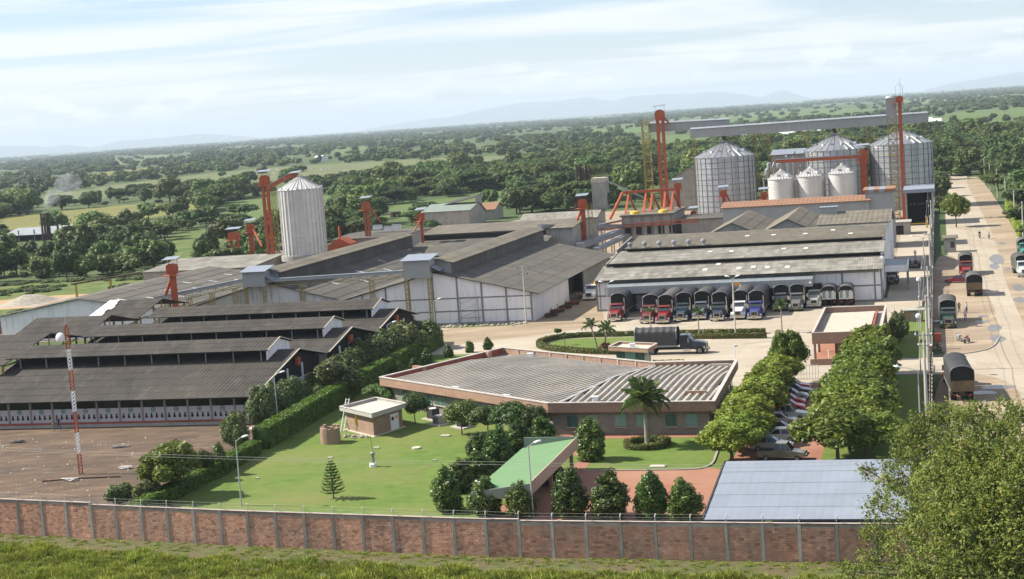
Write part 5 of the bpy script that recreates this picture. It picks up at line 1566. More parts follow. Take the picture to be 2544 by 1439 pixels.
# clutter around the dryer: timber, drums, machine boxes
for k, (px, py, b, w, d, h, mt, lab) in enumerate([(1510, 600, 372, 3, 2, 2.4, 'grey_cladding', 'grey machine cabinet by the conveyors'), (1530, 640, 352, 2.4, 2, 2.2, 'rusty_pipe', 'dark rusted hopper in the alley'), (1545, 655, 346, 3.5, 2.5, 1.0, 'litter_white', 'pile of pale husk sacks in the alley'), (1500, 668, 343, 2.6, 1.2, .5, 'plank', 'stack of planks in the alley'), (1478, 665, 340, .6, .6, 1.8, 'dark_steel', 'dark drum standing behind the white warehouse')]):
    a, b_ = SG(px, py + 14)
    t = thing(('machine_cabinet', 'rusted_hopper', 'sack_pile', 'plank_stack', 'steel_drum')[k], lab, ('cabinet', 'hopper', 'sacks', 'planks', 'drum')[k], a, b)
    m = MB()
    if k == 2:
        for i in range(9): m.lathe([(.3, 0), (.55, .12), (.5, .4), (.15, .5)], 8, -1.4 + 1.0 * (i % 3) + .2 * (i // 3), .8 * (i // 3))
        m.build('sacks', mt, t, kind='stuff')
    elif k == 4:
        m.lathe([(w, 0), (w, h * .33), (w + .04, h * .35), (w, h * .37), (w, h)], 14); m.build('drum_body', mt, t)
    elif k == 3:
        for i in range(5):
            m = MB(); m.box(-w, w, -.6 + .25 * i, -.4 + .25 * i, .02, .3 + .1 * (i % 2)); m.build('plank', mt, t)
    else:
        m.hexa([(-w * .35, -d * .3, 0), (w * .35, -d * .3, 0), (w * .35, d * .3, 0), (-w * .35, d * .3, 0), (-w / 2, -d / 2, h), (w / 2, -d / 2, h), (w / 2, d / 2, h), (-w / 2, d / 2, h)]); m.build('body', mt, t)
        m = MB(); m.box(-w * .55, w * .55, -d * .55, d * .55, h, h + .1); m.build('lid', mt, t)

# roofs right behind the loading warehouse
xg = [(1768, 1898, 528, 'left of the two tan gables behind the loading warehouse'), (1895, 2010, 528, 'right of the two tan gables behind the loading warehouse')]
a_l, a_m, a_r = SB(1772, 560, 330)[0], SB(1900, 552, 330)[0], SB(2035, 545, 330)[0]
xhall('tan_gable_hall', xg[0][3], a_l, a_m, 318, 352, 9.2, 11.6, 'brown_roof', group='tan gables behind the loading warehouse')
xhall('tan_gable_hall', xg[1][3], a_m + .3, a_r, 318, 352, 9.2, 11.8, 'brown_roof', group='tan gables behind the loading warehouse')
t = thing('roof_duct_box', 'upright grey sheet metal box rising through the tan roofs', 'duct', SB(2060, 560, 334)[0], 334)
zt = SB(2060, 516, 334)[1]; m = MB()
for i in range(9): m.box(-1.7 + 3.4 * i / 9, -1.7 + 3.4 * (i + 1) / 9, -.03 * (i % 2), 3, 6, zt)
m.build('cladding', 'grey_cladding', t); m = MB(); m.box(-1.85, 1.85, -.15, 3.15, zt, zt + .12); m.build('lid', 'tin_roof', t)
m = MB(); m.box(-1.5, 1.5, .2, 2.8, 0, 6); m.build('shaft', 'grey_cladding', t)
hall('tan_roof_hall', 'tan-roofed hall with a white end wall, beside the gate road', a_r + .4, -9.4, 322, 352, SB(2120, 555, 322)[1], SB(2150, 523, 336)[1], 8.0, 'brown_roof', 'white_wall')
fa0, fa1 = SB(1795, 520, 372)[0], SB(2158, 490, 372)[0]
zf = SB(1970, 508, 372)[1]
hf = hall('orange_roofed_hall', 'long dark-walled hall with an orange roof edge in front of the small silos', fa0, fa1, 372, 386, zf, zf + .9, zf + .2, 'orange_roof', 'grey_cladding')
fb0, fb1 = SB(2150, 500, 374)[0], -9.6
z1 = SB(2180, 470, 374)[1]
t = thing('grey_block', 'tall grey clad block with a banded orange roof, right end of the orange roofed hall', 'building', fb0, 373.6)
m = MB()
for i in range(20): m.box((fb1 - fb0) * i / 20, (fb1 - fb0) * (i + 1) / 20, -.03 * (i % 2), 11, 0, z1 - .7)
m.build('cladding', 'grey_cladding', t)
for i in range(6):
    m = MB(); m.box((fb1 - fb0 + 1) * i / 6 - .5, (fb1 - fb0 + 1) * (i + 1) / 6 - .5, -.5, 11.5, z1 - .7, z1); m.build('roof_band', 'orange_roof' if i % 2 == 0 or i == 5 else 'tin_roof', t)
hall('dark_side_hall', 'low grey hall beneath the left big silo', SB(1690, 560, 400)[0], SB(1800, 545, 400)[0], 402, 420, SB(1740, 545, 400)[1], SB(1740, 538, 408)[1] + .4, 5, 'grey_roof')
# truck dump shed by the road
da0, da1 = -7.9, -1.2
dz = SB(2290, 478, 431)[1]
t = thing('truck_dump_shed', 'tall open-fronted truck dump shed with a white roof edge beneath the right silo', 'shed', da0, 431)
for x in (0, da1 - da0):
    m = MB(); m.box(x - .2, x + .2, 0, 16, 0, dz); m.build('side_wall', 'grey_cladding', t)
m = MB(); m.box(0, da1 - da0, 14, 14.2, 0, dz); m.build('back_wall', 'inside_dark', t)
m = MB(); m.hexa([(-.6, -.8, dz), (da1 - da0 + .6, -.8, dz), (da1 - da0 + .6, 16, dz + .3), (-.6, 16, dz + .3), (-.6, -.8, dz + .9), (da1 - da0 + .6, -.8, dz + .9), (da1 - da0 + .6, 16, dz + 1.2), (-.6, 16, dz + 1.2)]); m.build('roof', 'tin_roof', t)
for k in range(6):
    m = MB(); m.box(.6 + k * 1.0, 1.2 + k * 1.0, 13.85, 13.95, dz * .52, dz * .57); m.build('light_slot', 'skylight', t)
for k, x in enumerate((-.5, 4.9)):
    m = MB(); m.box(x, x + .45, -9, -8.5, 0, 2.8 if k else 2.0); m.build('yellow_bollard_post', 'yellow_paint', t)
m = MB(); m.beam((-.3, -8.7, 1.2), (5, -8.7, 1.2), .15); m.build('yellow_rail', 'yellow_paint', t)
wb = thing('weighbridge_box', 'grey concrete weighbridge pit house at the foot of the lattice stair tower', 'building', SB(2240, 600, 405)[0], 405)
m = MB(); m.box(-2.6, 2.2, 0, 7, 0, 3.0); m.build('wall', 'concrete_wall', wb); m = MB(); m.box(-2.9, 2.5, -.3, 7.3, 3.0, 3.2); m.build('slab', 'concrete_wall', wb); m = MB(); m.box(-1.6, .6, -.06, .02, .1, 2.3); m.build('opening', 'inside_dark', wb)
# buildings behind the silos
xhall('back_warehouse', 'steep grey roofed warehouse half hidden behind the left big silo', SB(1645, 470, 540)[0], SB(1790, 470, 540)[0], 540, 600, SB(1660, 462, 540)[1], SB(1722, 414, 540)[1], 'brown_roof', 'concrete_wall')
hall('pump_shed', 'small tin-roofed shed among pipes between the big silos', SB(1916, 395, 540)[0], SB(2000, 390, 540)[0], 540, 552, SB(1950, 384, 540)[1], SB(1950, 372, 548)[1], None, 'tin_roof', 'concrete_wall', ridge=1.0)
pc = thing('pipe_cluster', 'tangle of pale pipes and cyclones between the left and middle big silos', 'pipework', SB(1900, 440, 528)[0], 528)
rp = random.Random(3)
for k in range(14):
    x = rp.uniform(-2.5, 11); z = rp.uniform(8, 16.5); m = MB()
    if k % 3: m.tube([(x, rp.uniform(0, 5), 0), (x, rp.uniform(0, 5), z), (x + rp.uniform(-2, 2), rp.uniform(0, 5), z + rp.uniform(.5, 2))], rp.uniform(.2, .4), 7); m.build('pipe', 'galvanised', pc)
    else: m.lathe([(.2, z - 3), (.9, z - 1.2), (.9, z), (.3, z + .5)], 12, x, 2); m.tube([(x, 2, 0), (x, 2, z - 2.9)], .15, 5); m.build('cyclone', 'galvanised', pc)
# left: shack with green roof, furnace stacks, long shed
sa0, sa1 = SB(1050, 545, 520)[0], SB(1166, 540, 520)[0]
t = hall('green_roofed_shack', 'grey shack with one dark and one green sloping roof behind the cross hall', sa0, sa1, 520, 540, SB(1060, 528, 520)[1], SB(1120, 506, 530)[1], 4, 'green_grey', 'concrete_wall', ridge=.6)
m = MB(); m.hexa([(3, 9, 6.5), (sa1 - sa0, 9, 9.2), (sa1 - sa0, 18, 10), (3, 18, 7.3), (3, 9, 6.7), (sa1 - sa0, 9, 9.4), (sa1 - sa0, 18, 10.2), (3, 18, 7.5)]); m.build('upper_roof', 'dark_steel', t)
w = MB(); w.extr([(10, 3), (17.5, 3), (17.5, 9.7), (10, 9.0)], 'x', sa1 - sa0 - .3, sa1 - sa0 - .1); w.build('upper_wall', 'concrete_wall', t)
hall('tile_roofed_hut', 'small hut with a rusty tiled roof beside the green roofed shack', SB(1168, 530, 548)[0], SB(1228, 525, 548)[0], 548, 560, SB(1200, 522, 548)[1], SB(1200, 504, 556)[1], 4, 'orange_roof', 'concrete_wall')
hall('pale_roofed_shed', 'low shed with half pale half grey roof behind the white warehouse', SB(1290, 560, 470)[0], SB(1478, 548, 470)[0], 470, 486, SB(1380, 551, 470)[1], SB(1380, 527, 479)[1], 5, 'pale_roof', 'concrete_wall')
t = thing('rusty_stacks', 'cluster of dark rusty furnace stacks above a brick box', 'chimney', SB(1452, 500, 585)[0], 585, group=None)
for k in range(5):
    x = -2.2 + 1.15 * k; zt = SB(1452, 408 + 4 * (k % 3), 585)[1]; m = MB(); m.tube([(x, .6 * (k % 2), 5), (x, .6 * (k % 2), zt)], .52, 8); m.build('stack', 'rusty_pipe', t)
m = MB(); m.box(-3, 3, -2, 3, 0, SB(1452, 482, 585)[1]); m.build('brick_box', 'fence_brick', t)
t = thing('concrete_shaft', 'square concrete shaft with a tan top beside the rusty stacks', 'building', SB(1490, 500, 575)[0], 575)
zt = SB(1490, 442, 575)[1]
m = MB(); m.box(-2.7, 2.7, 0, 5, 0, zt - 1.6); m.build('wall', 'concrete_wall', t); m = MB(); m.box(-2.8, 2.8, -.1, 5.1, zt - 1.6, zt); m.build('top_band', 'pale_slab', t)
m = MB(); m.beam((2.7, 0, zt - 1), (16, 0, zt - 8), .5); m.build('slanting_pipe', 'grey_steel', t)
t = thing('rust_tank', 'low round rusty tank on the grass behind the annex', 'tank', *SG(983, 540))
m = MB(); m.lathe([(2.2, 0), (2.2, 2.0), (2.0, 2.1), (2.0, 1.9)], 18); m.build('tank_shell', 'rusty_pipe', t)
# far left open shed with four smoking stacks
fa, fb = SG(96, 598)
t = thing('kiln_shed', 'open grey-roofed kiln shed far left under smoking stacks', 'shed', fa, fb)
zf, zr = SB(60, 584, fb)[1], SB(60, 566, fb + 12)[1]
r = MB(); r.corr((-16, 12, zr), (30, 0, 0), (0, -14, zf - zr), 60, 3, .06, .1, cols=15); r.build('front_roof', 'grey_cladding', t, kind='stuff')
r = MB(); r.corr((-16, 12, zr), (30, 0, 0), (0, 12, -2.6), 60, 3, .06, .1, cols=15); r.build('back_roof', 'grey_cladding', t, kind='stuff')
for x in (-15, -8, -1, 6, 13):
    for y in (-1, 22):
        m = MB(); m.box(x - .2, x + .2, y - .2, y + .2, 0, 4.5); m.build('post', 'grey_frame', t)
m = MB(); m.box(-12, 11, 3, 18, 0, 2.2); m.build('kiln_body', 'rusty_pipe', t)
for k, (px, yt) in enumerate(((101, 530), (108, 531), (114, 529), (119, 529), (141, 541))):
    a, z = SB(px, yt, fb - 2); t = thing('thin_stack', ('leftmost of the close row of four thin stacks at the kiln shed', 'second from the left of the four thin kiln stacks', 'third from the left of the four thin kiln stacks', 'rightmost of the close row of four thin kiln stacks', 'shorter lone stack right of the four kiln stacks')[k], 'chimney', a, fb - 2, group='thin stacks at the kiln shed')
    m = MB(); m.tube([(0, 0, 0), (0, 0, z)], [.5, .38], 8); m.build('pipe', 'rusty_pipe', t); m = MB(); m.lathe([(.55, z - .4), (.55, z - .2)], 8); m.build('collar', 'dark_steel', t)
SMOKE_AT = (SB(108, 528, fb - 2), fb - 2)
# overhead pipe rack in the left field
pa, pb_ = SG(182, 742); qa, qb = SG(480, 690)
t = thing('pipe_rack', 'rusty overhead pipe on yellow posts crossing the weedy field', 'pipe', pa, pb_)
m = MB(); m.beam((0, 0, 3.4), (qa - pa, qb - pb_, 3.6), .7, .35); m.build('pipe', 'rusty_pipe', t)
for f in (.03, .3, .62, .95):
    x, y = (qa - pa) * f, (qb - pb_) * f; m = MB(); m.box(x - .2, x + .2, y - .2, y + .2, 0, 3.3); m.build('post', 'yellow_steel', t)
sa, sb_ = SG(75, 752)
mb = MB()
n = 26
for i in range(n):
    for j in range(n):
        x, y = (i / (n - 1) - .5) * 2, (j / (n - 1) - .5) * 2; d = min(1, math.hypot(x, y)); h = max(0, 1.9 * math.cos(d * math.pi / 2) ** 1.3 + .25 * mnoise.noise(Vector((x * 3, y * 3, 2))) * (1 - d))
        mb.v.append((x * 6.5, y * 9, h))
for i in range(n - 1):
    for j in range(n - 1): mb.face((i * n + j, (i + 1) * n + j, (i + 1) * n + j + 1, i * n + j + 1))
o = mb.build('sand_heap', 'rubble', smooth=True); o.location = W(sa, sb_, 0.03); o.rotation_euler = (0, 0, T); tag(o, 'grey heap of sand on a bare sandy patch in the left field', 'sand heap')
sheet('sand_patch', smooth_poly([(sa - 16, sb_ - 16), (sa + 18, sb_ - 10), (sa + 24, sb_ + 8), (sa + 6, sb_ + 16), (sa - 16, sb_ + 10)], 3), 'sand', .028)
# ------------------------------------------------------------------ vegetation
leafmat('leaf_mango', (0.026, 0.058, 0.012), (0.150, 0.235, 0.042), 0.24, 0.36, 0.45, 0.12)
leafmat('leaf_mid', (0.035, 0.068, 0.016), (0.125, 0.195, 0.042), 0.28, 0.5, 0.3, 0.16)
leafmat('leaf_bright', (0.100, 0.155, 0.020), (0.310, 0.385, 0.050), 0.32, 0.5, 0.3, 0.10)
leafmat('leaf_neem', (0.058, 0.096, 0.013), (0.225, 0.280, 0.038), 0.28, 0.5, 0.3, 0.10)
leafmat('leaf_shrub', (0.050, 0.080, 0.024), (0.180, 0.225, 0.075), 0.25, 0.5, 0.3, 0.12)
leafmat('leaf_hedge', (0.035, 0.085, 0.010), (0.140, 0.240, 0.024), 0.25, 0.5, 0.3, 0.05)
leafmat('leaf_red_hedge', (0.045, 0.075, 0.012), (0.17, 0.16, 0.03), 0.25, 0.5, 0.3, 0.05, autumn=(0.30, 0.075, 0.02))
leafmat('leaf_palm', (0.040, 0.078, 0.018), (0.140, 0.205, 0.048), 0.25, 0.4, 0.45, 0.10)
leafmat('leaf_acacia', (0.062, 0.095, 0.015), (0.260, 0.300, 0.058), 0.32, 0.55, 0.25, 0.05, autumn=(0.40, 0.30, 0.07))
leafmat('leaf_far', (0.042, 0.074, 0.022), (0.145, 0.205, 0.055), 0.22, 0.6, 0.2, 0.22)
leafmat('leaf_fardark', (0.034, 0.060, 0.020), (0.105, 0.150, 0.042), 0.22, 0.6, 0.2, 0.16)
leafmat('leaf_grass', (0.105, 0.150, 0.018), (0.310, 0.350, 0.055), 0.3, 0.6, 0.2, 0.16)
leafmat('leaf_red', (0.05, 0.03, 0.012), (0.16, 0.055, 0.03), 0.25, 0.5, 0.3, 0.1)


def leaf_mesh(name, P, N, size, mat, tint, aspect=0.5, seed=0, core=None, vary=(0.6, 1.25), extra=None):
    """one quad leaf (or leaf spray) per point"""
    r = np.random.default_rng(seed)
    n = len(P)
    N = N / np.linalg.norm(N, axis=1, keepdims=True)
    A = r.normal(size=(n, 3)); A -= (A * N).sum(1, keepdims=True) * N; A /= np.linalg.norm(A, axis=1, keepdims=True)
    B = np.cross(N, A)
    s = size * r.uniform(vary[0], vary[1], (n, 1))
    fold = N * s * 0.18
    v = np.stack([P - A * s, P - B * s * aspect + fold, P + A * s, P + B * s * aspect + fold], 1).reshape(-1, 3)
    f = np.arange(4 * n).reshape(n, 4)
    cv, cf, ct = core if core is not None else (np.zeros((0, 3)), np.zeros((0, 4), int), np.zeros(0))
    me = bpy.data.meshes.new(name)
    V = np.concatenate([v, cv]); Fq = np.concatenate([f, cf + 4 * n]) if len(cf) else f
    me.vertices.add(len(V)); me.vertices.foreach_set('co', V.astype(np.float32).ravel())
    me.loops.add(4 * len(Fq)); me.loops.foreach_set('vertex_index', Fq.astype(np.int32).ravel())
    me.polygons.add(len(Fq)); me.polygons.foreach_set('loop_start', np.arange(0, 4 * len(Fq), 4, dtype=np.int32)); me.polygons.foreach_set('loop_total', np.full(len(Fq), 4, dtype=np.int32))
    at = me.attributes.new('tint', 'FLOAT', 'FACE'); at.data.foreach_set('value', np.concatenate([tint, ct]).astype(np.float32))
    me.update(calc_edges=True)
    me.materials.append(MATS[mat])
    return me


def sphere_dirs(r, n):
    d = r.normal(size=(n, 3)); return d / np.linalg.norm(d, axis=1, keepdims=True)


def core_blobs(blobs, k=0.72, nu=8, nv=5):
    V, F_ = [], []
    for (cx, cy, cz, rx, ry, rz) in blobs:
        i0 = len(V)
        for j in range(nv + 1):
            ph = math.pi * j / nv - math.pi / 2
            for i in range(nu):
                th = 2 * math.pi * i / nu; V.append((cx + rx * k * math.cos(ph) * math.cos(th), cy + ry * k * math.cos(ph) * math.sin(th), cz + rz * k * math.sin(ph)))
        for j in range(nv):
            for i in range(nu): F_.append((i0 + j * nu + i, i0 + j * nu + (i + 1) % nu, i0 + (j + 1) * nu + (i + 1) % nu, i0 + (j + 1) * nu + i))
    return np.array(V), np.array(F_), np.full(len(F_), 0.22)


def blob_crown(name, blobs, n, size, mat, seed, up=0.35, rnd=0.55, shell=0.6, aspect=0.5, core=True, tr=(0.1, 0.9), kcore=0.7):
    r = np.random.default_rng(seed)
    B = np.array(blobs, float)
    wgt = (B[:, 3] * B[:, 4] * B[:, 5]) ** 0.667; wgt /= wgt.sum()
    idx = r.choice(len(B), n, p=wgt)
    d = sphere_dirs(r, n)
    f = shell + (1.08 - shell) * np.sqrt(r.random(n))
    P = B[idx, :3] + B[idx, 3:] * d * f[:, None]
    # drop what lies well inside another clump
    keep = np.ones(n, bool)
    for b in B:
        q = ((P - b[:3]) / b[3:]); keep &= (q * q).sum(1) > 0.42
    P, d, idx, f = P[keep], d[keep], idx[keep], f[keep]
    n = len(P)
    N = d * (1 - rnd) + r.normal(size=(n, 3)) * rnd * 0.6 + np.array([0, 0, up])
    clump = r.uniform(-0.12, 0.12, len(B))
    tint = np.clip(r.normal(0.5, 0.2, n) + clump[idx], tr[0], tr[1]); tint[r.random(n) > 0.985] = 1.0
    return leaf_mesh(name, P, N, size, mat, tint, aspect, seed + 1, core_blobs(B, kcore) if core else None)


def dome_blobs(r, R, H, z0, n, k=(0.32, 0.5), flat=1.0, seed=0):
    """clumps set through a dome of radius R between z0 and z0+H"""
    rr = random.Random(seed); out = []
    out.append((0, 0, z0 + H * .5, R * .62, R * .62, H * .42))
    for i in range(n):
        an = 2.399 * i + rr.uniform(-.3, .3); f = math.sqrt((i + .5) / n); ph = rr.uniform(0, 1)
        q = R * (.45 + .42 * rr.random()) * (0.35 + .65 * f); z = z0 + H * (.22 + .62 * (1 - f * f * .75) * rr.uniform(.75, 1.1))
        s = R * rr.uniform(*k)
        out.append((q * math.cos(an), q * math.sin(an), z, s, s, s * H / (2 * R) * 1.5 * flat))
    return out


def trunk_mesh(name, h, r0, limbs, R, H0, mat='bark', seed=0):
    rr = random.Random(seed); mb = MB()
    bx, by = rr.uniform(-.2, .2) * h * .2, rr.uniform(-.2, .2) * h * .2
    mb.tube([(0, 0, -.05), (bx * .4, by * .4, h * .5), (bx, by, h)], [r0, r0 * .8, r0 * .55], 7)
    for i in range(limbs):
        an = 2 * math.pi * i / limbs + rr.uniform(-.4, .4); q = R * rr.uniform(.45, .75)
        mb.tube([(bx * .7, by * .7, h * .72), (bx + q * .45 * math.cos(an), by + q * .45 * math.sin(an), h + (H0 - h) * .35), (bx + q * math.cos(an), by + q * math.sin(an), H0 * rr.uniform(.75, 1.0))], [r0 * .5, r0 * .32, r0 * .1], 5)
    me = mb.mesh(name); me.materials.append(MATS[mat]); return me


def place(name, label, cat, a, b, crown, trunk, sc=1.0, rz=None, group=None, sz=None, z=0.0):
    t = thing(name, label, cat, a, b, z, rz=random.uniform(0, 6.28) if rz is None else rz, group=group)
    for nm, me in (('trunk', trunk), ('crown', crown)):
        if me is None: continue
        o = bpy.data.objects.new(nm, me); col.objects.link(o); o.parent = t; o.scale = (sc, sc, sz or sc)
    return t


# --- clipped cone-shaped garden trees
def cone_crown(seed, R=1.55, H=4.3, z0=.3):
    rr = random.Random(seed); bl = []
    for lv in range(8):
        t = (lv + .3) / 8; pr = .82 + .18 * math.sin(t / .3 * math.pi / 2) if t < .3 else max(.05, math.cos((t - .3) / .72 * math.pi / 2)) ** .8
        k = max(1, round(7 * pr)) if lv < 7 else 1
        bl.append((0, 0, z0 + H * t, R * pr * .55, R * pr * .55, H * .1))
        for q in range(k):
            an = 2 * math.pi * (q + .5 * (lv % 2)) / k + rr.uniform(-.35, .35); d = R * pr * rr.uniform(.48, .78); s_ = R * rr.uniform(.22, .38) * (.55 + .5 * pr)
            bl.append((d * math.cos(an), d * math.sin(an), z0 + H * t + rr.uniform(-.2, .2), s_, s_, s_ * 1.15))
    return blob_crown('crown', bl, 6400, .17, 'leaf_mango', seed + 500, up=.35, rnd=.7, shell=.5, aspect=.38, kcore=.66)


cones = [cone_crown(s) for s in (1, 2, 3, 4, 5)]
ctrunk = trunk_mesh('trunk', 1.2, .09, 0, 1, 2)
CT_ = [(1112, 1270, 1161, 'cone-shaped dark tree at the left front corner of the tree clump by the lawn'), (1146, 1222, 1138, 'second cone-shaped tree from the front wall in the lawn-edge row'), (1192, 1192, 1122, 'third cone-shaped tree from the front wall in the lawn-edge row'),
       (1192, 1150, 1073, 'cone-shaped tree left in the pair at the top of the lawn-edge row'), (1238, 1170, 1061, 'tall cone-shaped tree against the back corner of the green carport'), (1285, 1122, 1045, 'cone-shaped tree in front of the office bend, left of two'), (1348, 1100, 1034, 'cone-shaped tree in front of the office bend, right of two'),
       (1208, 1281, 1183, 'cone-shaped tree by the front wall at the left carport corner'), (1297, 1284, 1193, 'cone-shaped tree by the front wall beside the tall lamp post'), (1416, 1283, 1163, 'cone-shaped tree by the front wall just right of the carport'), (1517, 1287, 1170, 'broadest cone-shaped tree in the row by the red court'), (1619, 1287, 1166, 'slim cone-shaped tree in the row by the red court, third from the shed'), (1702, 1291, 1190, 'cone-shaped tree touching the blue-grey shed roof'), (1470, 1143, 1034, 'lone cone-shaped tree on the lawn in front of the office')]
for k, (px, py, yt, lab) in enumerate(CT_):
    a, b = SG(px, py); h = SB(px - 4, yt, b)[1] + .1
    w = 1.0 if k in (0, 4, 10) else .92
    o = place('cone_tree', lab, 'tree', a, b, cones[k % 5], ctrunk, sc=1.0, group='cone-shaped garden trees')
    o.rotation_euler.x = random.uniform(-.05, .05); o.rotation_euler.y = random.uniform(-.05, .05); wq = w * random.uniform(1.0, 1.22)
    for c in o.children: c.scale = (wq, wq * random.uniform(.92, 1.08), h / 4.7)
for k, (px, py, s_) in enumerate([(1115, 888, .5), (1168, 876, .48), (1213, 869, .5), (1062, 905, .6), (1030, 925, .55), (965, 930, .6), (990, 935, .55)]):
    a, b = SG(px, py)
    place('clipped_shrub', ('round shrub at the end of the tall hedge', 'round shrub behind the office, left of two', 'round shrub behind the office, right of two', 'bright shrub in front of the tall hedge, nearest the yard', 'bright shrub in front of the tall hedge, second from the yard', 'bright shrub at the left corner of the office roof', 'small shrub squeezed between hedge and office corner')[k], 'shrub', a, b, cones[k % 3], None, sc=s_ * 1.05, sz=s_ * .85, group='shrubs along the hedge')

# --- loose round garden trees
round_c = [blob_crown('crown', dome_blobs(None, 1.7, 2.2, 1.15, 11, seed=s), 3400, .16, 'leaf_mid', 20 + s, aspect=.4) for s in range(3)]
round_t = [trunk_mesh('trunk', 1.6, .08, 4, 1.5, 2.6, seed=s) for s in range(3)]
for k, (px, py, yt, w, lab) in enumerate([(1148, 1080, 997, 1.12, 'small round-headed tree on the lawn in front of the office, left of three'), (1213, 1085, 1005, 1.1, 'small round-headed tree in front of the office, middle of three'), (1276, 1092, 998, 1.35, 'small broad tree in front of the office, right of three'), (1326, 1094, 1010, 1.0, 'small olive tree at the bend of the office front'), (1032, 1055, 976, .95, 'small tree with a thin trunk behind the brick hut'), (932, 1000, 955, .9, 'low bush at the left corner of the office'), (970, 1005, 957, 1.0, 'low olive bush just right of the office corner'), (1386, 835, 815, .4, 'tiny tree on the tip of the hedged island')]):
    a, b = SG(px, py); h = SB(px, yt, b)[1]
    o = place('round_tree', lab, 'tree', a, b, round_c[k % 3], round_t[k % 3], group='small round garden trees')
    for c in o.children: c.scale = (w, w, h / 3.45)
# --- trees in the dirt yard and by the hedge
big_c = [blob_crown('crown', dome_blobs(None, 3.2, 3.6, 1.3, 40, k=(.15, .30), seed=30 + s), 8600, .21, 'leaf_neem', 40 + s, aspect=.42, up=.5, shell=.4, rnd=.7) for s in range(3)]
big_t = [trunk_mesh('trunk', 1.9, .15, 5, 2.6, 4.0, seed=9 + s) for s in range(3)]
shr_c = [blob_crown('crown', dome_blobs(None, 2.0, 3.1, .1, 26, k=(.18, .36), seed=60 + s), 5600, .17, 'leaf_shrub', 70 + s, aspect=.5, up=.45) for s in range(3)]
brt_c = [blob_crown('crown', dome_blobs(None, 2.6, 3.4, 1.0, 38, k=(.14, .30), seed=80 + s), 8200, .18, 'leaf_bright', 90 + s, aspect=.42, up=.5, shell=.4, rnd=.7) for s in range(3)]


def tree_px(name, lab, px, py, yt, w, crowns, trunks, k, H, group, cat='tree'):
    a, b = SG(px, py); h = SB(px, yt, b)[1]
    o = place(name, lab, cat, a, b, crowns[k % len(crowns)], trunks[k % len(trunks)] if trunks else None, group=group)
    for c in o.children: c.scale = (w, w, h / H)
    return o


tree_px('yard_tree', 'broad dark tree with a visible trunk at the edge of the dirt yard', 427, 1236, 1105, 1.12, big_c, big_t, 0, 4.9, 'trees beside the dirt yard')
tree_px('yard_tree', 'olive green tree in front of the nearest drying shed', 590, 1122, 1022, .86, shr_c, big_t, 1, 3.3, 'trees beside the dirt yard')
tree_px('yard_tree', 'dark glossy tree behind the lamp post at the hedge', 548, 1180, 1098, .62, cones, big_t, 2, 4.7, 'trees beside the dirt yard')
tree_px('yard_tree', 'small dark tree between the yard tree and the hedge', 515, 1195, 1115, .6, round_c, round_t, 1, 3.45, 'trees beside the dirt yard')
tree_px('yard_bush', 'wide bush against the front wall left of the hedge, left half', 300, 1258, 1200, .82, shr_c, None, 2, 3.3, 'bushes at the front wall', 'bush')
tree_px('yard_bush', 'wide bush against the front wall left of the hedge, right half', 366, 1255, 1192, .82, shr_c, None, 0, 3.3, 'bushes at the front wall', 'bush')
SH = [(655, 1065, 968, .88, 'leftmost tall shrub beside the lamp post at the nearest shed'), (722, 1030, 942, .95, 'tall shrub right of the lamp post at the nearest shed'), (780, 1015, 965, .7, 'small shrub in the row between the lamp post and the hedge'), (833, 995, 902, 1.45, 'widest grey-green shrub in the row beside the sheds'), (875, 955, 872, 1.1, 'tall grey-green shrub below the middle shed gable'), (915, 930, 845, 1.2, 'shrub at the foot of the farthest shed gable'), (962, 905, 824, 1.3, 'big shrub behind the third lamp post, left'), (1012, 890, 806, 1.3, 'big shrub behind the third lamp post, right'), (1052, 868, 800, 1.15, 'last big shrub of the row, near the white warehouse'), (905, 905, 835, 1.2, 'back shrub beside the farthest drying shed'), (690, 1048, 955, .8, 'shrub squeezed behind the lamp post at the nearest shed'), (795, 1000, 930, 1.0, 'shrub filling the gap left of the widest one'), (858, 972, 890, 1.0, 'shrub filling the gap right of the widest one'), (938, 915, 836, 1.1, 'shrub just left of the third lamp post'), (990, 893, 812, 1.1, 'shrub just right of the third lamp post'), (1072, 866, 812, .9, 'smallest shrub at the yard end of the row')]
for k, (px, py, yt, w, lab) in enumerate(SH):
    tree_px('tall_shrub', lab, px, py, yt - 8, w * 1.28, shr_c, None, k, 3.3, 'tall shrubs between the sheds and the hedge', 'shrub')
# --- parking rows
PL = [(1955, 968, 880, 1.25, 'bright tree at the far end of the left parking row'), (1925, 1005, 905, 1.3, 'second bright tree from the gate in the left parking row'), (1898, 1050, 945, 1.35, 'middle bright tree of the left parking row'), (1872, 1100, 990, 1.4, 'fourth bright tree from the gate in the left parking row'), (1835, 1150, 1045, 1.4, 'nearest yellow-green tree of the left parking row, beside the shed roof')]
PL += [((p[0] + q[0]) / 2, (p[1] + q[1]) / 2, (p[2] + q[2]) / 2 + 8, 1.2, 'smaller bright tree filling the ' + n_ + ' gap of the left parking row') for p, q, n_ in zip(PL[:-1], PL[1:], ('far', 'second', 'third', 'nearest'))]
for k, (px, py, yt, w, lab) in enumerate(PL):
    tree_px('parking_tree', lab, px - 16, py, yt, w * 1.02, brt_c, big_t, k, 4.5, 'bright trees left of the parked cars')
PR = [(2150, 935, 822, 1.12, 'darker tree at the far end of the right parking row'), (2135, 985, 868, 1.2, 'second tree from the far end of the right parking row'), (2120, 1040, 915, 1.25, 'middle tree of the right parking row'), (2100, 1095, 965, 1.3, 'fourth tree from the far end of the right parking row'), (2070, 1150, 1022, 1.25, 'nearest tree of the right parking row, over the shed roof'), (2140, 1145, 1035, 1.2, 'tree behind the nearest one in the right parking row')]
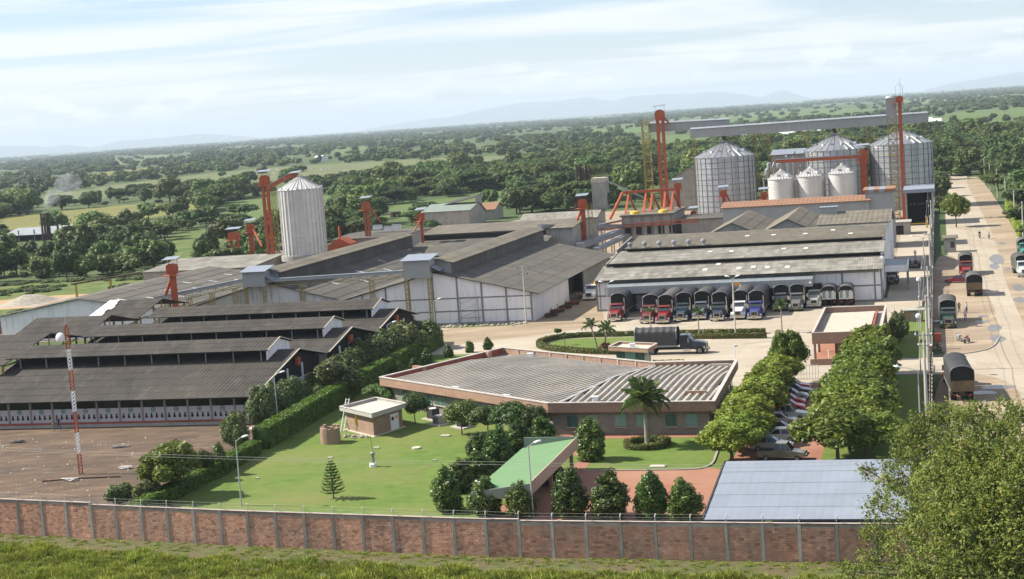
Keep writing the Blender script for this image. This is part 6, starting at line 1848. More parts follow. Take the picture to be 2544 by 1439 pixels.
PR += [((p[0] + q[0]) / 2 + 14, (p[1] + q[1]) / 2, (p[2] + q[2]) / 2 + 4, 1.15, 'tree filling the ' + n_ + ' gap of the right parking row') for p, q, n_ in zip(PR[:4], PR[1:5], ('far', 'second', 'third', 'nearest'))]
for k, (px, py, yt, w, lab) in enumerate(PR):
    tree_px('parking_tree', lab, px + 12, py, yt - 8, w * 1.18, big_c, big_t, k, 4.9, 'darker trees right of the parked cars')
tree_px('gate_tree', 'dark round tree standing alone between office and gatehouse', 1962, 955, 820, .83, big_c, big_t, 1, 4.9, None)
tree_px('gate_tree', 'round tree on the grass wedge behind the gatehouse', 2236, 850, 772, .8, shr_c, big_t, 1, 3.3, None)
tree_px('roadside_tree', 'leafy tree overhanging the road beside the fence', 2376, 565, 482, 1.25, big_c, big_t, 2, 4.9, None)

# --- hedges
def hedge(label, pts, w, h, mat, dens=70, size=.15, seed=0, group=None, name='hedge'):
    r = np.random.default_rng(seed)
    Ps, Ns, cv, cf = [], [], [], []
    for p, q in zip(pts[:-1], pts[1:]):
        p, q = np.array(p, float), np.array(q, float); L = np.linalg.norm(q - p)
        if L < 1e-6: continue
        d = (q - p) / L; nn = np.array([-d[1], d[0]])
        n = int(L * (w + 2 * h) * dens)
        s = r.random(n) * L; u = r.random(n) * (w + 2 * h)
        side = np.where(u < h, -1, np.where(u < h + w, 0, 1))
        off = np.where(side == 0, u - h - w / 2, side * w / 2)
        z = np.where(side == -1, u, np.where(side == 0, h, u - h - w))
        lump = np.array([mnoise.noise(Vector((x * .8 + seed, o_ * 1.2, zz_ * 1.2))) for x, o_, zz_ in zip(s + p[0] + p[1], off, z)]) * .16
        P = p[None] + d[None] * s[:, None] + nn[None] * (off + side * lump)[:, None]
        z = z + (side == 0) * lump + r.normal(size=n) * .03
        Ps.append(np.column_stack([P, np.maximum(z, .02)]))
        N = np.column_stack([nn[None] * side[:, None], (side == 0) * 1.0 + .25]) + r.normal(size=(n, 3)) * .45
        Ns.append(N)
        k = .88
        i0 = len(cv)
        for e in (p, q):
            for o_, zz_ in ((-w / 2 * k, .0), (w / 2 * k, 0), (w / 2 * k, h * .94), (-w / 2 * k, h * .94)): cv.append((*(e + nn * o_), zz_))
        cf += [(i0, i0 + 1, i0 + 5, i0 + 4), (i0 + 1, i0 + 2, i0 + 6, i0 + 5), (i0 + 2, i0 + 3, i0 + 7, i0 + 6), (i0 + 3, i0, i0 + 4, i0 + 7), (i0, i0 + 3, i0 + 2, i0 + 1), (i0 + 4, i0 + 5, i0 + 6, i0 + 7)]
    P, N = np.concatenate(Ps), np.concatenate(Ns)
    tint = np.clip(r.normal(.5, .22, len(P)), .05, 1)
    t = thing(name, label, 'hedge', 0, 0, group=group)
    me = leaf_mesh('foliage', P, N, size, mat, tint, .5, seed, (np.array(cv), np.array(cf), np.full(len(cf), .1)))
    o = link('foliage', me, None, t)
    return t


hedge('tall clipped hedge running from the front wall to the yard', [(-74.4, 132), (-74.4, 138), (-74.2, 152), (-74.4, 163)], 1.5, 1.5, 'leaf_hedge', 80, seed=1, group='clipped hedges')
hedge('tall clipped hedge beside the brick hut, bright on top', [(-74.6, 165), (-75.2, 178), (-76.2, 198), (-77.6, 242)], 1.9, 2.5, 'leaf_hedge', 80, seed=2, group='clipped hedges')
isl = arc([(-26, 243.2), (-44, 244.8), (-58, 246.6), (-61, 240), (-58, 233), (-50, 228.4), (-44, 226.6)], 3)
hedge('low red-tipped hedge around the grass island in the yard', isl, .9, .75, 'leaf_red_hedge', 80, .13, seed=3, group='low red-tipped hedges')
hedge('low red-tipped hedge along the driveway in front of the lamp post', [(-40, 240.8), (-25.4, 238.4)], 1.0, .75, 'leaf_red_hedge', 80, .13, seed=4, group='low red-tipped hedges')
sheet('island_lawn', smooth_poly([(-45, 227.5), (-57, 234), (-60, 240), (-57, 245.4), (-44, 243.8), (-36, 241.5), (-40, 233)], 2), 'lawn', .028)
pa_, pb2 = SG(1608, 1108)
ring = [(pa_ + 2.15 * math.cos(x), pb2 + 2.15 * math.sin(x)) for x in np.linspace(0, 2 * math.pi, 25)]
hedge('round red-tipped hedge ring around the big palm', ring, .7, .6, 'leaf_red_hedge', 80, .13, seed=5, group='low red-tipped hedges')
hedge('bright hedge along the far side of the road', [(18.6, 380), (19.4, 470)], 2.2, 2.6, 'leaf_bright', 22, .3, seed=6, group='roadside hedges')

# --- palms
def frond_mesh(seed, L=2.6, nl=22, droop=1.0):
    rr = random.Random(seed); mb = MB()
    pts = []
    for i in range(9):
        f = i / 8; pts.append(Vector((L * f * (1 - .18 * f * f), 0, L * (.42 * f - droop * .62 * f * f))))
    mb.tint = .3; mb.tube(pts, [.035 * (1 - .8 * i / 8) for i in range(9)], 4, cap=False)
    for i in range(nl):
        f = .12 + .86 * i / nl; k = min(7, int(f * 8)); p = pts[k].lerp(pts[k + 1], f * 8 - k)
        ll = L * .27 * math.sin(math.pi * min(1, f * .9 + .12)) + .12
        for s_ in (1, -1):
            d = Vector((.55, s_ * .85, -.42 - .3 * rr.random())).normalized(); w = Vector((.06, 0, .012))
            q = p + d * ll; mb.tint = rr.uniform(.2, .9)
            mb.poly([p - w, p + w, (p + q) / 2 + w * 1.2 + Vector((0, 0, .05)), q, (p + q) / 2 - w * 1.2 + Vector((0, 0, .05))])
    me = mb.mesh('frond'); me.materials.append(MATS['leaf_palm']); return me


fr_m = [frond_mesh(s, droop=d) for s, d in ((1, .7), (2, 1.05), (3, 1.45))]


def palm(label, px, py, yt, fl, n, mat='pale_bark', crownshaft=True, rad=.16, stems=1, name='palm_tree', lean=0):
    a, b = SG(px, py); zt = SB(px, yt, b)[1]
    t = thing(name, label, 'palm', a, b, rz=random.uniform(0, 6), group='palms')
    s = fl / 2.6
    hz = zt - fl * .25
    for q in range(stems):
        ox, oy = (0, 0) if stems == 1 else (.7 * math.cos(2.1 * q), .7 * math.sin(2.1 * q))
        hq = hz * (1 - .12 * q)
        mb = MB(); ln = (0, 0) if stems == 1 else (ox * 1.2, oy * 1.2)
        mb.tube([(ox, oy, -.05), (ox + ln[0] * .4, oy + ln[1] * .4, hq * .5), (ox + ln[0], oy + ln[1], hq)], [rad * 1.3, rad, rad * .8], 8); mb.build('trunk', mat, t)
        for k in range(n):
            o = bpy.data.objects.new('frond', fr_m[(0 if k < n * .35 else (1 if k < n * .7 else 2))]); col.objects.link(o); o.parent = t
            o.location = (ox + ln[0], oy + ln[1], hq); o.scale = (s, s, s)
            pit = -.95 if k < n * .2 else (-.5 if k < n * .5 else .0)
            o.rotation_euler = (0, pit + random.uniform(-.15, .15), 2.399 * k + random.uniform(-.2, .2))
    return t


palm('big feathery palm in a hedge ring in front of the office', 1608, 1108, 972, 3.2, 30, rad=.2)
palm('clump of feathery palms on the tip of the grass island', 1497, 870, 800, 1.75, 11, stems=3, rad=.12)
palm('thin young palm in front of the red trucks', 1617, 815, 768, 1.1, 12, rad=.09)
palm('slim palm in front of the blue trucks, left of the double lamp', 1737, 836, 768, 1.25, 13, rad=.1)
palm('slim palm in the yard in front of the grey trucks', 1943, 828, 752, 1.45, 16, rad=.1)
palm('little palm on the left tip of the grass island', 1402, 858, 830, .8, 9, rad=.07)
ia, ib = SG(1500, 872)
for k, (dx, dy, lab) in enumerate(((0.6, -1.2, 'dark red shrub at the foot of the palm clump, left'), (2.6, -.8, 'dark red shrub at the foot of the palm clump, right'))):
    o = place('red_shrub', lab, 'shrub', ia + dx, ib + dy, blob_crown('crown', dome_blobs(None, 1.1, 1.3, 0, 9, seed=200 + k), 1100, .17, 'leaf_red', 210 + k), None, group='dark red shrubs')

# --- araucaria on the lawn
a, b = SG(829, 1239)
t = thing('araucaria', 'small tiered conifer alone on the lawn near the front wall', 'tree', a, b)
mb = MB(); mb.tube([(0, 0, 0), (-.06, 0, 3.7)], [.06, .02], 6); mb.build('trunk', 'bark', t)
rr = random.Random(4)
for k in range(12):
    f = k / 11; z = .55 + 3.1 * f; L = 1.0 * (1 - f) ** .75 + .16
    mb = MB()
    for j in range(7):
        an = 2 * math.pi * j / 7 + k * .5 + rr.uniform(-.15, .15); pts = [Vector((L * s_ * math.cos(an), L * s_ * math.sin(an), z + .28 * s_ * s_ * L - .10 * s_)) for s_ in (0, .33, .66, 1)]
        mb.tint = .25; mb.tube(pts, [.022, .02, .016, .008], 4, cap=False)
        for i in range(11):
            s_ = .15 + .85 * i / 10; p = Vector((L * s_ * math.cos(an), L * s_ * math.sin(an), z + .28 * s_ * s_ * L - .1 * s_))
            for sg in (1, -1):
                d = Vector((math.cos(an + sg * .9), math.sin(an + sg * .9), .25)) * .13; mb.tint = rr.uniform(.2, .8)
                mb.poly([p, p + d + Vector((0, 0, .05)), p + d * 1.15, p + d - Vector((0, 0, .05))])
    mb.build('whorl', 'leaf_mid', t)

# --- the big feathery tree on the near side of the wall, right
def spray_tree():
    r = np.random.default_rng(77); rr = random.Random(77)
    ta_, tb_ = SG(2440, 1500); tb_ = 108.0; ta_ = SB(2440, 1300, tb_)[0]
    t = thing('feathery_tree', 'huge feathery yellow-green tree in the right foreground, in front of the wall', 'tree', ta_, tb_)
    # clumps given where the crown shows, at several depths
    spec = [(2400, 1090, 108, 2.5), (2470, 1120, 106, 2.6), (2330, 1120, 110, 1.9), (2290, 1060, 111, 1.3), (2250, 1110, 112, 1.3), (2215, 1150, 112, 1.1), (2260, 1180, 109, 1.7), (2350, 1200, 105, 2.4), (2440, 1220, 103, 2.8), (2520, 1180, 104, 2.9), (2200, 1200, 111, 1.0), (2170, 1260, 110, 1.0), (2245, 1260, 107, 1.8), (2320, 1300, 104, 2.2), (2420, 1330, 101, 2.8), (2520, 1320, 101, 3.0), (2190, 1330, 107, 1.4), (2250, 1350, 105, 1.8), (2330, 1400, 102, 2.2), (2150, 1390, 106, 1.2), (2230, 1430, 104, 1.8), (2440, 1440, 100, 2.8), (2540, 1440, 100, 3.0), (2480, 1040, 109, 1.5), (2530, 1060, 108, 1.8), (2420, 1030, 110, 1.2), (2600, 1150, 104, 3.2), (2620, 1330, 101, 3.4), (2660, 1230, 103, 3.4), (2330, 1490, 101, 2.6), (2480, 1520, 99, 3.0), (2600, 1500, 99, 3.2), (2230, 1500, 103, 1.8), (2110, 1420, 106, .8), (2160, 1170, 113, .7), (2350, 1040, 111, 1.0), (2380, 1160, 106, 2.2), (2560, 1250, 102, 2.8), (2390, 1260, 103, 2.4)]
    blobs = []
    for px, py, b_, R in spec:
        a_, z_ = SB(px, py, b_); c_ = Vector((a_ - ta_, b_ - tb_, max(.6, z_))); R *= .84 if px > 2250 else .72; blobs.append((*c_, R, R, R * .85))
        for q in range(3 if px > 2250 else 1):
            d = Vector((rr.uniform(-1, 1), rr.uniform(-1, .4), rr.uniform(-.4, 1))).normalized() * R * rr.uniform(1.0, 1.3); s_ = rr.uniform(.3, .62); blobs.append((*(c_ + d), s_, s_, s_ * .8))
    # boughs
    mb = MB(); mb.tube([(0, 0, -.1), (.3, 0, 3), (.1, .2, 6)], [.6, .5, .38], 9); mb.build('trunk', 'bark', t)
    mb = MB()
    for (x, y, z_, R, *_) in blobs:
        mb.tube([(.1, .1, min(5.5, z_ * .6)), (x * .5, y * .5, z_ * .72 + .4), (x, y, z_)], [.2, .12, .03], 5)
    for k in range(60):
        bl = rr.choice(blobs); d = Vector((rr.uniform(-1, 1), rr.uniform(-1, .3), rr.uniform(-.3, 1))).normalized() * bl[3] * rr.uniform(1.0, 1.25)
        p = Vector(bl[:3]); mb.tube([p, p + d * .6 + Vector((0, 0, .1)), p + d], [.05, .03, .012], 4)
    mb.build('limbs', 'pale_bark', t, kind='stuff')
    # sprays: short twigs each with small leaflets
    P, N, tn = [], [], []
    wts = np.array([b_[3] ** 1.9 for b_ in blobs]); wts /= wts.sum()
    ns = 14000
    idx = r.choice(len(blobs), ns, p=wts); cl = r.uniform(-.26, .26, len(blobs))
    for i in idx:
        x, y, z_, R, _, Rz = blobs[i]
        d = r.normal(size=3); d /= np.linalg.norm(d); d[1] -= .25
        f = .45 + .68 * r.random() ** .6
        c = np.array((x, y, z_)) + d * np.array((R, R, Rz)) * f
        ax = d * .8 + r.normal(size=3) * .55 + np.array((0, 0, -.15)); ax /= np.linalg.norm(ax); L = r.uniform(.3, .75)
        base = np.clip(.5 + cl[i] + r.normal() * .13, .05, .92)
        for j in range(7):
            q = c + ax * L * (j / 6 - .3) + r.normal(size=3) * .05
            if q[2] < .05: continue
            P.append(q); N.append(d * .4 + r.normal(size=3) * .6 + np.array((0, 0, .45))); tn.append(1.0 if r.random() > .985 else base + r.normal() * .1)
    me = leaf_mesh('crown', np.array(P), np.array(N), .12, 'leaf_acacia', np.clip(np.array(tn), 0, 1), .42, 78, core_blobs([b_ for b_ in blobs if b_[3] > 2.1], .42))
    link('crown', me, None, t)


spray_tree()

# --- scattered growth: instanced stuff
def scatter(name, label, cat, pts, protos, kind='stuff'):
    """pts: rows of x,y,z,scale,scale_z,rot,proto"""
    pts = np.array(pts, float)
    me = bpy.data.meshes.new(name); me.vertices.add(len(pts)); me.vertices.foreach_set('co', pts[:, :3].astype(np.float32).ravel())
    for nm, arr in (('sx', pts[:, 3]), ('sz', pts[:, 4]), ('rot', pts[:, 5])):
        at = me.attributes.new(nm, 'FLOAT', 'POINT'); at.data.foreach_set('value', arr.astype(np.float32))
    at = me.attributes.new('pid', 'INT', 'POINT'); at.data.foreach_set('value', pts[:, 6].astype(np.int32))
    o = link(name, me, None)
    ng = bpy.data.node_groups.new(name, 'GeometryNodeTree')
    ng.interface.new_socket('Geometry', in_out='INPUT', socket_type='NodeSocketGeometry'); ng.interface.new_socket('Geometry', in_out='OUTPUT', socket_type='NodeSocketGeometry')
    n, l = ng.nodes, ng.links
    gi, go, jn = n.new('NodeGroupInput'), n.new('NodeGroupOutput'), n.new('GeometryNodeJoinGeometry')

    def attr(nm, ty='FLOAT'):
        q = n.new('GeometryNodeInputNamedAttribute'); q.data_type = ty; q.inputs[0].default_value = nm; return q.outputs[0]
    cs, cr_ = n.new('ShaderNodeCombineXYZ'), n.new('ShaderNodeCombineXYZ')
    sx = attr('sx'); l.new(sx, cs.inputs[0]); l.new(sx, cs.inputs[1]); l.new(attr('sz'), cs.inputs[2]); l.new(attr('rot'), cr_.inputs[2])
    pid = attr('pid', 'INT')
    for k, pr_ in enumerate(protos):
        po = bpy.data.objects.new(name + '_source', pr_)
        oi = n.new('GeometryNodeObjectInfo'); oi.inputs[0].default_value = po; oi.inputs[1].default_value = True
        cm = n.new('FunctionNodeCompare'); cm.data_type = 'INT'; cm.operation = 'EQUAL'; l.new(pid, cm.inputs[2]); cm.inputs[3].default_value = k
        ip = n.new('GeometryNodeInstanceOnPoints')
        l.new(gi.outputs[0], ip.inputs['Points']); l.new(cm.outputs[0], ip.inputs['Selection']); l.new(oi.outputs['Geometry'], ip.inputs['Instance']); l.new(cr_.outputs[0], ip.inputs['Rotation']); l.new(cs.outputs[0], ip.inputs['Scale'])
        l.new(ip.outputs[0], jn.inputs[0])
    l.new(jn.outputs[0], go.inputs[0])
    md = o.modifiers.new('scatter', 'NODES'); md.node_group = ng
    tag(o, label, cat, kind=kind)
    return o


def inpoly(p, poly):
    x, y = p; c = False; j = len(poly) - 1
    for i in range(len(poly)):
        if (poly[i][1] > y) != (poly[j][1] > y) and x < (poly[j][0] - poly[i][0]) * (y - poly[i][1]) / (poly[j][1] - poly[i][1]) + poly[i][0]: c = not c
        j = i
    return c


def far_tree(seed, R, H, z0, n, leaf, mat, nb=11, k=(.32, .48), up=.5):
    bl = dome_blobs(None, R, H, z0, nb, k=k, seed=seed)
    return blob_crown('crown', bl, n, leaf, mat, 300 + seed, up=up, aspect=.62, kcore=.78)


FT = [far_tree(1, 4.8, 6.5, 1.2, 950, .62, 'leaf_far'), far_tree(2, 5.4, 6.0, 1.6, 1000, .66, 'leaf_far', nb=14), far_tree(3, 4.2, 8.5, 1.2, 950, .6, 'leaf_fardark'),
      far_tree(4, 7.4, 3.6, 4.2, 1100, .62, 'leaf_fardark', nb=18, k=(.2, .3), up=.8), far_tree(5, 3.4, 3.4, .1, 620, .5, 'leaf_far'), far_tree(6, 6.6, 9.5, 2.0, 1400, .66, 'leaf_far', nb=20, k=(.24, .36)), far_tree(7, 5.0, 4.6, .1, 800, .58, 'leaf_shrub', nb=12)]
FTT = [trunk_mesh('trunk', 2.4, .3, 4, 3.4, 5, seed=s) for s in (1, 2, 3)] + [trunk_mesh('trunk', 3.6, .34, 6, 6, 6, seed=4), None, trunk_mesh('trunk', 4, .4, 5, 4.5, 8, seed=6), None]
FLOD = [far_tree(21, 5.0, 6.5, .4, 240, 1.25, 'leaf_far', nb=7), far_tree(22, 6.2, 6.0, .4, 260, 1.35, 'leaf_far', nb=8), far_tree(23, 4.6, 8.6, .6, 240, 1.25, 'leaf_fardark', nb=7), far_tree(24, 8.4, 6.5, .4, 320, 1.5, 'leaf_fardark', nb=10)]

PLANT = [(-215, 236), (-190, 300), (-176, 360), (-176, 430), (-205, 440), (-150, 470), (-176, 512), (-176, 565), (-120, 575), (-100, 560), (-104, 605), (-62, 640), (-4, 640), (-1.5, 236)]
ROADP = [(-3, 100), (-3, 660), (18.5, 660), (20.5, 470), (18, 330), (18, 100)]
kx, kb = SG(96, 598)


def free(p, h=0):
    if inpoly(p, PLANT) or inpoly(p, ROADP): return False
    for f in FIELDS['all']:
        if inpoly(p, f): return False
    if h:
        for k_ in (h * .45, h * .85):
            q = (p[0] * 35 / (35 - k_), p[1] * 35 / (35 - k_))
            for f in FIELDS['all']:
                if inpoly(q, f): return False
    if math.hypot(p[0] - kx, p[1] - kb) < 20: return False
    # keep the sight line to the kiln shed and its stacks open
    w_ = W(*p); k_ = W(kx, kb)
    if w_.length < k_.length and abs(math.atan2(w_.x, w_.y) - math.atan2(k_.x, k_.y)) < .018 and w_.length > k_.length - 110: return False
    return True


cand = []
rs = random.Random(21)
hw = math.atan(PW / 2 / F_PX) + .07
tries = 0
while len(cand) < 6000 and tries < 80000:
    tries += 1
    D = math.sqrt(rs.uniform(330 ** 2, 1250 ** 2)); th = rs.uniform(-hw - .02, hw)
    w_ = Vector((D * math.sin(th), D * math.cos(th), 0)); p = S(w_)
    if p[1] < 236 or not free(p, 8 if rs.random() < .9 else 0): continue
    if p[0] > 16 and p[1] < 320: continue
    nv = mnoise.noise(Vector((p[0] * .011, p[1] * .011, 3.3)))
    if nv < -.34 and rs.random() < .8: continue
    cand.append((D, p, nv))
cand.sort()
# keep trunks apart
grid = {}; kept = []
for D, p, nv in cand:
    key = (int(p[0] // 5), int(p[1] // 5))
    if any((key[0] + i, key[1] + j) in grid for i, j in ((0, 0), (1, 0), (-1, 0), (0, 1), (0, -1))) and D < 800: continue
    grid[key] = 1; kept.append((D, p, nv))
rows = []
names_ = ['round_tree', 'broad_tree', 'dark_tree', 'umbrella_tree', 'bush', 'large_tree', 'scrub']
lab_ = ['mid green round tree', 'mid green broad tree', 'tall dark tree', 'flat-topped umbrella tree', 'low green thicket', 'large many-lobed tree', 'low grey-green scrub']
NI = 0


LANDM = [(20, 'at the left picture edge'), (110, 'around the kiln stacks'), (200, 'above the radio mast'), (300, 'right of the kiln shed'), (430, 'behind the hooded orange elevator'), (530, 'left of the elevator cluster'), (650, 'behind the tall red elevator'), (745, 'behind the tall white silo'), (850, 'just right of the tall silo'), (950, 'behind the rust-red elevator'), (1060, 'behind the slim orange elevator'), (1170, 'behind the tile-roofed hut'), (1300, 'behind the pale-roofed shed'), (1450, 'behind the rusty stacks'), (1560, 'left of the yellow tower'), (1650, 'behind the tallest elevator'), (1800, 'behind the left big silo'), (1950, 'behind the small silos'), (2100, 'behind the middle big silo'), (2250, 'behind the right big silo'), (2340, 'at the road end'), (2430, 'right of the road'), (2520, 'at the right picture edge')]


def spot(p, D):
    q = W(*p, 4.0) - CAM; d = q.dot(FWD); x = PW / 2 + F_PX * q.dot(RIGHT) / d
    return ' ' + min(LANDM, key=lambda l_: abs(l_[0] - x))[1] + ', ' + ('nearest row' if D < 430 else 'second row' if D < 500 else 'third row' if D < 560 else 'fourth row' if D < 620 else 'rear row')


SEEN = {}
TI = {0: 0, 1: 1, 2: 2, 3: 3, 5: 4}
TM = [FTT[0], FTT[1], FTT[2], FTT[3], FTT[5]]
for D, p, nv in kept:
    q = rs.random()
    if p[0] < -190 and p[1] < 480: k = 2 if q < .25 else (6 if q < .5 else (0 if q < .8 else 4))
    elif p[0] > 16: k = 3 if q < .4 else (5 if q < .6 else (1 if q < .85 else 2))
    else: k = 3 if q < .26 else (0 if q < .42 else (1 if q < .58 else (2 if q < .70 else (5 if q < .82 else (4 if q < .92 else 6)))))
    sc = rs.choice((.5, .65, .8, .9, 1.0, 1.15)) * rs.uniform(.85, 1.15) * (1 + .15 * nv) * (.85 if D < 520 else 1.0)
    if NI < 270:
        zone = 'left of the plant' if p[0] < -178 else ('across the road' if p[0] > 16 else 'behind the plant')
        lb = lab_[k] + spot(p, D)
        SEEN[lb] = SEEN.get(lb, 0) + 1
        if SEEN[lb] > 1: lb = ('', 'taller ', 'smaller ', 'leaning ', 'dense ', 'thin ', 'broader ', 'narrow ', 'bushy ', 'stunted ', 'ragged ', 'spreading ')[min(11, SEEN[lb] - 1)] + lb
        o = place(names_[k], lb, 'bush' if k in (4, 6) else 'tree', p[0], p[1], FT[k], FTT[k], sc=sc, rz=rs.uniform(0, 6), group=lab_[k] + 's ' + zone)
        NI += 1
    else:
        w_ = W(*p); rz_ = rs.uniform(0, 6.28); sv_ = sc * rs.uniform(.9, 1.1); rows.append((w_.x, w_.y, 0, sc * 1.05, sv_, rz_, k))
        if FTT[k] is not None: rows.append((w_.x, w_.y, 0, sc * 1.05, sv_, rz_, 7 + TI[k]))
scatter('woodland', 'dense belts of trees between the fields beyond the plant', 'woodland', rows, FT + TM)
rows = []
tries = 0
while len(rows) < 10500 and tries < 150000:
    tries += 1
    D = rs.uniform(1150, 9500) if rs.random() < .86 else rs.uniform(9500, 15000); th = rs.uniform(-hw - .03, hw + .03)
    w_ = Vector((D * math.sin(th), D * math.cos(th), 0)); p = S(w_)
    row = abs((p[1] * .006 + p[0] * .0015) % 1 - .5) < .07 and D > 1500
    if D < 5000 and not row and not free(p, 5 if rs.random() < .8 else 0): continue
    s_ = 1 / (60 + D * .035)
    nv = mnoise.noise(Vector((w_.x * s_, w_.y * s_ * .45, 1.7)))
    if nv < -.2 and rs.random() < .9: continue
    sc = rs.uniform(.5, 1.25) * (1 + D / 9000.0); sz = rs.uniform(.55, 1.15) * (1 + D / 24000.0)
    rows.append((w_.x, w_.y, 0, sc, sz, rs.uniform(0, 6.28), rs.choice((0, 1, 1, 2, 3))))
scatter('far_woodland', 'far tree belts fading towards the horizon', 'woodland', rows, FLOD)

# tall grass and weeds
def tuft(seed, n=60, h=.6, sp=.45):
    r = np.random.default_rng(seed); mb = MB()
    for i in range(n):
        an, q = r.random() * 6.28, r.random() * sp; x, y = q * math.cos(an), q * math.sin(an); hh = h * r.uniform(.5, 1.1); b2 = r.random() * 6.28; w = .028
        dx, dy = math.cos(b2), math.sin(b2); mb.tint = float(np.clip(r.normal(.5, .22), 0, 1))
        mb.poly([(x - dy * w, y + dx * w, 0), (x + dy * w, y - dx * w, 0), (x + dx * hh * .3 + dy * w * .7, y + dy * hh * .3 - dx * w * .7, hh * .65), (x + dx * hh * .6, y + dy * hh * .6, hh)])
    me = mb.mesh('tuft'); me.materials.append(MATS['leaf_grass']); return me


tf = [tuft(s, h=h) for s, h in ((1, .42), (2, .55), (3, .32))]
rows = []
while len(rows) < 8000:
    a = rs.uniform(-95, 12); b = rs.uniform(100, 128)
    base = np.interp(a, [w_[0] for w_ in WALL], [w_[1] for w_ in WALL])
    d = base - b
    if d < 4.2 + 1.1 * mnoise.noise(Vector((a * .25, 0, 0))): continue
    w_ = W(a, b); sc = rs.uniform(.7, 1.35) * (1.15 if mnoise.noise(Vector((a * .3, b * .3, 0))) > 0 else .75)
    rows.append((w_.x, w_.y, 0, sc * 1.3, sc, rs.uniform(0, 6.28), rs.choice((0, 1, 2))))
scatter('tall_grass', 'tall rough grass along the bottom edge in front of the wall', 'grass', rows, tf)
rows = []
while len(rows) < 900:
    a = rs.uniform(-95, 12); base = np.interp(a, [w_[0] for w_ in WALL], [w_[1] for w_ in WALL]); b = base - abs(rs.gauss(0, 1)) * 1.6 - .25
    w_ = W(a, b); rows.append((w_.x, w_.y, 0, rs.uniform(.35, .8), rs.uniform(.18, .4), rs.uniform(0, 6.28), rs.choice((0, 1, 2))))
scatter('short_weeds', 'short weeds scattered along the foot of the front wall', 'weeds', rows, tf)
sheet('wall_verge', [(-140, 100), (-97, 131.2), (-85.7, 129.3), (-59.3, 124.9), (-36.7, 121.8), (-9.3, 120.4), (14, 120), (14, 100)], 'verge', .030)
rows = []
wf = FIELDS['all'][2]
tries = 0
while len(rows) < 420 and tries < 9000:
    tries += 1
    px, py = rs.uniform(-100, 600), rs.uniform(560, 830); p = SG(px, py)
    if not inpoly(p, wf): continue
    if mnoise.noise(Vector((p[0] * .06, p[1] * .06, 9))) < -.05: continue
    if math.hypot(p[0] - sa, (p[1] - sb_)) < 24: continue
    w_ = W(*p); sc = rs.uniform(.16, .42); rows.append((w_.x, w_.y, -.1, sc, sc * rs.uniform(.4, .7), rs.uniform(0, 6.28), rs.choice((0, 1))))
scatter('field_weeds', 'low weed clumps dotted over the left field', 'weeds', rows, [FT[4], FT[6]])

for k, (a, b, v, sc) in enumerate([(.5, 470, 1, .62), (.2, 500, 0, .7), (1.0, 540, 5, .62), (.5, 585, 1, .8), (2.0, 640, 5, .8), (21, 400, 3, .8), (22, 440, 3, 1.0), (24, 490, 5, .9), (21, 520, 3, 1.0), (19.5, 560, 1, .95), (18.5, 610, 3, 1.1), (13, 665, 5, 1.0), (6, 672, 1, 1.0), (30, 420, 5, 1.0), (23, 350, 1, .7)]):
    place('roadside_tree', ('first', 'second', 'third', 'fourth', 'fifth')[k % 5] + (' tree along the fence side of the road past the dump shed' if k < 5 else ' spreading tree across the road beside the pale poles' if k < 10 else ' tree closing the far end of the road'), 'tree', a, b, FT[v], FTT[v], sc=sc, group='roadside trees')
for k, (px, py, v, sc) in enumerate([(5, 668, 2, 1.05), (42, 684, 5, .72), (100, 690, 0, .75), (148, 688, 2, .62), (-30, 690, 5, 1.0), (78, 662, 4, .9), (180, 672, 1, .65), (215, 690, 0, .85), (270, 680, 6, 1.2), (330, 672, 1, .9), (385, 668, 0, .95)]):
    place('thicket_tree', ('first', 'second', 'third', 'fourth', 'fifth', 'sixth', 'seventh', 'eighth', 'ninth', 'tenth', 'last')[k] + ' dark tree of the thicket along the back of the weedy field', 'tree', *SG(px, py), FT[v], FTT[v], sc=sc, group='thicket edging the weedy field')
# ------------------------------------------------------------------ vehicles
def wheel_mesh(r, w):
    mb = MB(); n = 18
    prof = [(r * .62, -w / 2), (r * .95, -w / 2), (r, -w * .3), (r, w * .3), (r * .95, w / 2), (r * .62, w / 2)]
    i0 = 0
    for q, y in prof:
        for j in range(n): t = 2 * math.pi * j / n; mb.v.append((y, q * math.cos(t), q * math.sin(t)))
    for k in range(len(prof) - 1):
        for j in range(n): a = k * n + j; b = k * n + (j + 1) % n; mb.face((a, b, b + n, a + n))
    ty = mb.mesh('tyre'); ty.materials.append(MATS['rubber'])
    mb = MB()
    for q, y in ((r * .62, -w * .42), (r * .58, -w * .46), (r * .3, -w * .25), (r * .22, -w * .5), (.01, -w * .5)):
        for j in range(n): t = 2 * math.pi * j / n; mb.v.append((y, q * math.cos(t), q * math.sin(t)))
    for k in range(4):
        for j in range(n): a = k * n + j; b = k * n + (j + 1) % n; mb.face((a, b, b + n, a + n))
    i = len(mb.v)
    ri = mb.mesh('rim'); ri.materials.append(MATS['rim'])
    return ty, ri


WH = {'truck': wheel_mesh(.52, .32), 'dual': wheel_mesh(.52, .62), 'car': wheel_mesh(.31, .2), 'moto': wheel_mesh(.29, .11)}


def wheel(parent, kind, x, y, z=None, right=True):
    ty, ri = WH[kind]
    r = {'truck': .52, 'dual': .52, 'car': .31, 'moto': .29}[kind]
    o = bpy.data.objects.new('wheel', ty); col.objects.link(o); o.parent = parent; o.location = (x, y, z or r)
    if x > 0: o.rotation_euler = (0, 0, math.pi)
    q = bpy.data.objects.new('rim', ri); col.objects.link(q); q.parent = o
    return o


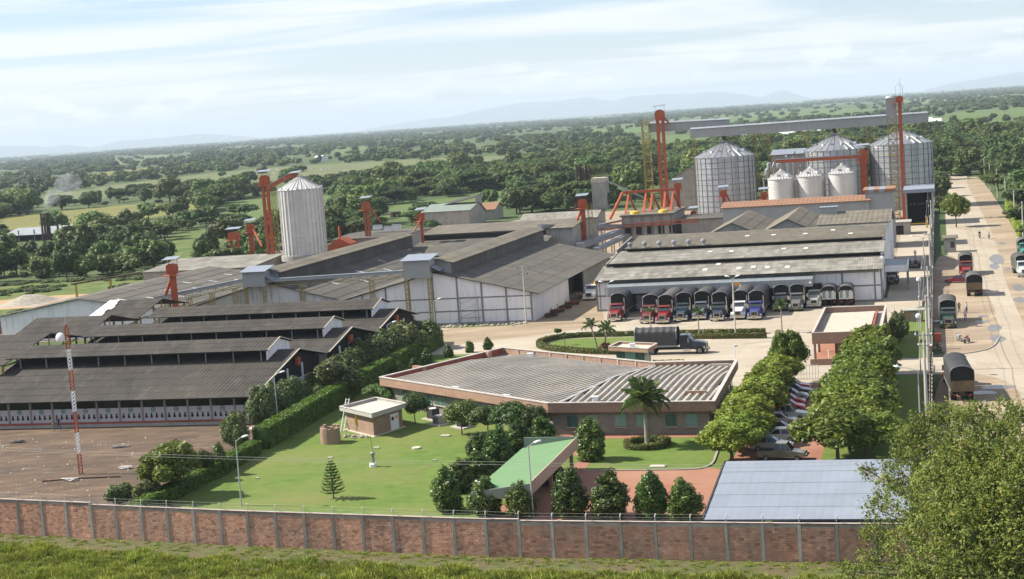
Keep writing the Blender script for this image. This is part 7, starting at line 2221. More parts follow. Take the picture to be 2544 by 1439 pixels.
def loft(mb, secs):
    """sections (y, half width bottom, half width top, z0, z1)"""
    i0 = len(mb.v)
    for y, wb, wt, z0, z1 in secs: mb.v += [(-wb, y, z0), (wb, y, z0), (wt, y, z1), (-wt, y, z1)]
    for k in range(len(secs) - 1):
        for j in range(4): a = i0 + k * 4 + j; b = i0 + k * 4 + (j + 1) % 4; mb.face((a, b, b + 4, a + 4))
    mb.face((i0 + 3, i0 + 2, i0 + 1, i0)); e = i0 + 4 * (len(secs) - 1); mb.face((e, e + 1, e + 2, e + 3))
    return mb


def arch(w, h0, h1, n=12):
    pts = [(-w, h0), (w, h0), (w, h1)]
    for k in range(1, n): t = math.pi * k / n; pts.append((w * math.cos(t), h1 + w * .55 * math.sin(t)))
    return pts + [(-w, h1)]


def truck(label, a, b, heading, color, box=8.6, tarp='tarp_black', semi=True, tails=False, cab=True, boxh=3.05, flat=False, stacks=True, group='tarped cargo trucks', name='cargo_truck', gap=.9, ziptop=None, load=None, bw=1.27):
    """local +y is forward; origin under the front bumper"""
    t = thing(name, label, 'truck', a, b, rz=RAD(heading), group=group)
    col_ = paint(color)
    y0 = -4.1 - (gap if semi else .25)              # front of the cargo body
    y1 = y0 - box
    zb = 1.15
    if cab:
        m = MB(); loft(m, [(-4.0, 1.1, 1.0, .75, 2.72), (-2.95, 1.12, 1.02, .75, 2.78), (-2.25, 1.12, 1.05, .75, 1.95)]); m.build('cab', col_, t)
        m = MB(); loft(m, [(-2.25, .98, .82, .85, 1.86), (-1.0, .92, .74, .8, 1.72), (-.28, .80, .62, .72, 1.5)]); m.build('hood', col_, t)
        for s_ in (-1, 1):
            m = MB(); prof = []
            for k in range(9): q = math.pi * k / 8; prof.append((-1.15 + .70 * math.cos(q), .62 + .62 * math.sin(q)))
            for k in range(8, -1, -1): q = math.pi * k / 8; prof.append((-1.15 + .58 * math.cos(q), .60 + .52 * math.sin(q)))
            m.extr(prof, 'x', *sorted((s_ * .72, s_ * 1.2))); m.build('fender', col_, t)
            m = MB(); m.box(*sorted((s_ * .86, s_ * 1.14)), -.56, -.42, .78, 1.02); m.build('headlight', 'head_light', t)
            m = MB(); m.box(*sorted((s_ * 1.12, s_ * 1.36)), -2.75, -2.62, 1.7, 2.35); m.build('mirror', 'chrome', t)
            if stacks: m = MB(); m.tube([(s_ * 1.16, -4.15, .9), (s_ * 1.16, -4.15, 3.55)], .085, 8); m.build('exhaust_stack', 'chrome', t)
            m = MB(); m.poly([(s_ * 1.075, -3.75, 1.85), (s_ * 1.075, -2.85, 1.85), (s_ * 1.05, -2.95, 2.55), (s_ * 1.04, -3.7, 2.55)]); m.build('side_window', 'cab_glass', t)
        m = MB(); m.box(-.56, .56, -.29, -.20, .78, 1.46); m.build('grille', 'chrome', t)
        m = MB(); m.box(-.47, .47, -.21, -.18, .86, 1.38); m.build('grille_mesh', 'dark_steel', t)
        m = MB(); m.box(-1.16, 1.16, -.24, 0, .38, .70); m.build('bumper', 'chrome' if semi else col_, t)
        m = MB(); m.box(-.25, .25, .0, .015, .45, .6); m.build('number_plate', 'yellow_paint', t)
        m = MB(); m.poly([(-.96, -2.24, 1.99), (.96, -2.24, 1.99), (.92, -2.90, 2.70), (-.92, -2.90, 2.70)]); m.build('windshield', 'cab_glass', t)
        m = MB(); m.hexa([(-1.0, -2.95, 2.66), (1.0, -2.95, 2.66), (.95, -2.55, 2.62), (-.95, -2.55, 2.62), (-1.0, -2.95, 2.76), (1.0, -2.95, 2.76), (.95, -2.55, 2.66), (-.95, -2.55, 2.66)]); m.build('visor', col_, t)
        for k in range(5):
            m = MB(); m.box(-.8 + .36 * k, -.68 + .36 * k, -3.1, -2.98, 2.78, 2.88); m.build('marker_light', 'chrome', t)
        for s_ in (-1, 1): wheel(t, 'truck', s_ * 1.0, -1.15)
        m = MB(); m.box(-.95, -.6, -3.6, -2.5, .4, .95); m.box(.6, .95, -3.6, -2.5, .4, .95); m.build('fuel_tanks', 'chrome', t, kind='stuff')
    m = MB()
    for s_ in (-.42, .42): m.box(s_ - .08, s_ + .08, y1 + .2, -.5 if cab else y0, .62, .88)
    m.build('chassis_rails', 'chassis', t, kind='stuff')
    for yy in ([y0 - .3, y0 - 1.55] if semi else []):
        for s_ in (-1, 1): wheel(t, 'dual', s_ * .92, yy)
    for yy in ((y1 + 1.2, y1 + 2.45)):
        for s_ in (-1, 1): wheel(t, 'dual', s_ * .92, yy)
    # stake body and tarpaulin on hoops
    m = MB(); m.box(-bw, bw, y1, y0, zb, zb + .16); m.build('cargo_floor', 'plank', t)
    h1 = zb + boxh - bw * .55
    if flat: prof = [(-bw, zb), (bw, zb), (bw, zb + boxh), (-bw, zb + boxh)]
    else: prof = arch(bw + .015, zb + .17, h1)
    nh = max(5, int(box / .95)); m = MB()
    ys = np.linspace(y1 + .02, y0 - .02, 2 * nh + 1)
    i0 = 0; n = len(prof)
    rr = random.Random(int(a * 7 + b))
    for k, yy in enumerate(ys):
        sag = 1.0 if k % 2 == 0 else .975 - .012 * rr.random()
        for x, z in prof: m.v.append((x * (sag if z > zb + .6 else 1), float(yy), zb + .17 + (z - zb - .17) * (sag if z > h1 - .01 else 1)))
    for k in range(len(ys) - 1):
        for j in range(1, n): A = k * n + j; B = k * n + (j + 1) % n; m.face((A, B, B + n, A + n))
    m.build('tarpaulin', tarp, t)
    for end, nm in ((y0 - .25, 'front_bulkhead'), (y1 + .12, 'tail_gate')):
        m = MB(); m.extr([(x * .97, zb + .17 + (z - zb - .17) * .97) for x, z in prof], 'y', end - .04, end + .04); m.build(nm, 'inside_dark', t)
    m = MB(); m.box(-bw - .02, bw + .02, y1 - .03, y1 + .05, zb + .05, zb + 1.25)
    m.build('tail_board', 'plank' if not tails else 'silo_white', t)
    if tails:
        for k in range(4):
            m = MB(); m.box(-bw + .12 + k * (2 * bw - .2) / 4, -bw + .12 + (k + .8) * (2 * bw - .2) / 4, y1 - .07, y1 - .035, zb + .25, zb + 1.5); m.build('gate_panel', ('green_grey', 'silo_white')[k % 2], t)
    if not flat:
        hp = arch(bw + .04, h1 - .9, h1); m = MB()
        pts = [(x, y0 - .02, z) for x, z in hp[1:]]; m.tube(pts, .04, 5); m.build('front_hoop', 'grey_steel', t)
        m = MB(); m.tube([(x, y1 + .02, z) for x, z in hp[1:]], .04, 5); m.build('rear_hoop', 'grey_steel', t)
    for s_ in (-1, 1):
        m = MB(); m.box(*sorted((s_ * .7, s_ * 1.0)), y1 - .05, y1, .72, .86); m.build('tail_light', 'tail_light', t)
        m = MB(); m.box(*sorted((s_ * (bw - .02), s_ * (bw + .03))), y1, y0, zb - .02, zb + .2); m.build('side_rail', 'grey_steel' if tarp == 'tarp_black' else 'plank', t)
    if load:
        m = MB(); loft(m, [(y1 + .2, bw, bw * .5, zb + boxh * .6, zb + boxh), ((y0 + y1) / 2, bw, bw * .6, zb + boxh * .6, zb + boxh + .3), (y0 - .2, bw, bw * .5, zb + boxh * .6, zb + boxh)]); m.build('covered_load', load, t)
    return t


RED, DRED, NAVY, BLUE, WHITE, TEAL = (.23, .016, .014), (.18, .016, .015), (.014, .02, .042), (.03, .038, .19), (.70, .70, .70), (.016, .04, .055)
ROW = [(1525, 801, RED, 10.6, 'leftmost red truck in the row at the loading warehouse', 'tarp_black'), (1606, 806, DRED, 12.4, 'second red truck from the left, with a pale square grille', 'tarp_black'), (1645, 807, RED, 11.0, 'third truck from the left, bright red with twin stacks', 'tarp_grey'), (1690, 801, TEAL, 10.5, 'dark teal truck with a wide chrome grille', 'tarp_black'), (1737, 797, (.10, .12, .15), 10.6, 'grey truck with a light visor and a torn tarp front', 'tarp_grey'), (1781, 800, NAVY, 10.6, 'dark navy truck left of the white one', 'tarp_black'), (1833, 796, WHITE, 11.0, 'white truck cab in the row of loading trucks', 'tarp_grey'), (1874, 797, BLUE, 11.2, 'bright blue truck right of the white one', 'tarp_black')]
for px, py, c, bx_, lab, tp in ROW:
    a, b = SG(px, py); truck(lab, a, b, 180, c, box=bx_, tarp=tp, boxh=3.15)
a, b = SG(1937, 775); truck('low dark truck half hidden behind the yard palm', a, b, 180, (.05, .07, .08), box=6, semi=False, stacks=False, boxh=2.9)
a, b = SG(1977, 775); truck('grey truck with a brown bumper beside the low dark truck', a, b, 180, (.13, .125, .12), box=7, tarp='tarp_grey', semi=False, boxh=2.95)
a, b = SG(2022, 767); truck('small flat-roofed box truck in the loading row', a, b, 180, (.42, .43, .38), box=5.4, tarp='tarp_grey', flat=True, semi=False, stacks=False, boxh=2.4, bw=1.1)
for px, py, lab in ((2060, 762, 'parked truck seen from behind, left of the two at the white wall'), (2103, 761, 'parked truck seen from behind, rightmost at the white wall')):
    a, b = SG(px, py); truck(lab, a, b + 10.2, 0, WHITE, box=5.6, tarp='tarp_grey', semi=False, tails=True, boxh=2.3, stacks=False, bw=1.12)
a, b = SG(1762, 876); truck('black three-axle truck driving across the yard, seen from its side', a, b, -90 - 2, (.028, .03, .036), box=6.1, semi=False, boxh=2.75, stacks=False)
a, b = SG(1462, 748); truck('white truck with an orange covered load in the alley', a, b, 178, WHITE, box=5.0, semi=False, stacks=False, boxh=1.5, flat=True, tarp='silo_white', load='orange_tarp', bw=1.15)
# trucks on the road side
a, b = SG(2357, 818); truck('dark green truck with a raised hood shade parked facing us on the dirt shoulder', a, b, 180, (.022, .05, .03), box=7.0, tarp='tarp_grey', semi=False, boxh=2.6)
a, b = SG(2422, 738); truck('box-backed dark truck seen from behind at the road edge', a, b + 10.0, 0, (.06, .08, .07), box=5.4, tarp='tarp_grey', semi=False, boxh=2.6, stacks=False)
a, b = SG(2402, 690); truck('red truck on the roadside facing us, above the dark red car', a, b, 180, RED, box=6.0, tarp='tarp_grey', semi=False, boxh=2.7)
a, b = SG(2366, 1005); truck('long black tarped truck in the right foreground, seen from behind', a + .2, b + 15.5, 4, DRED, box=9.8, semi=False, boxh=2.9, stacks=False)
a, b = SG(2548, 690); truck('white-fronted truck at the right edge of the road', a, b, 184, (.5, .55, .55), box=6.0, tarp='tarp_grey', semi=False, boxh=2.5)
a, b = SG(2545, 645); truck('teal truck behind the white-fronted one at the right edge', a + .4, b + 3, 180, (.04, .25, .18), box=4.6, tarp='tarp_grey', semi=False, boxh=2.3, stacks=False)
a, b = SG(2215, 708); truck('dark pickup-sized truck parked against the loading warehouse side wall', a, b, 180, (.03, .035, .04), box=3.2, tarp='tarp_black', semi=False, boxh=1.3, stacks=False, flat=True, bw=1.0)
# flatbed being loaded near the scales
a, b = SG(2272, 664)
t = thing('flatbed_trailer', 'low dark flatbed loader with machinery in the side lane', 'trailer', a, b)
m = MB(); m.box(-1.2, 1.2, -3, 3, .8, 1.0); m.build('bed', 'dark_steel', t)
for x in (-1, 1):
    for y in (-2, 2): wheel(t, 'truck', x, y)
for k in range(4):
    m = MB(); m.box(-1.1 + .6 * k, -.8 + .6 * k, -2.4, 2.2, 1.0, 1.4 + .25 * (k % 2)); m.build('crate', ('dark_steel', 'grey_steel')[k % 2], t)


def car(label, a, b, heading, color, kind='hatch', group='cars parked under the trees'):
    t = thing({'hatch': 'hatchback_car', 'sedan': 'sedan_car', 'pickup': 'pickup_truck', 'wagon': 'estate_car'}[kind], label, 'car' if kind != 'pickup' else 'pickup', a, b, rz=RAD(heading), group=group)
    c = paint(color, .28); L = {'hatch': 3.7, 'sedan': 4.3, 'pickup': 4.9, 'wagon': 4.2}[kind]; w = .80 if kind != 'pickup' else .84
    zl = .92 if kind != 'pickup' else 1.02; z0 = .28 if kind != 'pickup' else .42
    h = L / 2
    m = MB(); loft(m, [(-h, w * .86, w * .78, z0 + .12, zl - .12), (-h + .18, w * .98, w * .92, z0, zl - .02), (-h * .35, w, w * .95, z0, zl), (h * .38, w, w * .95, z0, zl), (h - .25, w * .97, w * .88, z0, zl - .2), (h, w * .85, w * .74, z0 + .1, zl - .34)]); m.build('body', c, t)
    gz = 1.42 if kind != 'pickup' else 1.72
    f0, f1, r0, r1 = {'hatch': (h * .42, h * .08, -h * .72, -h * .9), 'sedan': (h * .38, h * .05, -h * .45, -h * .72), 'pickup': (h * .42, h * .20, -h * .22, -h * .28), 'wagon': (h * .40, h * .08, -h * .86, -h * .95)}[kind]
    m = MB(); loft(m, [(r1, w * .88, w * .86, zl - .04, zl + .02), (r0, w * .90, w * .74, zl - .04, gz), (f1, w * .90, w * .74, zl - .04, gz), (f0, w * .88, w * .86, zl - .04, zl + .02)]); m.build('window_band', 'cab_glass', t)
    m = MB(); loft(m, [(r0 - .04, w * .76, w * .70, gz - .03, gz + .04), (f1 + .04, w * .76, w * .70, gz - .03, gz + .04)]); m.build('roof', c, t)
    for s_ in (-1, 1):
        for (ya, yb) in (((r0 + f1) / 2, (r0 + f1) / 2), (r0, r1), (f1, f0)):
            m = MB(); m.beam((s_ * w * .76, ya, gz), (s_ * w * .905, yb, zl - .02), .09, .07); m.build('pillar', c, t)
        for y in (-h * .62, h * .62): wheel(t, 'car', s_ * (w - .1), y)
        m = MB(); m.box(*sorted((s_ * w * .5, s_ * w * .82)), h - .1, h + .01, zl - .48, zl - .32); m.build('headlight', 'head_light', t)
        m = MB(); m.box(*sorted((s_ * w * .6, s_ * w * .84)), -h - .01, -h + .1, zl - .35, zl - .18); m.build('tail_light', 'tail_light', t)
    for y in (h - .05, -h - .03):
        m = MB(); m.box(-w * .86, w * .86, y, y + .1, z0 + .05, z0 + .22); m.build('bumper', 'dark_steel', t)
    if kind == 'pickup':
        m = MB(); m.box(-w * .86, w * .86, -h + .12, r1 - .15, zl - .05, zl + .012); m.build('load_bed', 'inside_dark', t)
    return t


SILV, GRN, WHT, MAROON = (.33, .345, .35), (.10, .095, .065), (.62, .60, .54), (.16, .018, .03)
CARS = [(1945, 1142, -95, (.135, .12, .085), 'pickup', 'olive brown double-cab pickup nearest the shed roof'), (1918, 1118, -88, SILV, 'sedan', 'silver sedan just behind the brown pickup'), (1932, 1097, 90, WHT, 'sedan', 'cream white car parked nose in, third from the shed roof'), (1938, 1078, -90, GRN, 'wagon', 'dark olive car in the middle of the parking row'), (1940, 1056, -90, SILV, 'hatch', 'silver hatchback behind the dark olive car'), (1955, 1043, -90, (.40, .42, .45), 'pickup', 'pale grey pickup cab in the parking row'), (1960, 1022, -90, (.45, .02, .02), 'hatch', 'bright red hatchback, nearer of the two red neighbours'), (1962, 1008, -90, (.36, .025, .025), 'hatch', 'red car behind the bright red hatchback'), (1965, 994, -90, (.28, .29, .29), 'wagon', 'grey estate car in the parking row'), (1975, 982, -90, (.10, .07, .11), 'sedan', 'dark purple sedan near the top of the parking row'), (1972, 970, -90, (.42, .03, .025), 'sedan', 'red sedan at the far end of the parking row')]
for px, py, hd_, c, kd, lab in CARS:
    a, b = SG(px, py); car(lab, a, b, hd_, c, kd)
a, b = SG(2390, 700); car('dark red car parked crosswise between the roadside trucks', a - .8, b - 1.5, 78, MAROON, 'sedan', group='cars by the road')
a, b = SG(1345, 1215); car('dark car in the shade under the green carport', -36.8, 147.5, 180, (.03, .02, .02), 'sedan', group='cars under the carport')


# ------------------------------------------------------------------ people and motorbikes
FIG = {}


def figure(pose, shirt, trousers):
    key = (pose, shirt, trousers)
    if key in FIG: return FIG[key]
    if pose == 'ride':
        J = [((0, 0, .80), .15), ((0, .06, 1.02), .15), ((0, .14, 1.26), .17), ((0, .18, 1.42), .07), ((0, .20, 1.50), .085), ((0, .22, 1.60), .11), ((0, .22, 1.70), .08),
             ((-.19, .14, 1.34), .065), ((-.27, .30, 1.14), .05), ((-.26, .52, 1.06), .04), ((.19, .14, 1.34), .065), ((.27, .30, 1.14), .05), ((.26, .52, 1.06), .04),
             ((-.13, .02, .80), .10), ((-.2, .36, .72), .075), ((-.17, .22, .36), .055), ((-.17, .34, .30), .045), ((.13, .02, .80), .10), ((.2, .36, .72), .075), ((.17, .22, .36), .055), ((.17, .34, .30), .045)]
    else:
        s_ = {'stand': .0, 'walk': .2}[pose]
        J = [((0, 0, .92), .14), ((0, .01, 1.14), .135), ((0, .0, 1.36), .165), ((0, .0, 1.47), .065), ((0, .01, 1.53), .08), ((0, .02, 1.63), .105), ((0, .01, 1.72), .075),
             ((-.2, 0, 1.40), .06), ((-.27, -s_ * .5, 1.14), .048), ((-.28, .05 - s_, .90), .038), ((.2, 0, 1.40), .06), ((.27, s_ * .5, 1.14), .048), ((.28, .05 + s_, .90), .038),
             ((-.1, 0, .88), .10), ((-.12, .02 + s_, .50), .07), ((-.12, s_ * .9, .09), .05), ((-.12, .14 + s_ * .9, .05), .045), ((.1, 0, .88), .10), ((.12, .02 - s_, .50), .07), ((.12, -s_ * 1.4, .09), .05), ((.12, .14 - s_ * 1.4, .05), .045)]
    E_ = [(0, 1), (1, 2), (2, 3), (3, 4), (4, 5), (5, 6), (2, 7), (7, 8), (8, 9), (2, 10), (10, 11), (11, 12), (0, 13), (13, 14), (14, 15), (15, 16), (0, 17), (17, 18), (18, 19), (19, 20)]
    me = bpy.data.meshes.new('body'); me.from_pydata([j[0] for j in J], E_, [])
    o = bpy.data.objects.new('body_tmp', me); col.objects.link(o)
    sk = o.modifiers.new('skin', 'SKIN'); sv = me.skin_vertices[0].data
    for i, (p, r) in enumerate(J): sv[i].radius = (r, r * (.72 if i in (1, 2) else 1)); sv[i].use_root = (i == 0)
    sb = o.modifiers.new('sub', 'SUBSURF'); sb.levels = 1; sb.render_levels = 1
    dg = bpy.context.evaluated_depsgraph_get(); ev = o.evaluated_get(dg)
    out = bpy.data.meshes.new_from_object(ev); bpy.data.objects.remove(o)
    for mt in (shirt, trousers, 'skin', 'hair'): out.materials.append(MATS[mt])
    waist = .93 if pose != 'ride' else .86
    for p in out.polygons:
        c = p.center
        p.material_index = 3 if c.z > (1.66 if pose != 'ride' else 1.64) else (2 if c.z > 1.47 or (abs(c.x) > .235 and c.z < 1.12 and c.z > .7 and (pose != 'ride' or c.y > .25)) else (0 if c.z > waist else 1))
        p.use_smooth = True
    FIG[key] = out
    return out


for nm, c in (('cloth_white', (.6, .6, .6)), ('cloth_navy', (.03, .04, .09)), ('cloth_denim', (.06, .09, .18)), ('cloth_brown', (.12, .07, .05)), ('cloth_black', (.02, .02, .022)), ('cloth_red', (.35, .05, .03)), ('cloth_grey', (.2, .2, .2))): M(nm, c, .85, v=.1)


def person(label, px, py, pose, shirt, trousers, hd_=0):
    a, b = SG(px, py); t = thing('person', label, 'person', a, b, rz=RAD(hd_), group='people in the yard and on the road')
    o = link('body', figure(pose, shirt, trousers), None, t, loc=(0, 0, .03)); return t


person('person in a white shirt standing beside the dark green truck', 2402, 778, 'stand', 'cloth_white', 'cloth_navy', 60)
person('person in a brown shirt beside the dark green truck door', 2383, 777, 'stand', 'cloth_brown', 'cloth_black', 200)
person('person in denim standing in the shadow of the dark green truck', 2399, 797, 'stand', 'cloth_white', 'cloth_denim', 20)
person('person in dark top and white trousers walking in the side lane', 2317, 634, 'walk', 'cloth_black', 'cloth_white', 170)
person('person in grey standing on the low flatbed lane', 2274, 641, 'stand', 'cloth_grey', 'cloth_navy', 0)
person('person in navy overalls at the corner of the loading warehouse', 2196, 743, 'stand', 'cloth_navy', 'cloth_navy', 90)
person('worker in dark clothes in front of the nearest drying shed, left of two', 134, 1072, 'stand', 'cloth_grey', 'cloth_grey', 0)
person('worker with a pale cap colour shirt at the nearest drying shed, right of two', 147, 1070, 'walk', 'cloth_navy', 'cloth_denim', 40)


def motorbike(label, px, py, hd_, color, rider=None, lean=0):
    a, b = SG(px, py); t = thing('motorcycle', label, 'motorcycle', a, b, rz=RAD(hd_), group='motorcycles')
    for y in (-.62, .68):
        w_ = wheel(t, 'moto', 0, y)
    c = paint(color, .35)
    m = MB(); loft(m, [(-.15, .10, .09, .72, .92), (.15, .15, .13, .66, 1.0), (.42, .09, .08, .74, .95)]); m.build('fuel_tank', c, t)
    m = MB(); loft(m, [(-.85, .07, .09, .80, .90), (-.3, .13, .14, .72, .82), (-.1, .11, .1, .74, .84)]); m.build('seat', 'rubber', t)
    m = MB(); m.box(-.14, .14, -.15, .28, .28, .62); m.build('engine', 'grey_steel', t)
    m = MB(); m.tube([(0, .68, .3), (0, .45, .95), (0, .40, 1.08)], .04, 6); m.build('fork', 'chrome', t)
    m = MB(); m.tube([(-.34, .34, 1.1), (-.1, .42, 1.06), (.1, .42, 1.06), (.34, .34, 1.1)], .022, 5); m.build('handlebar', 'dark_steel', t)
    m = MB(); m.lathe([(.02, -.04), (.09, -.04), (.09, .05)], 10); o = m.build('headlight', 'head_light', t, loc=(0, .52, .95)); o.rotation_euler = (RAD(-90), 0, 0)
    m = MB(); m.tube([(.15, .1, .3), (.16, -.4, .28), (.16, -.9, .38)], .045, 6); m.build('exhaust', 'chrome', t)
    m = MB(); loft(m, [(-.98, .06, .05, .52, .6), (-.6, .07, .06, .62, .68)]); m.build('rear_mudguard', c, t)
    if rider:
        r = thing('person', rider[0], 'person', a, b, rz=RAD(hd_), group='people in the yard and on the road')
        link('body', figure('ride', rider[1], rider[2]), None, r, loc=(0, -.28, .06))
    return t


motorbike('white and blue motorcycle parked on the dirt shoulder', 2384, 848, 20, (.4, .42, .5))
motorbike('red motorcycle parked next to the white and blue one', 2402, 852, -25, (.3, .02, .02))
motorbike('dark red motorcycle in the fence shade by the red bin', 2322, 872, 80, (.25, .03, .02))
motorbike('motorcycle ridden on the road by a dark-clad rider', 2434, 592, 176, (.03, .03, .03), ('rider in dark clothes on a motorcycle on the road', 'cloth_black', 'cloth_grey'))
motorbike('motorcycle ridden on the road by a white-shirted rider', 2457, 594, 178, (.05, .05, .06), ('rider in a white shirt on a motorcycle on the road', 'cloth_white', 'cloth_grey'))
a, b = SG(2331, 868)
t = thing('red_kiosk_sign', 'small red box sign on a post by the fence', 'sign', a, b)
m = MB(); m.tube([(0, 0, 0), (0, 0, 1.0)], .05, 6); m.build('post', 'dark_steel', t); m = MB(); m.box(-.45, .45, -.2, .2, 1.0, 2.1); m.build('box', 'red_band', t); m = MB(); m.box(-.5, .5, -.25, .25, 2.1, 2.16); m.build('lid', 'cloth_red', t)

# ------------------------------------------------------------------ lamp posts and poles
def lamp(label, px, py, xt, yt, arm=1, heads=1, mat='pole_steel', globe=False, r=.09):
    a, b = SG(px, py); z = SB(xt, yt, b)[1]
    t = thing('lamp_post', label, 'lamp post', a, b, group='lamp posts')
    m = MB(); m.tube([(0, 0, 0), (0, 0, z)], [r, r * .6], 8); m.build('pole', mat, t)
    if globe:
        m = MB(); m.lathe([(.05, z), (.3, z + .15), (.34, z + .35), (.25, z + .58), (.02, z + .66)], 12); m.build('globe', 'lamp_white', t); return t
    for s_ in ((arm, -arm) if heads == 2 else (arm,)):
        L = abs(s_); sg = 1 if s_ > 0 else -1
        m = MB(); m.tube([(0, 0, z - .15), (sg * L * .45, 0, z + .12), (sg * L, 0, z + .32)], .035, 6); m.build('arm', mat, t)
        m = MB(); loft(m, [(-.14, .05, .05, 0, .05), (0, .4, .34, -.03, .14), (.14, .05, .05, 0, .05)]); m.lathe([(.01, -.06), (.17, -.02), (.2, .06), (.12, .15), (.01, .17)], 10); o = m.build('lamp_head', 'lamp_white', t, loc=(sg * (L + .3), 0, z + .33)); o.rotation_euler = (0, RAD(-14 * sg), 0)
    return t


lamp('lamp post rising behind the front wall, left of the conifer', 600, 1257, 585, 1094, .7)
lamp('lamp post at the hedge beside the nearest drying shed', 692, 1065, 682, 932, .8)
lamp('lamp post among the big shrubs near the farthest shed', 970, 895, 966, 806, .8)
lamp('lamp post in front of the white warehouse gable', 1083, 835, 1078, 748, .8)
lamp('tall lamp post behind the front wall in front of the green carport', 1325, 1287, 1311, 1108, .55)
lamp('double-headed lamp post at the left truck of the row', 1512, 792, 1500, 705, .7, 2)
lamp('double-headed lamp post in the yard with an orange sign', 1828, 840, 1819, 692, .5, 2, 'pole_concrete', r=.13)
lamp('lamp post with a long arm over the side lawn', 2287, 1070, 2280, 918, -1.8)
lamp('white globe lamp at the grass wedge by the fence', 2288, 935, 2278, 792, globe=True, r=.08)
lamp('globe lamp at the corner of the loading warehouse lane', 2287, 815, 2280, 700, globe=True, r=.08)
lamp('arm lamp on a pole in the side lane near the flatbed', 2298, 700, 2288, 590, -1.6, 1, 'pole_concrete', r=.14)
t = [o for o in bpy.data.objects if o.name.startswith('lamp_post') and 'orange sign' in o.get('label', '')][0]
m = MB(); m.box(.15, 1.1, -.03, .03, SB(1819, 692, SG(1828, 840)[1])[1] - 1.1, SB(1819, 692, SG(1828, 840)[1])[1] - .6); m.build('orange_sign', 'orange_tarp', t)


def upole(label, px, py, xt, yt, cross=2, r=.16, group='power poles', ba=None):
    a, b = SG(px, py) if ba is None else ba; z = SB(xt, yt, b)[1]
    t = thing('power_pole', label, 'power pole', a, b, group=group)
    m = MB(); m.tube([(0, 0, 0), (0, 0, z)], [r, r * .62], 8); m.build('pole', 'pole_concrete', t)
    for k in range(cross):
        zz = z - .35 - 1.1 * k; w = 1.1 - .25 * k
        m = MB(); m.beam((-w, 0, zz), (w, 0, zz), .1, .12); m.build('crossarm', 'grey_steel', t)
        for x in (-w * .9, 0.0, w * .9):
            m = MB(); m.lathe([(.03, zz + .06), (.08, zz + .12), (.05, zz + .2), (.08, zz + .26), (.02, zz + .34)], 8, x, 0); m.build('insulator', 'rusty_pipe', t)
    return t, z


upole('tall power pole with crossarms at the corner of the white warehouse', 1308, 806, 1297, 662, 2)
pl = []
for k, (bq, h_, lab) in enumerate(((172, 9.8, 'nearest power pole of the fence line, beside the side lawn'), (206, 9.5, 'fence-line power pole at the driveway mouth'), (243, 9.2, 'fence-line power pole beside the dark green truck'), (300, 9.2, 'fence-line power pole above the parked red car'), (345, 9.0, 'fence-line power pole at the sentry box'), (392, 9.0, 'fence-line power pole past the sentry box'), (440, 9.0, 'fence-line power pole at the truck dump shed'), (500, 9.0, 'fence-line power pole beside the right silo'))):
    t = thing('power_pole', lab, 'power pole', -2.0 + .002 * (bq - 172), bq, group='power poles')
    m = MB(); m.tube([(0, 0, 0), (0, 0, h_)], [.19, .12], 8); m.build('pole', 'pole_concrete', t)
    for zz, w in ((h_ - .3, .9), (h_ - 1.4, .6)):
        m = MB(); m.beam((-w, 0, zz), (w, 0, zz), .09, .1); m.build('crossarm', 'grey_steel', t)
        for x in (-w * .9, w * .9): m = MB(); m.lathe([(.05, zz + .05), (.08, zz + .15), (.02, zz + .3)], 8, x, 0); m.build('insulator', 'lamp_white', t)
    pl.append((-2.0 + .002 * (bq - 172), bq, h_))
for k, (bq, aq) in enumerate(((372, 18.0), (415, 18.2), (470, 18.4), (520, 18.0), (560, 17.2), (600, 16.6))):
    t = thing('power_pole', 'pale pole along the far side of the road, ' + ('nearest', 'second', 'third', 'fourth', 'fifth', 'farthest')[k] + ' of six', 'power pole', aq, bq, group='poles across the road')
    m = MB(); m.tube([(0, 0, 0), (0, 0, 9)], [.18, .12], 8); m.build('pole', 'pole_concrete', t); m = MB(); m.beam((-.8, 0, 8.6), (.8, 0, 8.6), .09); m.build('crossarm', 'grey_steel', t)


def cable(label, pts, sag=.5, r=.02, group='overhead cables'):
    t = thing('overhead_cable', label, 'cable', pts[0][0], pts[0][1], group=group)
    m = MB()
    for p, q in zip(pts[:-1], pts[1:]):
        P_, Q_ = Vector(p), Vector(q); o_ = Vector((pts[0][0], pts[0][1], 0))
        m.tube([P_.lerp(Q_, f) - o_ - Vector((0, 0, sag * 4 * f * (1 - f))) for f in np.linspace(0, 1, 9)], r, 4, cap=False)
    m.build('strand', 'wire', t)
    return t


for k, (dx, dz) in enumerate(((-.8, 0), (.8, 0), (-.5, -1.1), (.5, -1.1))):
    cable(('upper left', 'upper right', 'lower left', 'lower right')[k] + ' cable strung along the fence-line power poles', [(p[0] + dx, p[1], p[2] + dz - .1) for p in pl], .35, .018)
for k, (y0_, y1_, y2_) in enumerate(((1112, 1134, 1150), (1118, 1141, 1158))):
    bq = 127.5 + k * .5; pts = []
    for px, y_ in ((-40, y0_ - 2), (1270, y1_ + 14), (2140, y2_ - 4)): A = SB(px, y_, bq); pts.append((A[0], bq, A[1]))
    cable(('upper', 'lower')[k] + ' of two faint cables crossing above the lawn', pts, .25, .012)
A = SB(2200, 633, 318)[0]
cable('slack white cable across the side lane near the tan hall', [(-9.4, 318, 6.5), (-1.9, 322, 6.8)], .8, .03)
cable('slack white cable across the side lane at the loading warehouse', [(-9.4, 296, 5.2), (-2, 300, 5.4)], .3, .03)

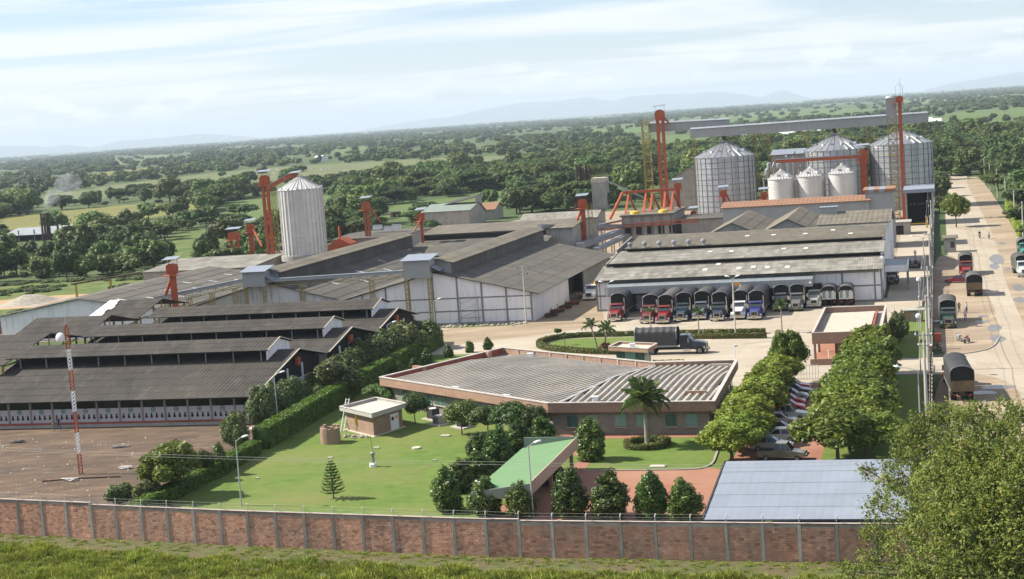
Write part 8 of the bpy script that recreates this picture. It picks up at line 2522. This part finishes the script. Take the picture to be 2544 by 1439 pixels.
# radio mast
a, b = SG(200, 1178); zt = SB(166, 815, b)[1]
t = thing('radio_mast', 'slim red and white lattice mast with a dish in the dirt yard', 'mast', a, b)
ns_ = 7
for k in range(ns_):
    z0_, z1_ = zt * k / ns_, zt * (k + 1) / ns_; m = MB(); w = .42
    cs = [Vector((w * .58 * math.cos(x), w * .58 * math.sin(x), 0)) for x in (.5, 2.6, 4.7)]
    for c in cs: m.beam(c + Vector((0, 0, z0_)), c + Vector((0, 0, z1_)), .075)
    n = 6
    for i in range(n):
        za, zb_ = z0_ + (z1_ - z0_) * i / n, z0_ + (z1_ - z0_) * (i + 1) / n
        for j in range(3): m.beam(cs[j] + Vector((0, 0, za)), cs[(j + 1) % 3] + Vector((0, 0, zb_)), .05)
    m.build('mast_section', 'orange_steel' if k % 2 == 0 else 'white_metal', t)
m = MB(); m.tube([(0, 0, zt), (0, 0, zt + 1.8)], .03, 5); m.build('antenna_rod', 'white_metal', t)
m = MB(); m.lathe([(.1, zt), (.16, zt + .2), (.05, zt + .4)], 8); m.build('beacon', 'red_band', t)
m = MB(); prof = [(.56 * q, -.16 * q * q) for q in (0.02, .25, .5, .75, 1)]; m.lathe(prof, 18, cap=False); dsh = m.build('dish', 'white_metal', t, smooth=True, loc=(-.75, -.2, zt - 1.0)); dsh.rotation_euler = (RAD(80), RAD(20), 0)
m = MB(); m.beam((-.7, -.1, zt - 1.0), (0, 0, zt - 1.0), .06); m.build('dish_bracket', 'grey_steel', t)
# flag pole bust, manhole lids
a, b = SG(928, 1160)
t = thing('pedestal_pump', 'white pedestal with a dark cylinder and a thin rod on the lawn', 'monument', a, b)
m = MB(); m.lathe([(.42, 0), (.42, .3), (.34, .42)], 6); m.build('pedestal', 'lamp_white', t); m = MB(); m.lathe([(.17, .42), (.17, 1.2), (.24, 1.25), (.26, 1.5), (.1, 1.6)], 12); m.build('cylinder', 'grey_steel', t); m = MB(); m.tube([(.05, 0, 1.55), (-.1, 0, SB(921, 1080, b)[1])], .022, 5); m.build('rod', 'dark_steel', t)
for k, (px, py, w, lab) in enumerate(((1035, 1115, .5, 'round white manhole lid in the middle of the lawn'), (936, 1114, .35, 'rectangular white lid near the pedestal'), (821, 1139, .3, 'small white lid between conifer and hut'), (1107, 1084, .55, 'rectangular grey lid on the lawn near the office trees'), (1080, 1145, .2, 'tiny white lid right of the round manhole'), (1634, 1160, .75, 'rectangular tan lid on the lawn near the palm'), (640, 1190, .2, 'tiny white lid at the hedge shade'))):
    a, b = SG(px, py); m = MB()
    if k == 0: m.lathe([(w, .0), (w, .14), (w * .9, .17)], 20)
    else: m.box(-w, w, -w * .6, w * .6, 0, .1); m.box(-w * .85, w * .85, -w * .48, w * .48, .1, .13)
    o = m.build('manhole_lid', 'pale_slab'); o.location = W(a, b, .012); o.rotation_euler = (0, 0, T); tag(o, lab, 'lid', 'lids in the lawn')
# condenser units on plinths by the office
for k, (px, py, r_, h_, mt, lab) in enumerate(((1092, 1055, .55, 1.1, 'grey_steel', 'grey air-conditioning condenser on the office plinth, nearest the lawn'), (1077, 1042, .55, 1.3, 'dark_steel', 'dark air-conditioning condenser behind the grey one'), (1150, 1062, .5, .9, 'dark_steel', 'low condenser behind the left round-headed tree'))):
    a, b = SG(px, py); t = thing('condenser_unit', lab, 'condenser', a, b, rz=RAD(-35), group='condensers by the office')
    m = MB(); m.box(-1.2, 1.2, -.9, .9, 0, .16); m.build('plinth', 'coping', t); m = MB(); m.box(-r_, r_, -r_, r_, .17, h_); m.build('casing', mt, t)
    for q in range(6): m = MB(); m.box(-r_ - .01, r_ + .01, -r_ - .02, -r_, .25 + q * (h_ - .4) / 6, .29 + q * (h_ - .4) / 6); m.build('louvre', 'dark_steel', t)
    m = MB(); m.lathe([(r_ * .8, h_), (r_ * .8, h_ + .06), (r_ * .2, h_ + .1)], 14); m.build('fan_guard', 'white_metal', t)
# broken brick stump, ladder, rubble beside the hut
a, b = SG(822, 1100)
t = thing('brick_stump', 'ruined round brick stump beside the ladder', 'ruin', a, b)
mb = MB(); n = 16; rr = random.Random(8)
for i in range(n):
    t1, t2 = 2 * math.pi * i / n, 2 * math.pi * (i + 1) / n; h = 1.65 + .35 * rr.random()
    mb.hexa([(1.15 * math.cos(t1), 1.15 * math.sin(t1), 0), (1.15 * math.cos(t2), 1.15 * math.sin(t2), 0), (.8 * math.cos(t2), .8 * math.sin(t2), 0), (.8 * math.cos(t1), .8 * math.sin(t1), 0), (1.1 * math.cos(t1), 1.1 * math.sin(t1), h), (1.1 * math.cos(t2), 1.1 * math.sin(t2), h), (.8 * math.cos(t2), .8 * math.sin(t2), h), (.8 * math.cos(t1), .8 * math.sin(t1), h)])
mb.build('ring_wall', 'hut_brick', t)
mb = MB(); mb.lathe([(.8, 1.2), (.5, 1.5), (.1, 1.55)], 12); mb.build('broken_fill', 'red_band', t)
a, b = SG(850, 1072); t = thing('extension_ladder', 'aluminium extension ladder leaning on the brick hut', 'ladder', a, b)
q = S(GW(864, 992, 3.4)); dx, dy = q[0] - a, q[1] - b
for s_ in (-1, 1):
    m = MB(); m.beam((s_ * .2, 0, 0), (dx + s_ * .2, dy, 3.5), .06, .08); m.build('rail', 'white_metal', t)
for k in range(12):
    f = (k + .5) / 12; m = MB(); m.beam((dx * f - .2, dy * f, 3.5 * f), (dx * f + .2, dy * f, 3.5 * f), .045); m.build('rung', 'white_metal', t)
a, b = SG(885, 1085); mb = MB(); rr = random.Random(2)
for k in range(22):
    x, y = rr.gauss(0, 1.1), rr.gauss(0, .6); s_ = rr.uniform(.1, .3); mb.lathe([(s_, 0), (s_ * .9, s_ * .6), (s_ * .3, s_)], 6, x, y, a0=rr.random())
o = mb.build('rubble_pile', 'rubble'); o.location = W(a, b, .01); o.rotation_euler = (0, 0, T); tag(o, 'low heap of stones and rubble at the foot of the brick hut', 'rubble', kind='stuff')
t = thing('yellow_cloth', 'yellow tarpaulin hanging on a pole beside the brick hut', 'cloth', *SG(886, 1075))
m = MB(); m.tube([(0, 0, 0), (0, 0, 2.2)], .03, 5); m.build('pole', 'grey_steel', t); m = MB(); m.hexa([(-.05, -.15, 1.0), (.45, -.1, 1.1), (.45, .0, 1.1), (-.05, .05, 1.0), (0, -.1, 2.2), (.25, -.05, 2.1), (.25, 0, 2.1), (0, .05, 2.2)]); m.build('cloth', 'yellow_paint', t)
t = thing('water_tank', 'round tank with a pale lid at the hedge end near the lamp post', 'tank', *SG(652, 1100))
m = MB(); m.lathe([(1.1, 0), (1.1, 1.7), (1.0, 1.75)], 18); m.build('tank_shell', 'dark_steel', t); m = MB(); m.lathe([(1.35, 1.76), (1.35, 1.84), (.1, 1.95)], 18); m.build('lid', 'coping', t)
# litter on the dirt yard
rl = random.Random(31)
mb = MB()
for k in range(190):
    px, py = rl.uniform(-20, 560), rl.uniform(1085, 1240); a, b = SG(px, py)
    if a > -75.5: continue
    s_ = abs(rl.gauss(0, .06)) + .035; mb.tint = .5; an = rl.random() * 3; h_ = rl.uniform(.02, .12)
    c_, s2 = math.cos(an) * s_, math.sin(an) * s_
    mb.hexa([(a + c_, b + s2, 0), (a - s2 * .6, b + c_ * .6, 0), (a - c_, b - s2, 0), (a + s2 * .6, b - c_ * .6, 0), (a + c_ * .7, b + s2 * .7, h_), (a - s2 * .5, b + c_ * .5, h_), (a - c_ * .7, b - s2 * .7, h_), (a + s2 * .5, b - c_ * .5, h_)])
o = mb.build('yard_litter', 'litter_white'); o.rotation_euler = (0, 0, T); o.location = (0, 0, .008); tag(o, 'pale scraps and stones strewn over the dirt yard', 'litter', kind='stuff')
for k, (px, py, mt, lab) in enumerate(((305, 1166, 'litter_white', 'white broken sheets lying on the dirt yard right of the mast'), (172, 1195, 'litter_white', 'heap of white scraps left of the mast foot'), (300, 1112, 'grey_steel', 'flat grey boards on the dirt yard below the shed'), (45, 1100, 'dark_steel', 'small dark lump at the left of the dirt yard'))):
    a, b = SG(px, py); t = thing('scrap_heap', lab, 'scrap', a, b, group='scrap on the dirt yard'); rr = random.Random(k)
    for q in range(5): m = MB(); m.beam((rr.uniform(-1, 1), rr.uniform(-.4, .4), .06 + .05 * q), (rr.uniform(-1, 1), rr.uniform(-.4, .4), .1 + .05 * q), rr.uniform(.2, .5), .05); m.build('piece', mt, t)
a, b = SG(105, 1198); q = SG(300, 1186); m = MB(); m.tube([(0, 0, .08), ((q[0] - a) * .5, (q[1] - b) * .5 + .4, .08), (q[0] - a, q[1] - b, .08)], .07, 6); o = m.build('black_hose', 'rubber'); o.location = W(a, b, .01); o.rotation_euler = (0, 0, T); tag(o, 'long black hose lying across the dirt yard', 'hose')
# earth bank and rubble by the white gable, farm machines along its side
rr = random.Random(12); mb = MB()
for k in range(150):
    a, b = rr.uniform(-92, -69), 264.6 + rr.gauss(0, .8); s_ = rr.uniform(.1, .45); mb.lathe([(s_, 0), (s_ * .85, s_ * .5), (s_ * .25, s_ * .8)], 6, a, b, a0=rr.random())
o = mb.build('wall_foot_rubble', 'rubble'); o.rotation_euler = (0, 0, T); tag(o, 'stones and broken concrete along the foot of the white gable', 'rubble', kind='stuff')
sheet('grass_bank', smooth_poly([(-95, 262.5), (-72, 262.6), (-68.8, 264), (-70, 266.6), (-95, 266.8)], 2), 'weeds', .032)
for k in range(6):
    a, b = -66.0 + rr.uniform(-.3, .3), 272 + k * 5.2
    t = thing('farm_implement', ('rusty harrow nearest the white gable corner', 'red and blue plough second along the warehouse side', 'rusty disc implement third along the warehouse side', 'dark machine frame fourth along the warehouse side', 'red implement at the loading opening', 'dark implement deepest in the alley')[k], 'implement', a, b, rz=rr.uniform(-.4, .4), group='implements along the warehouse side')
    m = MB(); m.beam((-1, -1.2, .7), (1, 1.2, .8), .14); m.beam((-.9, 1, .7), (.9, -1, .75), .12); m.build('frame', ('rusty_pipe', 'orange_steel')[k % 2], t)
    for q in range(4):
        m = MB(); m.lathe([(.02, -.03), (.42, -.02), (.42, .02), (.02, .03)], 12); o = m.build('disc', 'rusty_pipe', t, loc=(-.7 + .45 * q, -.8 + .5 * q, .45)); o.rotation_euler = (RAD(80), 0, .3)
    m = MB(); m.tube([(0, 0, .8), (0, .2, 1.7)], .06, 6); m.build('mast', 'dark_steel', t)
t = thing('pipe_portal', 'thin steel portal frame against the white gable', 'frame', -79.2, 266.2)
for x in (-1.6, 1.6): m = MB(); m.beam((x, 0, 0), (x, 0, 4.9), .12); m.build('upright', 'grey_steel', t)
for z in (1.2, 4.8): m = MB(); m.beam((-2, 0, z), (2, 0, z), .12); m.build('crossbar', 'grey_steel', t)
for z in (1.3, 2.5, 3.7): m = MB(); m.beam((-1.6, 0, z), (1.6, 0, z + 1.1), .06); m.build('brace', 'grey_steel', t)
# perimeter fence along the road
t = thing('road_fence', 'brick-based fence with posts and wire between the plant and the road', 'fence', -1.6, 150)
for y0_, y1_ in ((0, 52.5), (66, 330)):
    m = MB(); m.box(-.12, .12, y0_, y1_, 0, 1.5); m.build('brick_base', 'fence_brick', t); m = MB(); m.box(-.16, .16, y0_, y1_, 1.5, 1.58); m.build('coping', 'coping', t)
pm_ = MB(); pm_.box(-.09, .09, -.09, .09, 0, 2.6); pm_.beam((0, 0, 2.55), (.25, 0, 2.95), .07); pme = pm_.mesh('post'); pme.materials.append(MATS['rusty_pipe'])
for y in np.arange(0, 330, 2.5):
    if 52.5 < y < 66: continue
    o = bpy.data.objects.new('post', pme); col.objects.link(o); o.parent = t; o.location = (0, float(y), 0)
for z in (1.9, 2.2, 2.5):
    for y0_, y1_ in ((0, 52.5), (66, 330)): m = MB(); m.tube([(0, y0_, z), (0, y1_, z)], .012, 3); m.build('wire', 'wire', t)
t = thing('slant_fence', 'short brick-based fence slanting from the lane to the road fence', 'fence', -2.6, 268)
m = MB(); m.beam((-.4, 0, .4), (1.2, 20, .4), .2, .8); m.build('brick_base', 'fence_brick', t)
for k in range(7): m = MB(); m.tube([(-.4 + 1.6 * k / 6, 20 * k / 6, .8), (-.4 + 1.6 * k / 6, 20 * k / 6, 2.4)], .05, 5); m.build('post', 'grey_steel', t)
m = MB(); m.beam((-.4, 0, 2.35), (1.2, 20, 2.35), .05); m.build('top_rail', 'grey_steel', t)
t = thing('sliding_gate', 'low steel sliding gate at the driveway mouth', 'gate', -1.4, 203.5)
m = MB(); m.beam((0, 0, .15), (0, 6, .15), .08); m.beam((0, 0, 1.7), (0, 6, 1.7), .08); m.build('frame', 'grey_steel', t)
for k in range(13): m = MB(); m.beam((0, .5 * k, .15), (0, .5 * k, 1.7), .04); m.build('bar', 'grey_steel', t)
t = thing('parking_gate', 'white bar gate between the parking trees and the driveway', 'gate', -19.2, 201.5)
for k in range(12): m = MB(); m.beam((.36 * k, 0, .1), (.36 * k, 0, 1.8), .05); m.build('bar', 'white_metal', t)
m = MB(); m.beam((0, 0, 1.8), (4, 0, 1.8), .06); m.beam((0, 0, .15), (4, 0, .15), .06); m.build('frame', 'white_metal', t)
t = thing('yellow_barrier', 'yellow striped barrier rail beside the guard booth', 'barrier', *SG(1640, 905))
for k in range(8): m = MB(); m.beam((.55 * k - 1, .0, .55), (.55 * k - .5, 0, .55), .12); m.build('stripe', 'yellow_paint' if k % 2 else 'dark_steel', t)
for x in (-.9, 3.3): m = MB(); m.tube([(x, 0, 0), (x, 0, .7)], .06, 6); m.build('post', 'yellow_paint', t)
a, b = SG(2353, 628); t = thing('sentry_box', 'small brown-roofed sentry box beside the road fence', 'booth', a + .6, b)
m = MB(); m.box(-1.1, 1.3, 0, 2.6, 0, 3.0); m.build('wall', 'concrete_wall', t); m = MB(); m.hexa([(-1.5, -.5, 3.0), (1.8, -.5, 3.0), (1.8, 3.2, 3.3), (-1.5, 3.2, 3.3), (-1.5, -.5, 3.15), (1.8, -.5, 3.15), (1.8, 3.2, 3.5), (-1.5, 3.2, 3.5)]); m.build('roof', 'brown_roof', t); m = MB(); m.box(.2, 1.0, -.04, .02, 1.0, 2.3); m.build('window', 'cab_glass', t)
# roadside house on the right and far white roofs
hall('roadside_hall', 'grey-roofed hall behind the trees on the far side of the road', 26, 50, 470, 500, 5, 8.5, 5, 'grey_roof', 'concrete_wall')
for k, (px, py, w, lab) in enumerate(((1950, 348, 60, 'long white greenhouse roof among far trees behind the gallery'), (1870, 352, 26, 'small white roof beside the long greenhouse roof'), (2290, 312, 20, 'white roof among trees right of the silos, left'), (2322, 315, 12, 'white roof among trees right of the silos, right'), (790, 402, 9, 'tiny white house beyond the pale pasture'))):
    a, b = SG(px, py); hall('far_white_building', lab, a - w / 2, a + w / 2, b, b + 16, 5, 7.5, 5, 'skylight', 'white_wall', group='far white buildings')
# grazing cattle on the pale pasture
rc = random.Random(44)
cm = MB(); loft(cm, [(-.95, .22, .2, .75, 1.25), (-.5, .34, .3, .6, 1.42), (.4, .34, .28, .58, 1.4), (.8, .2, .18, .8, 1.4)]); loft(cm, [(.75, .14, .12, 1.0, 1.4), (1.25, .12, .1, .75, 1.15), (1.5, .08, .07, .62, .85)])
for x in (-.2, .2):
    for y in (-.75, .55): cm.tube([(x, y, .75), (x, y + .03, .4), (x, y, 0)], [.12, .07, .06], 6)
cow_me = cm.mesh('body'); cow_me.materials.append(MATS['litter_white'])
for k in range(24):
    px = rc.uniform(640, 1060); py = np.interp(px, [640, 1060], [424, 408]) + rc.uniform(2, 12)
    a, b = SG(px, float(py)); t = thing('grazing_cow', 'white cow grazing on the pale pasture behind the tall silo', 'cow', a, b, rz=rc.uniform(0, 6.28), group='white cattle on the pale pasture'); link('body', cow_me, None, t)

# ------------------------------------------------------------------ smoke and haze
(sa_, sz_), sb2 = SMOKE_AT
m, n, l = new_mat('smoke')
out = n.new('ShaderNodeOutputMaterial'); pv = n.new('ShaderNodeVolumePrincipled'); l.new(pv.outputs[0], out.inputs['Volume'])
pv.inputs['Color'].default_value = (.86, .90, .95, 1); pv.inputs['Anisotropy'].default_value = .2
geo = n.new('ShaderNodeNewGeometry'); nt = n.new('ShaderNodeTexNoise'); nt.inputs['Scale'].default_value = .22; nt.inputs['Detail'].default_value = 4
l.new(geo.outputs['Position'], nt.inputs['Vector']); mr = n.new('ShaderNodeMapRange'); mr.inputs['From Min'].default_value = .42; mr.inputs['From Max'].default_value = .68; mr.inputs['To Max'].default_value = .10
l.new(nt.outputs[0], mr.inputs['Value']); l.new(mr.outputs[0], pv.inputs['Density'])
mb = MB(); pts = [(0, 0, 0), (1.5, 0, 2.5), (5, 0, 6), (10, 1, 9.5), (16, 2, 13)]; mb.tube(pts, [.7, 1.6, 3.0, 4.6, 3.0], 12)
sme = mb.mesh('smoke'); bm = bmesh.new(); bm.from_mesh(sme); bmesh.ops.recalc_face_normals(bm, faces=bm.faces); bm.to_mesh(sme); bm.free()
o = link('smoke', sme, 'smoke'); o.location = W(sa_ - .5, sb2, sz_); o.rotation_euler = (0, 0, T); tag(o, 'pale smoke drifting right from the kiln stacks', 'smoke', kind='stuff')

m, n, l = new_mat('haze')
out = n.new('ShaderNodeOutputMaterial'); pv = n.new('ShaderNodeVolumePrincipled'); l.new(pv.outputs[0], out.inputs['Volume'])
pv.inputs['Color'].default_value = (.74, .88, 1.0, 1); pv.inputs['Density'].default_value = 6.2e-5; pv.inputs['Anisotropy'].default_value = .0
mb = MB(); mb.box(-23000, 23000, -400, 47000, -4, 460)
o = mb.build('haze', 'haze'); tag(o, 'thin pale blue haze over the whole plain', 'haze', kind='stuff')
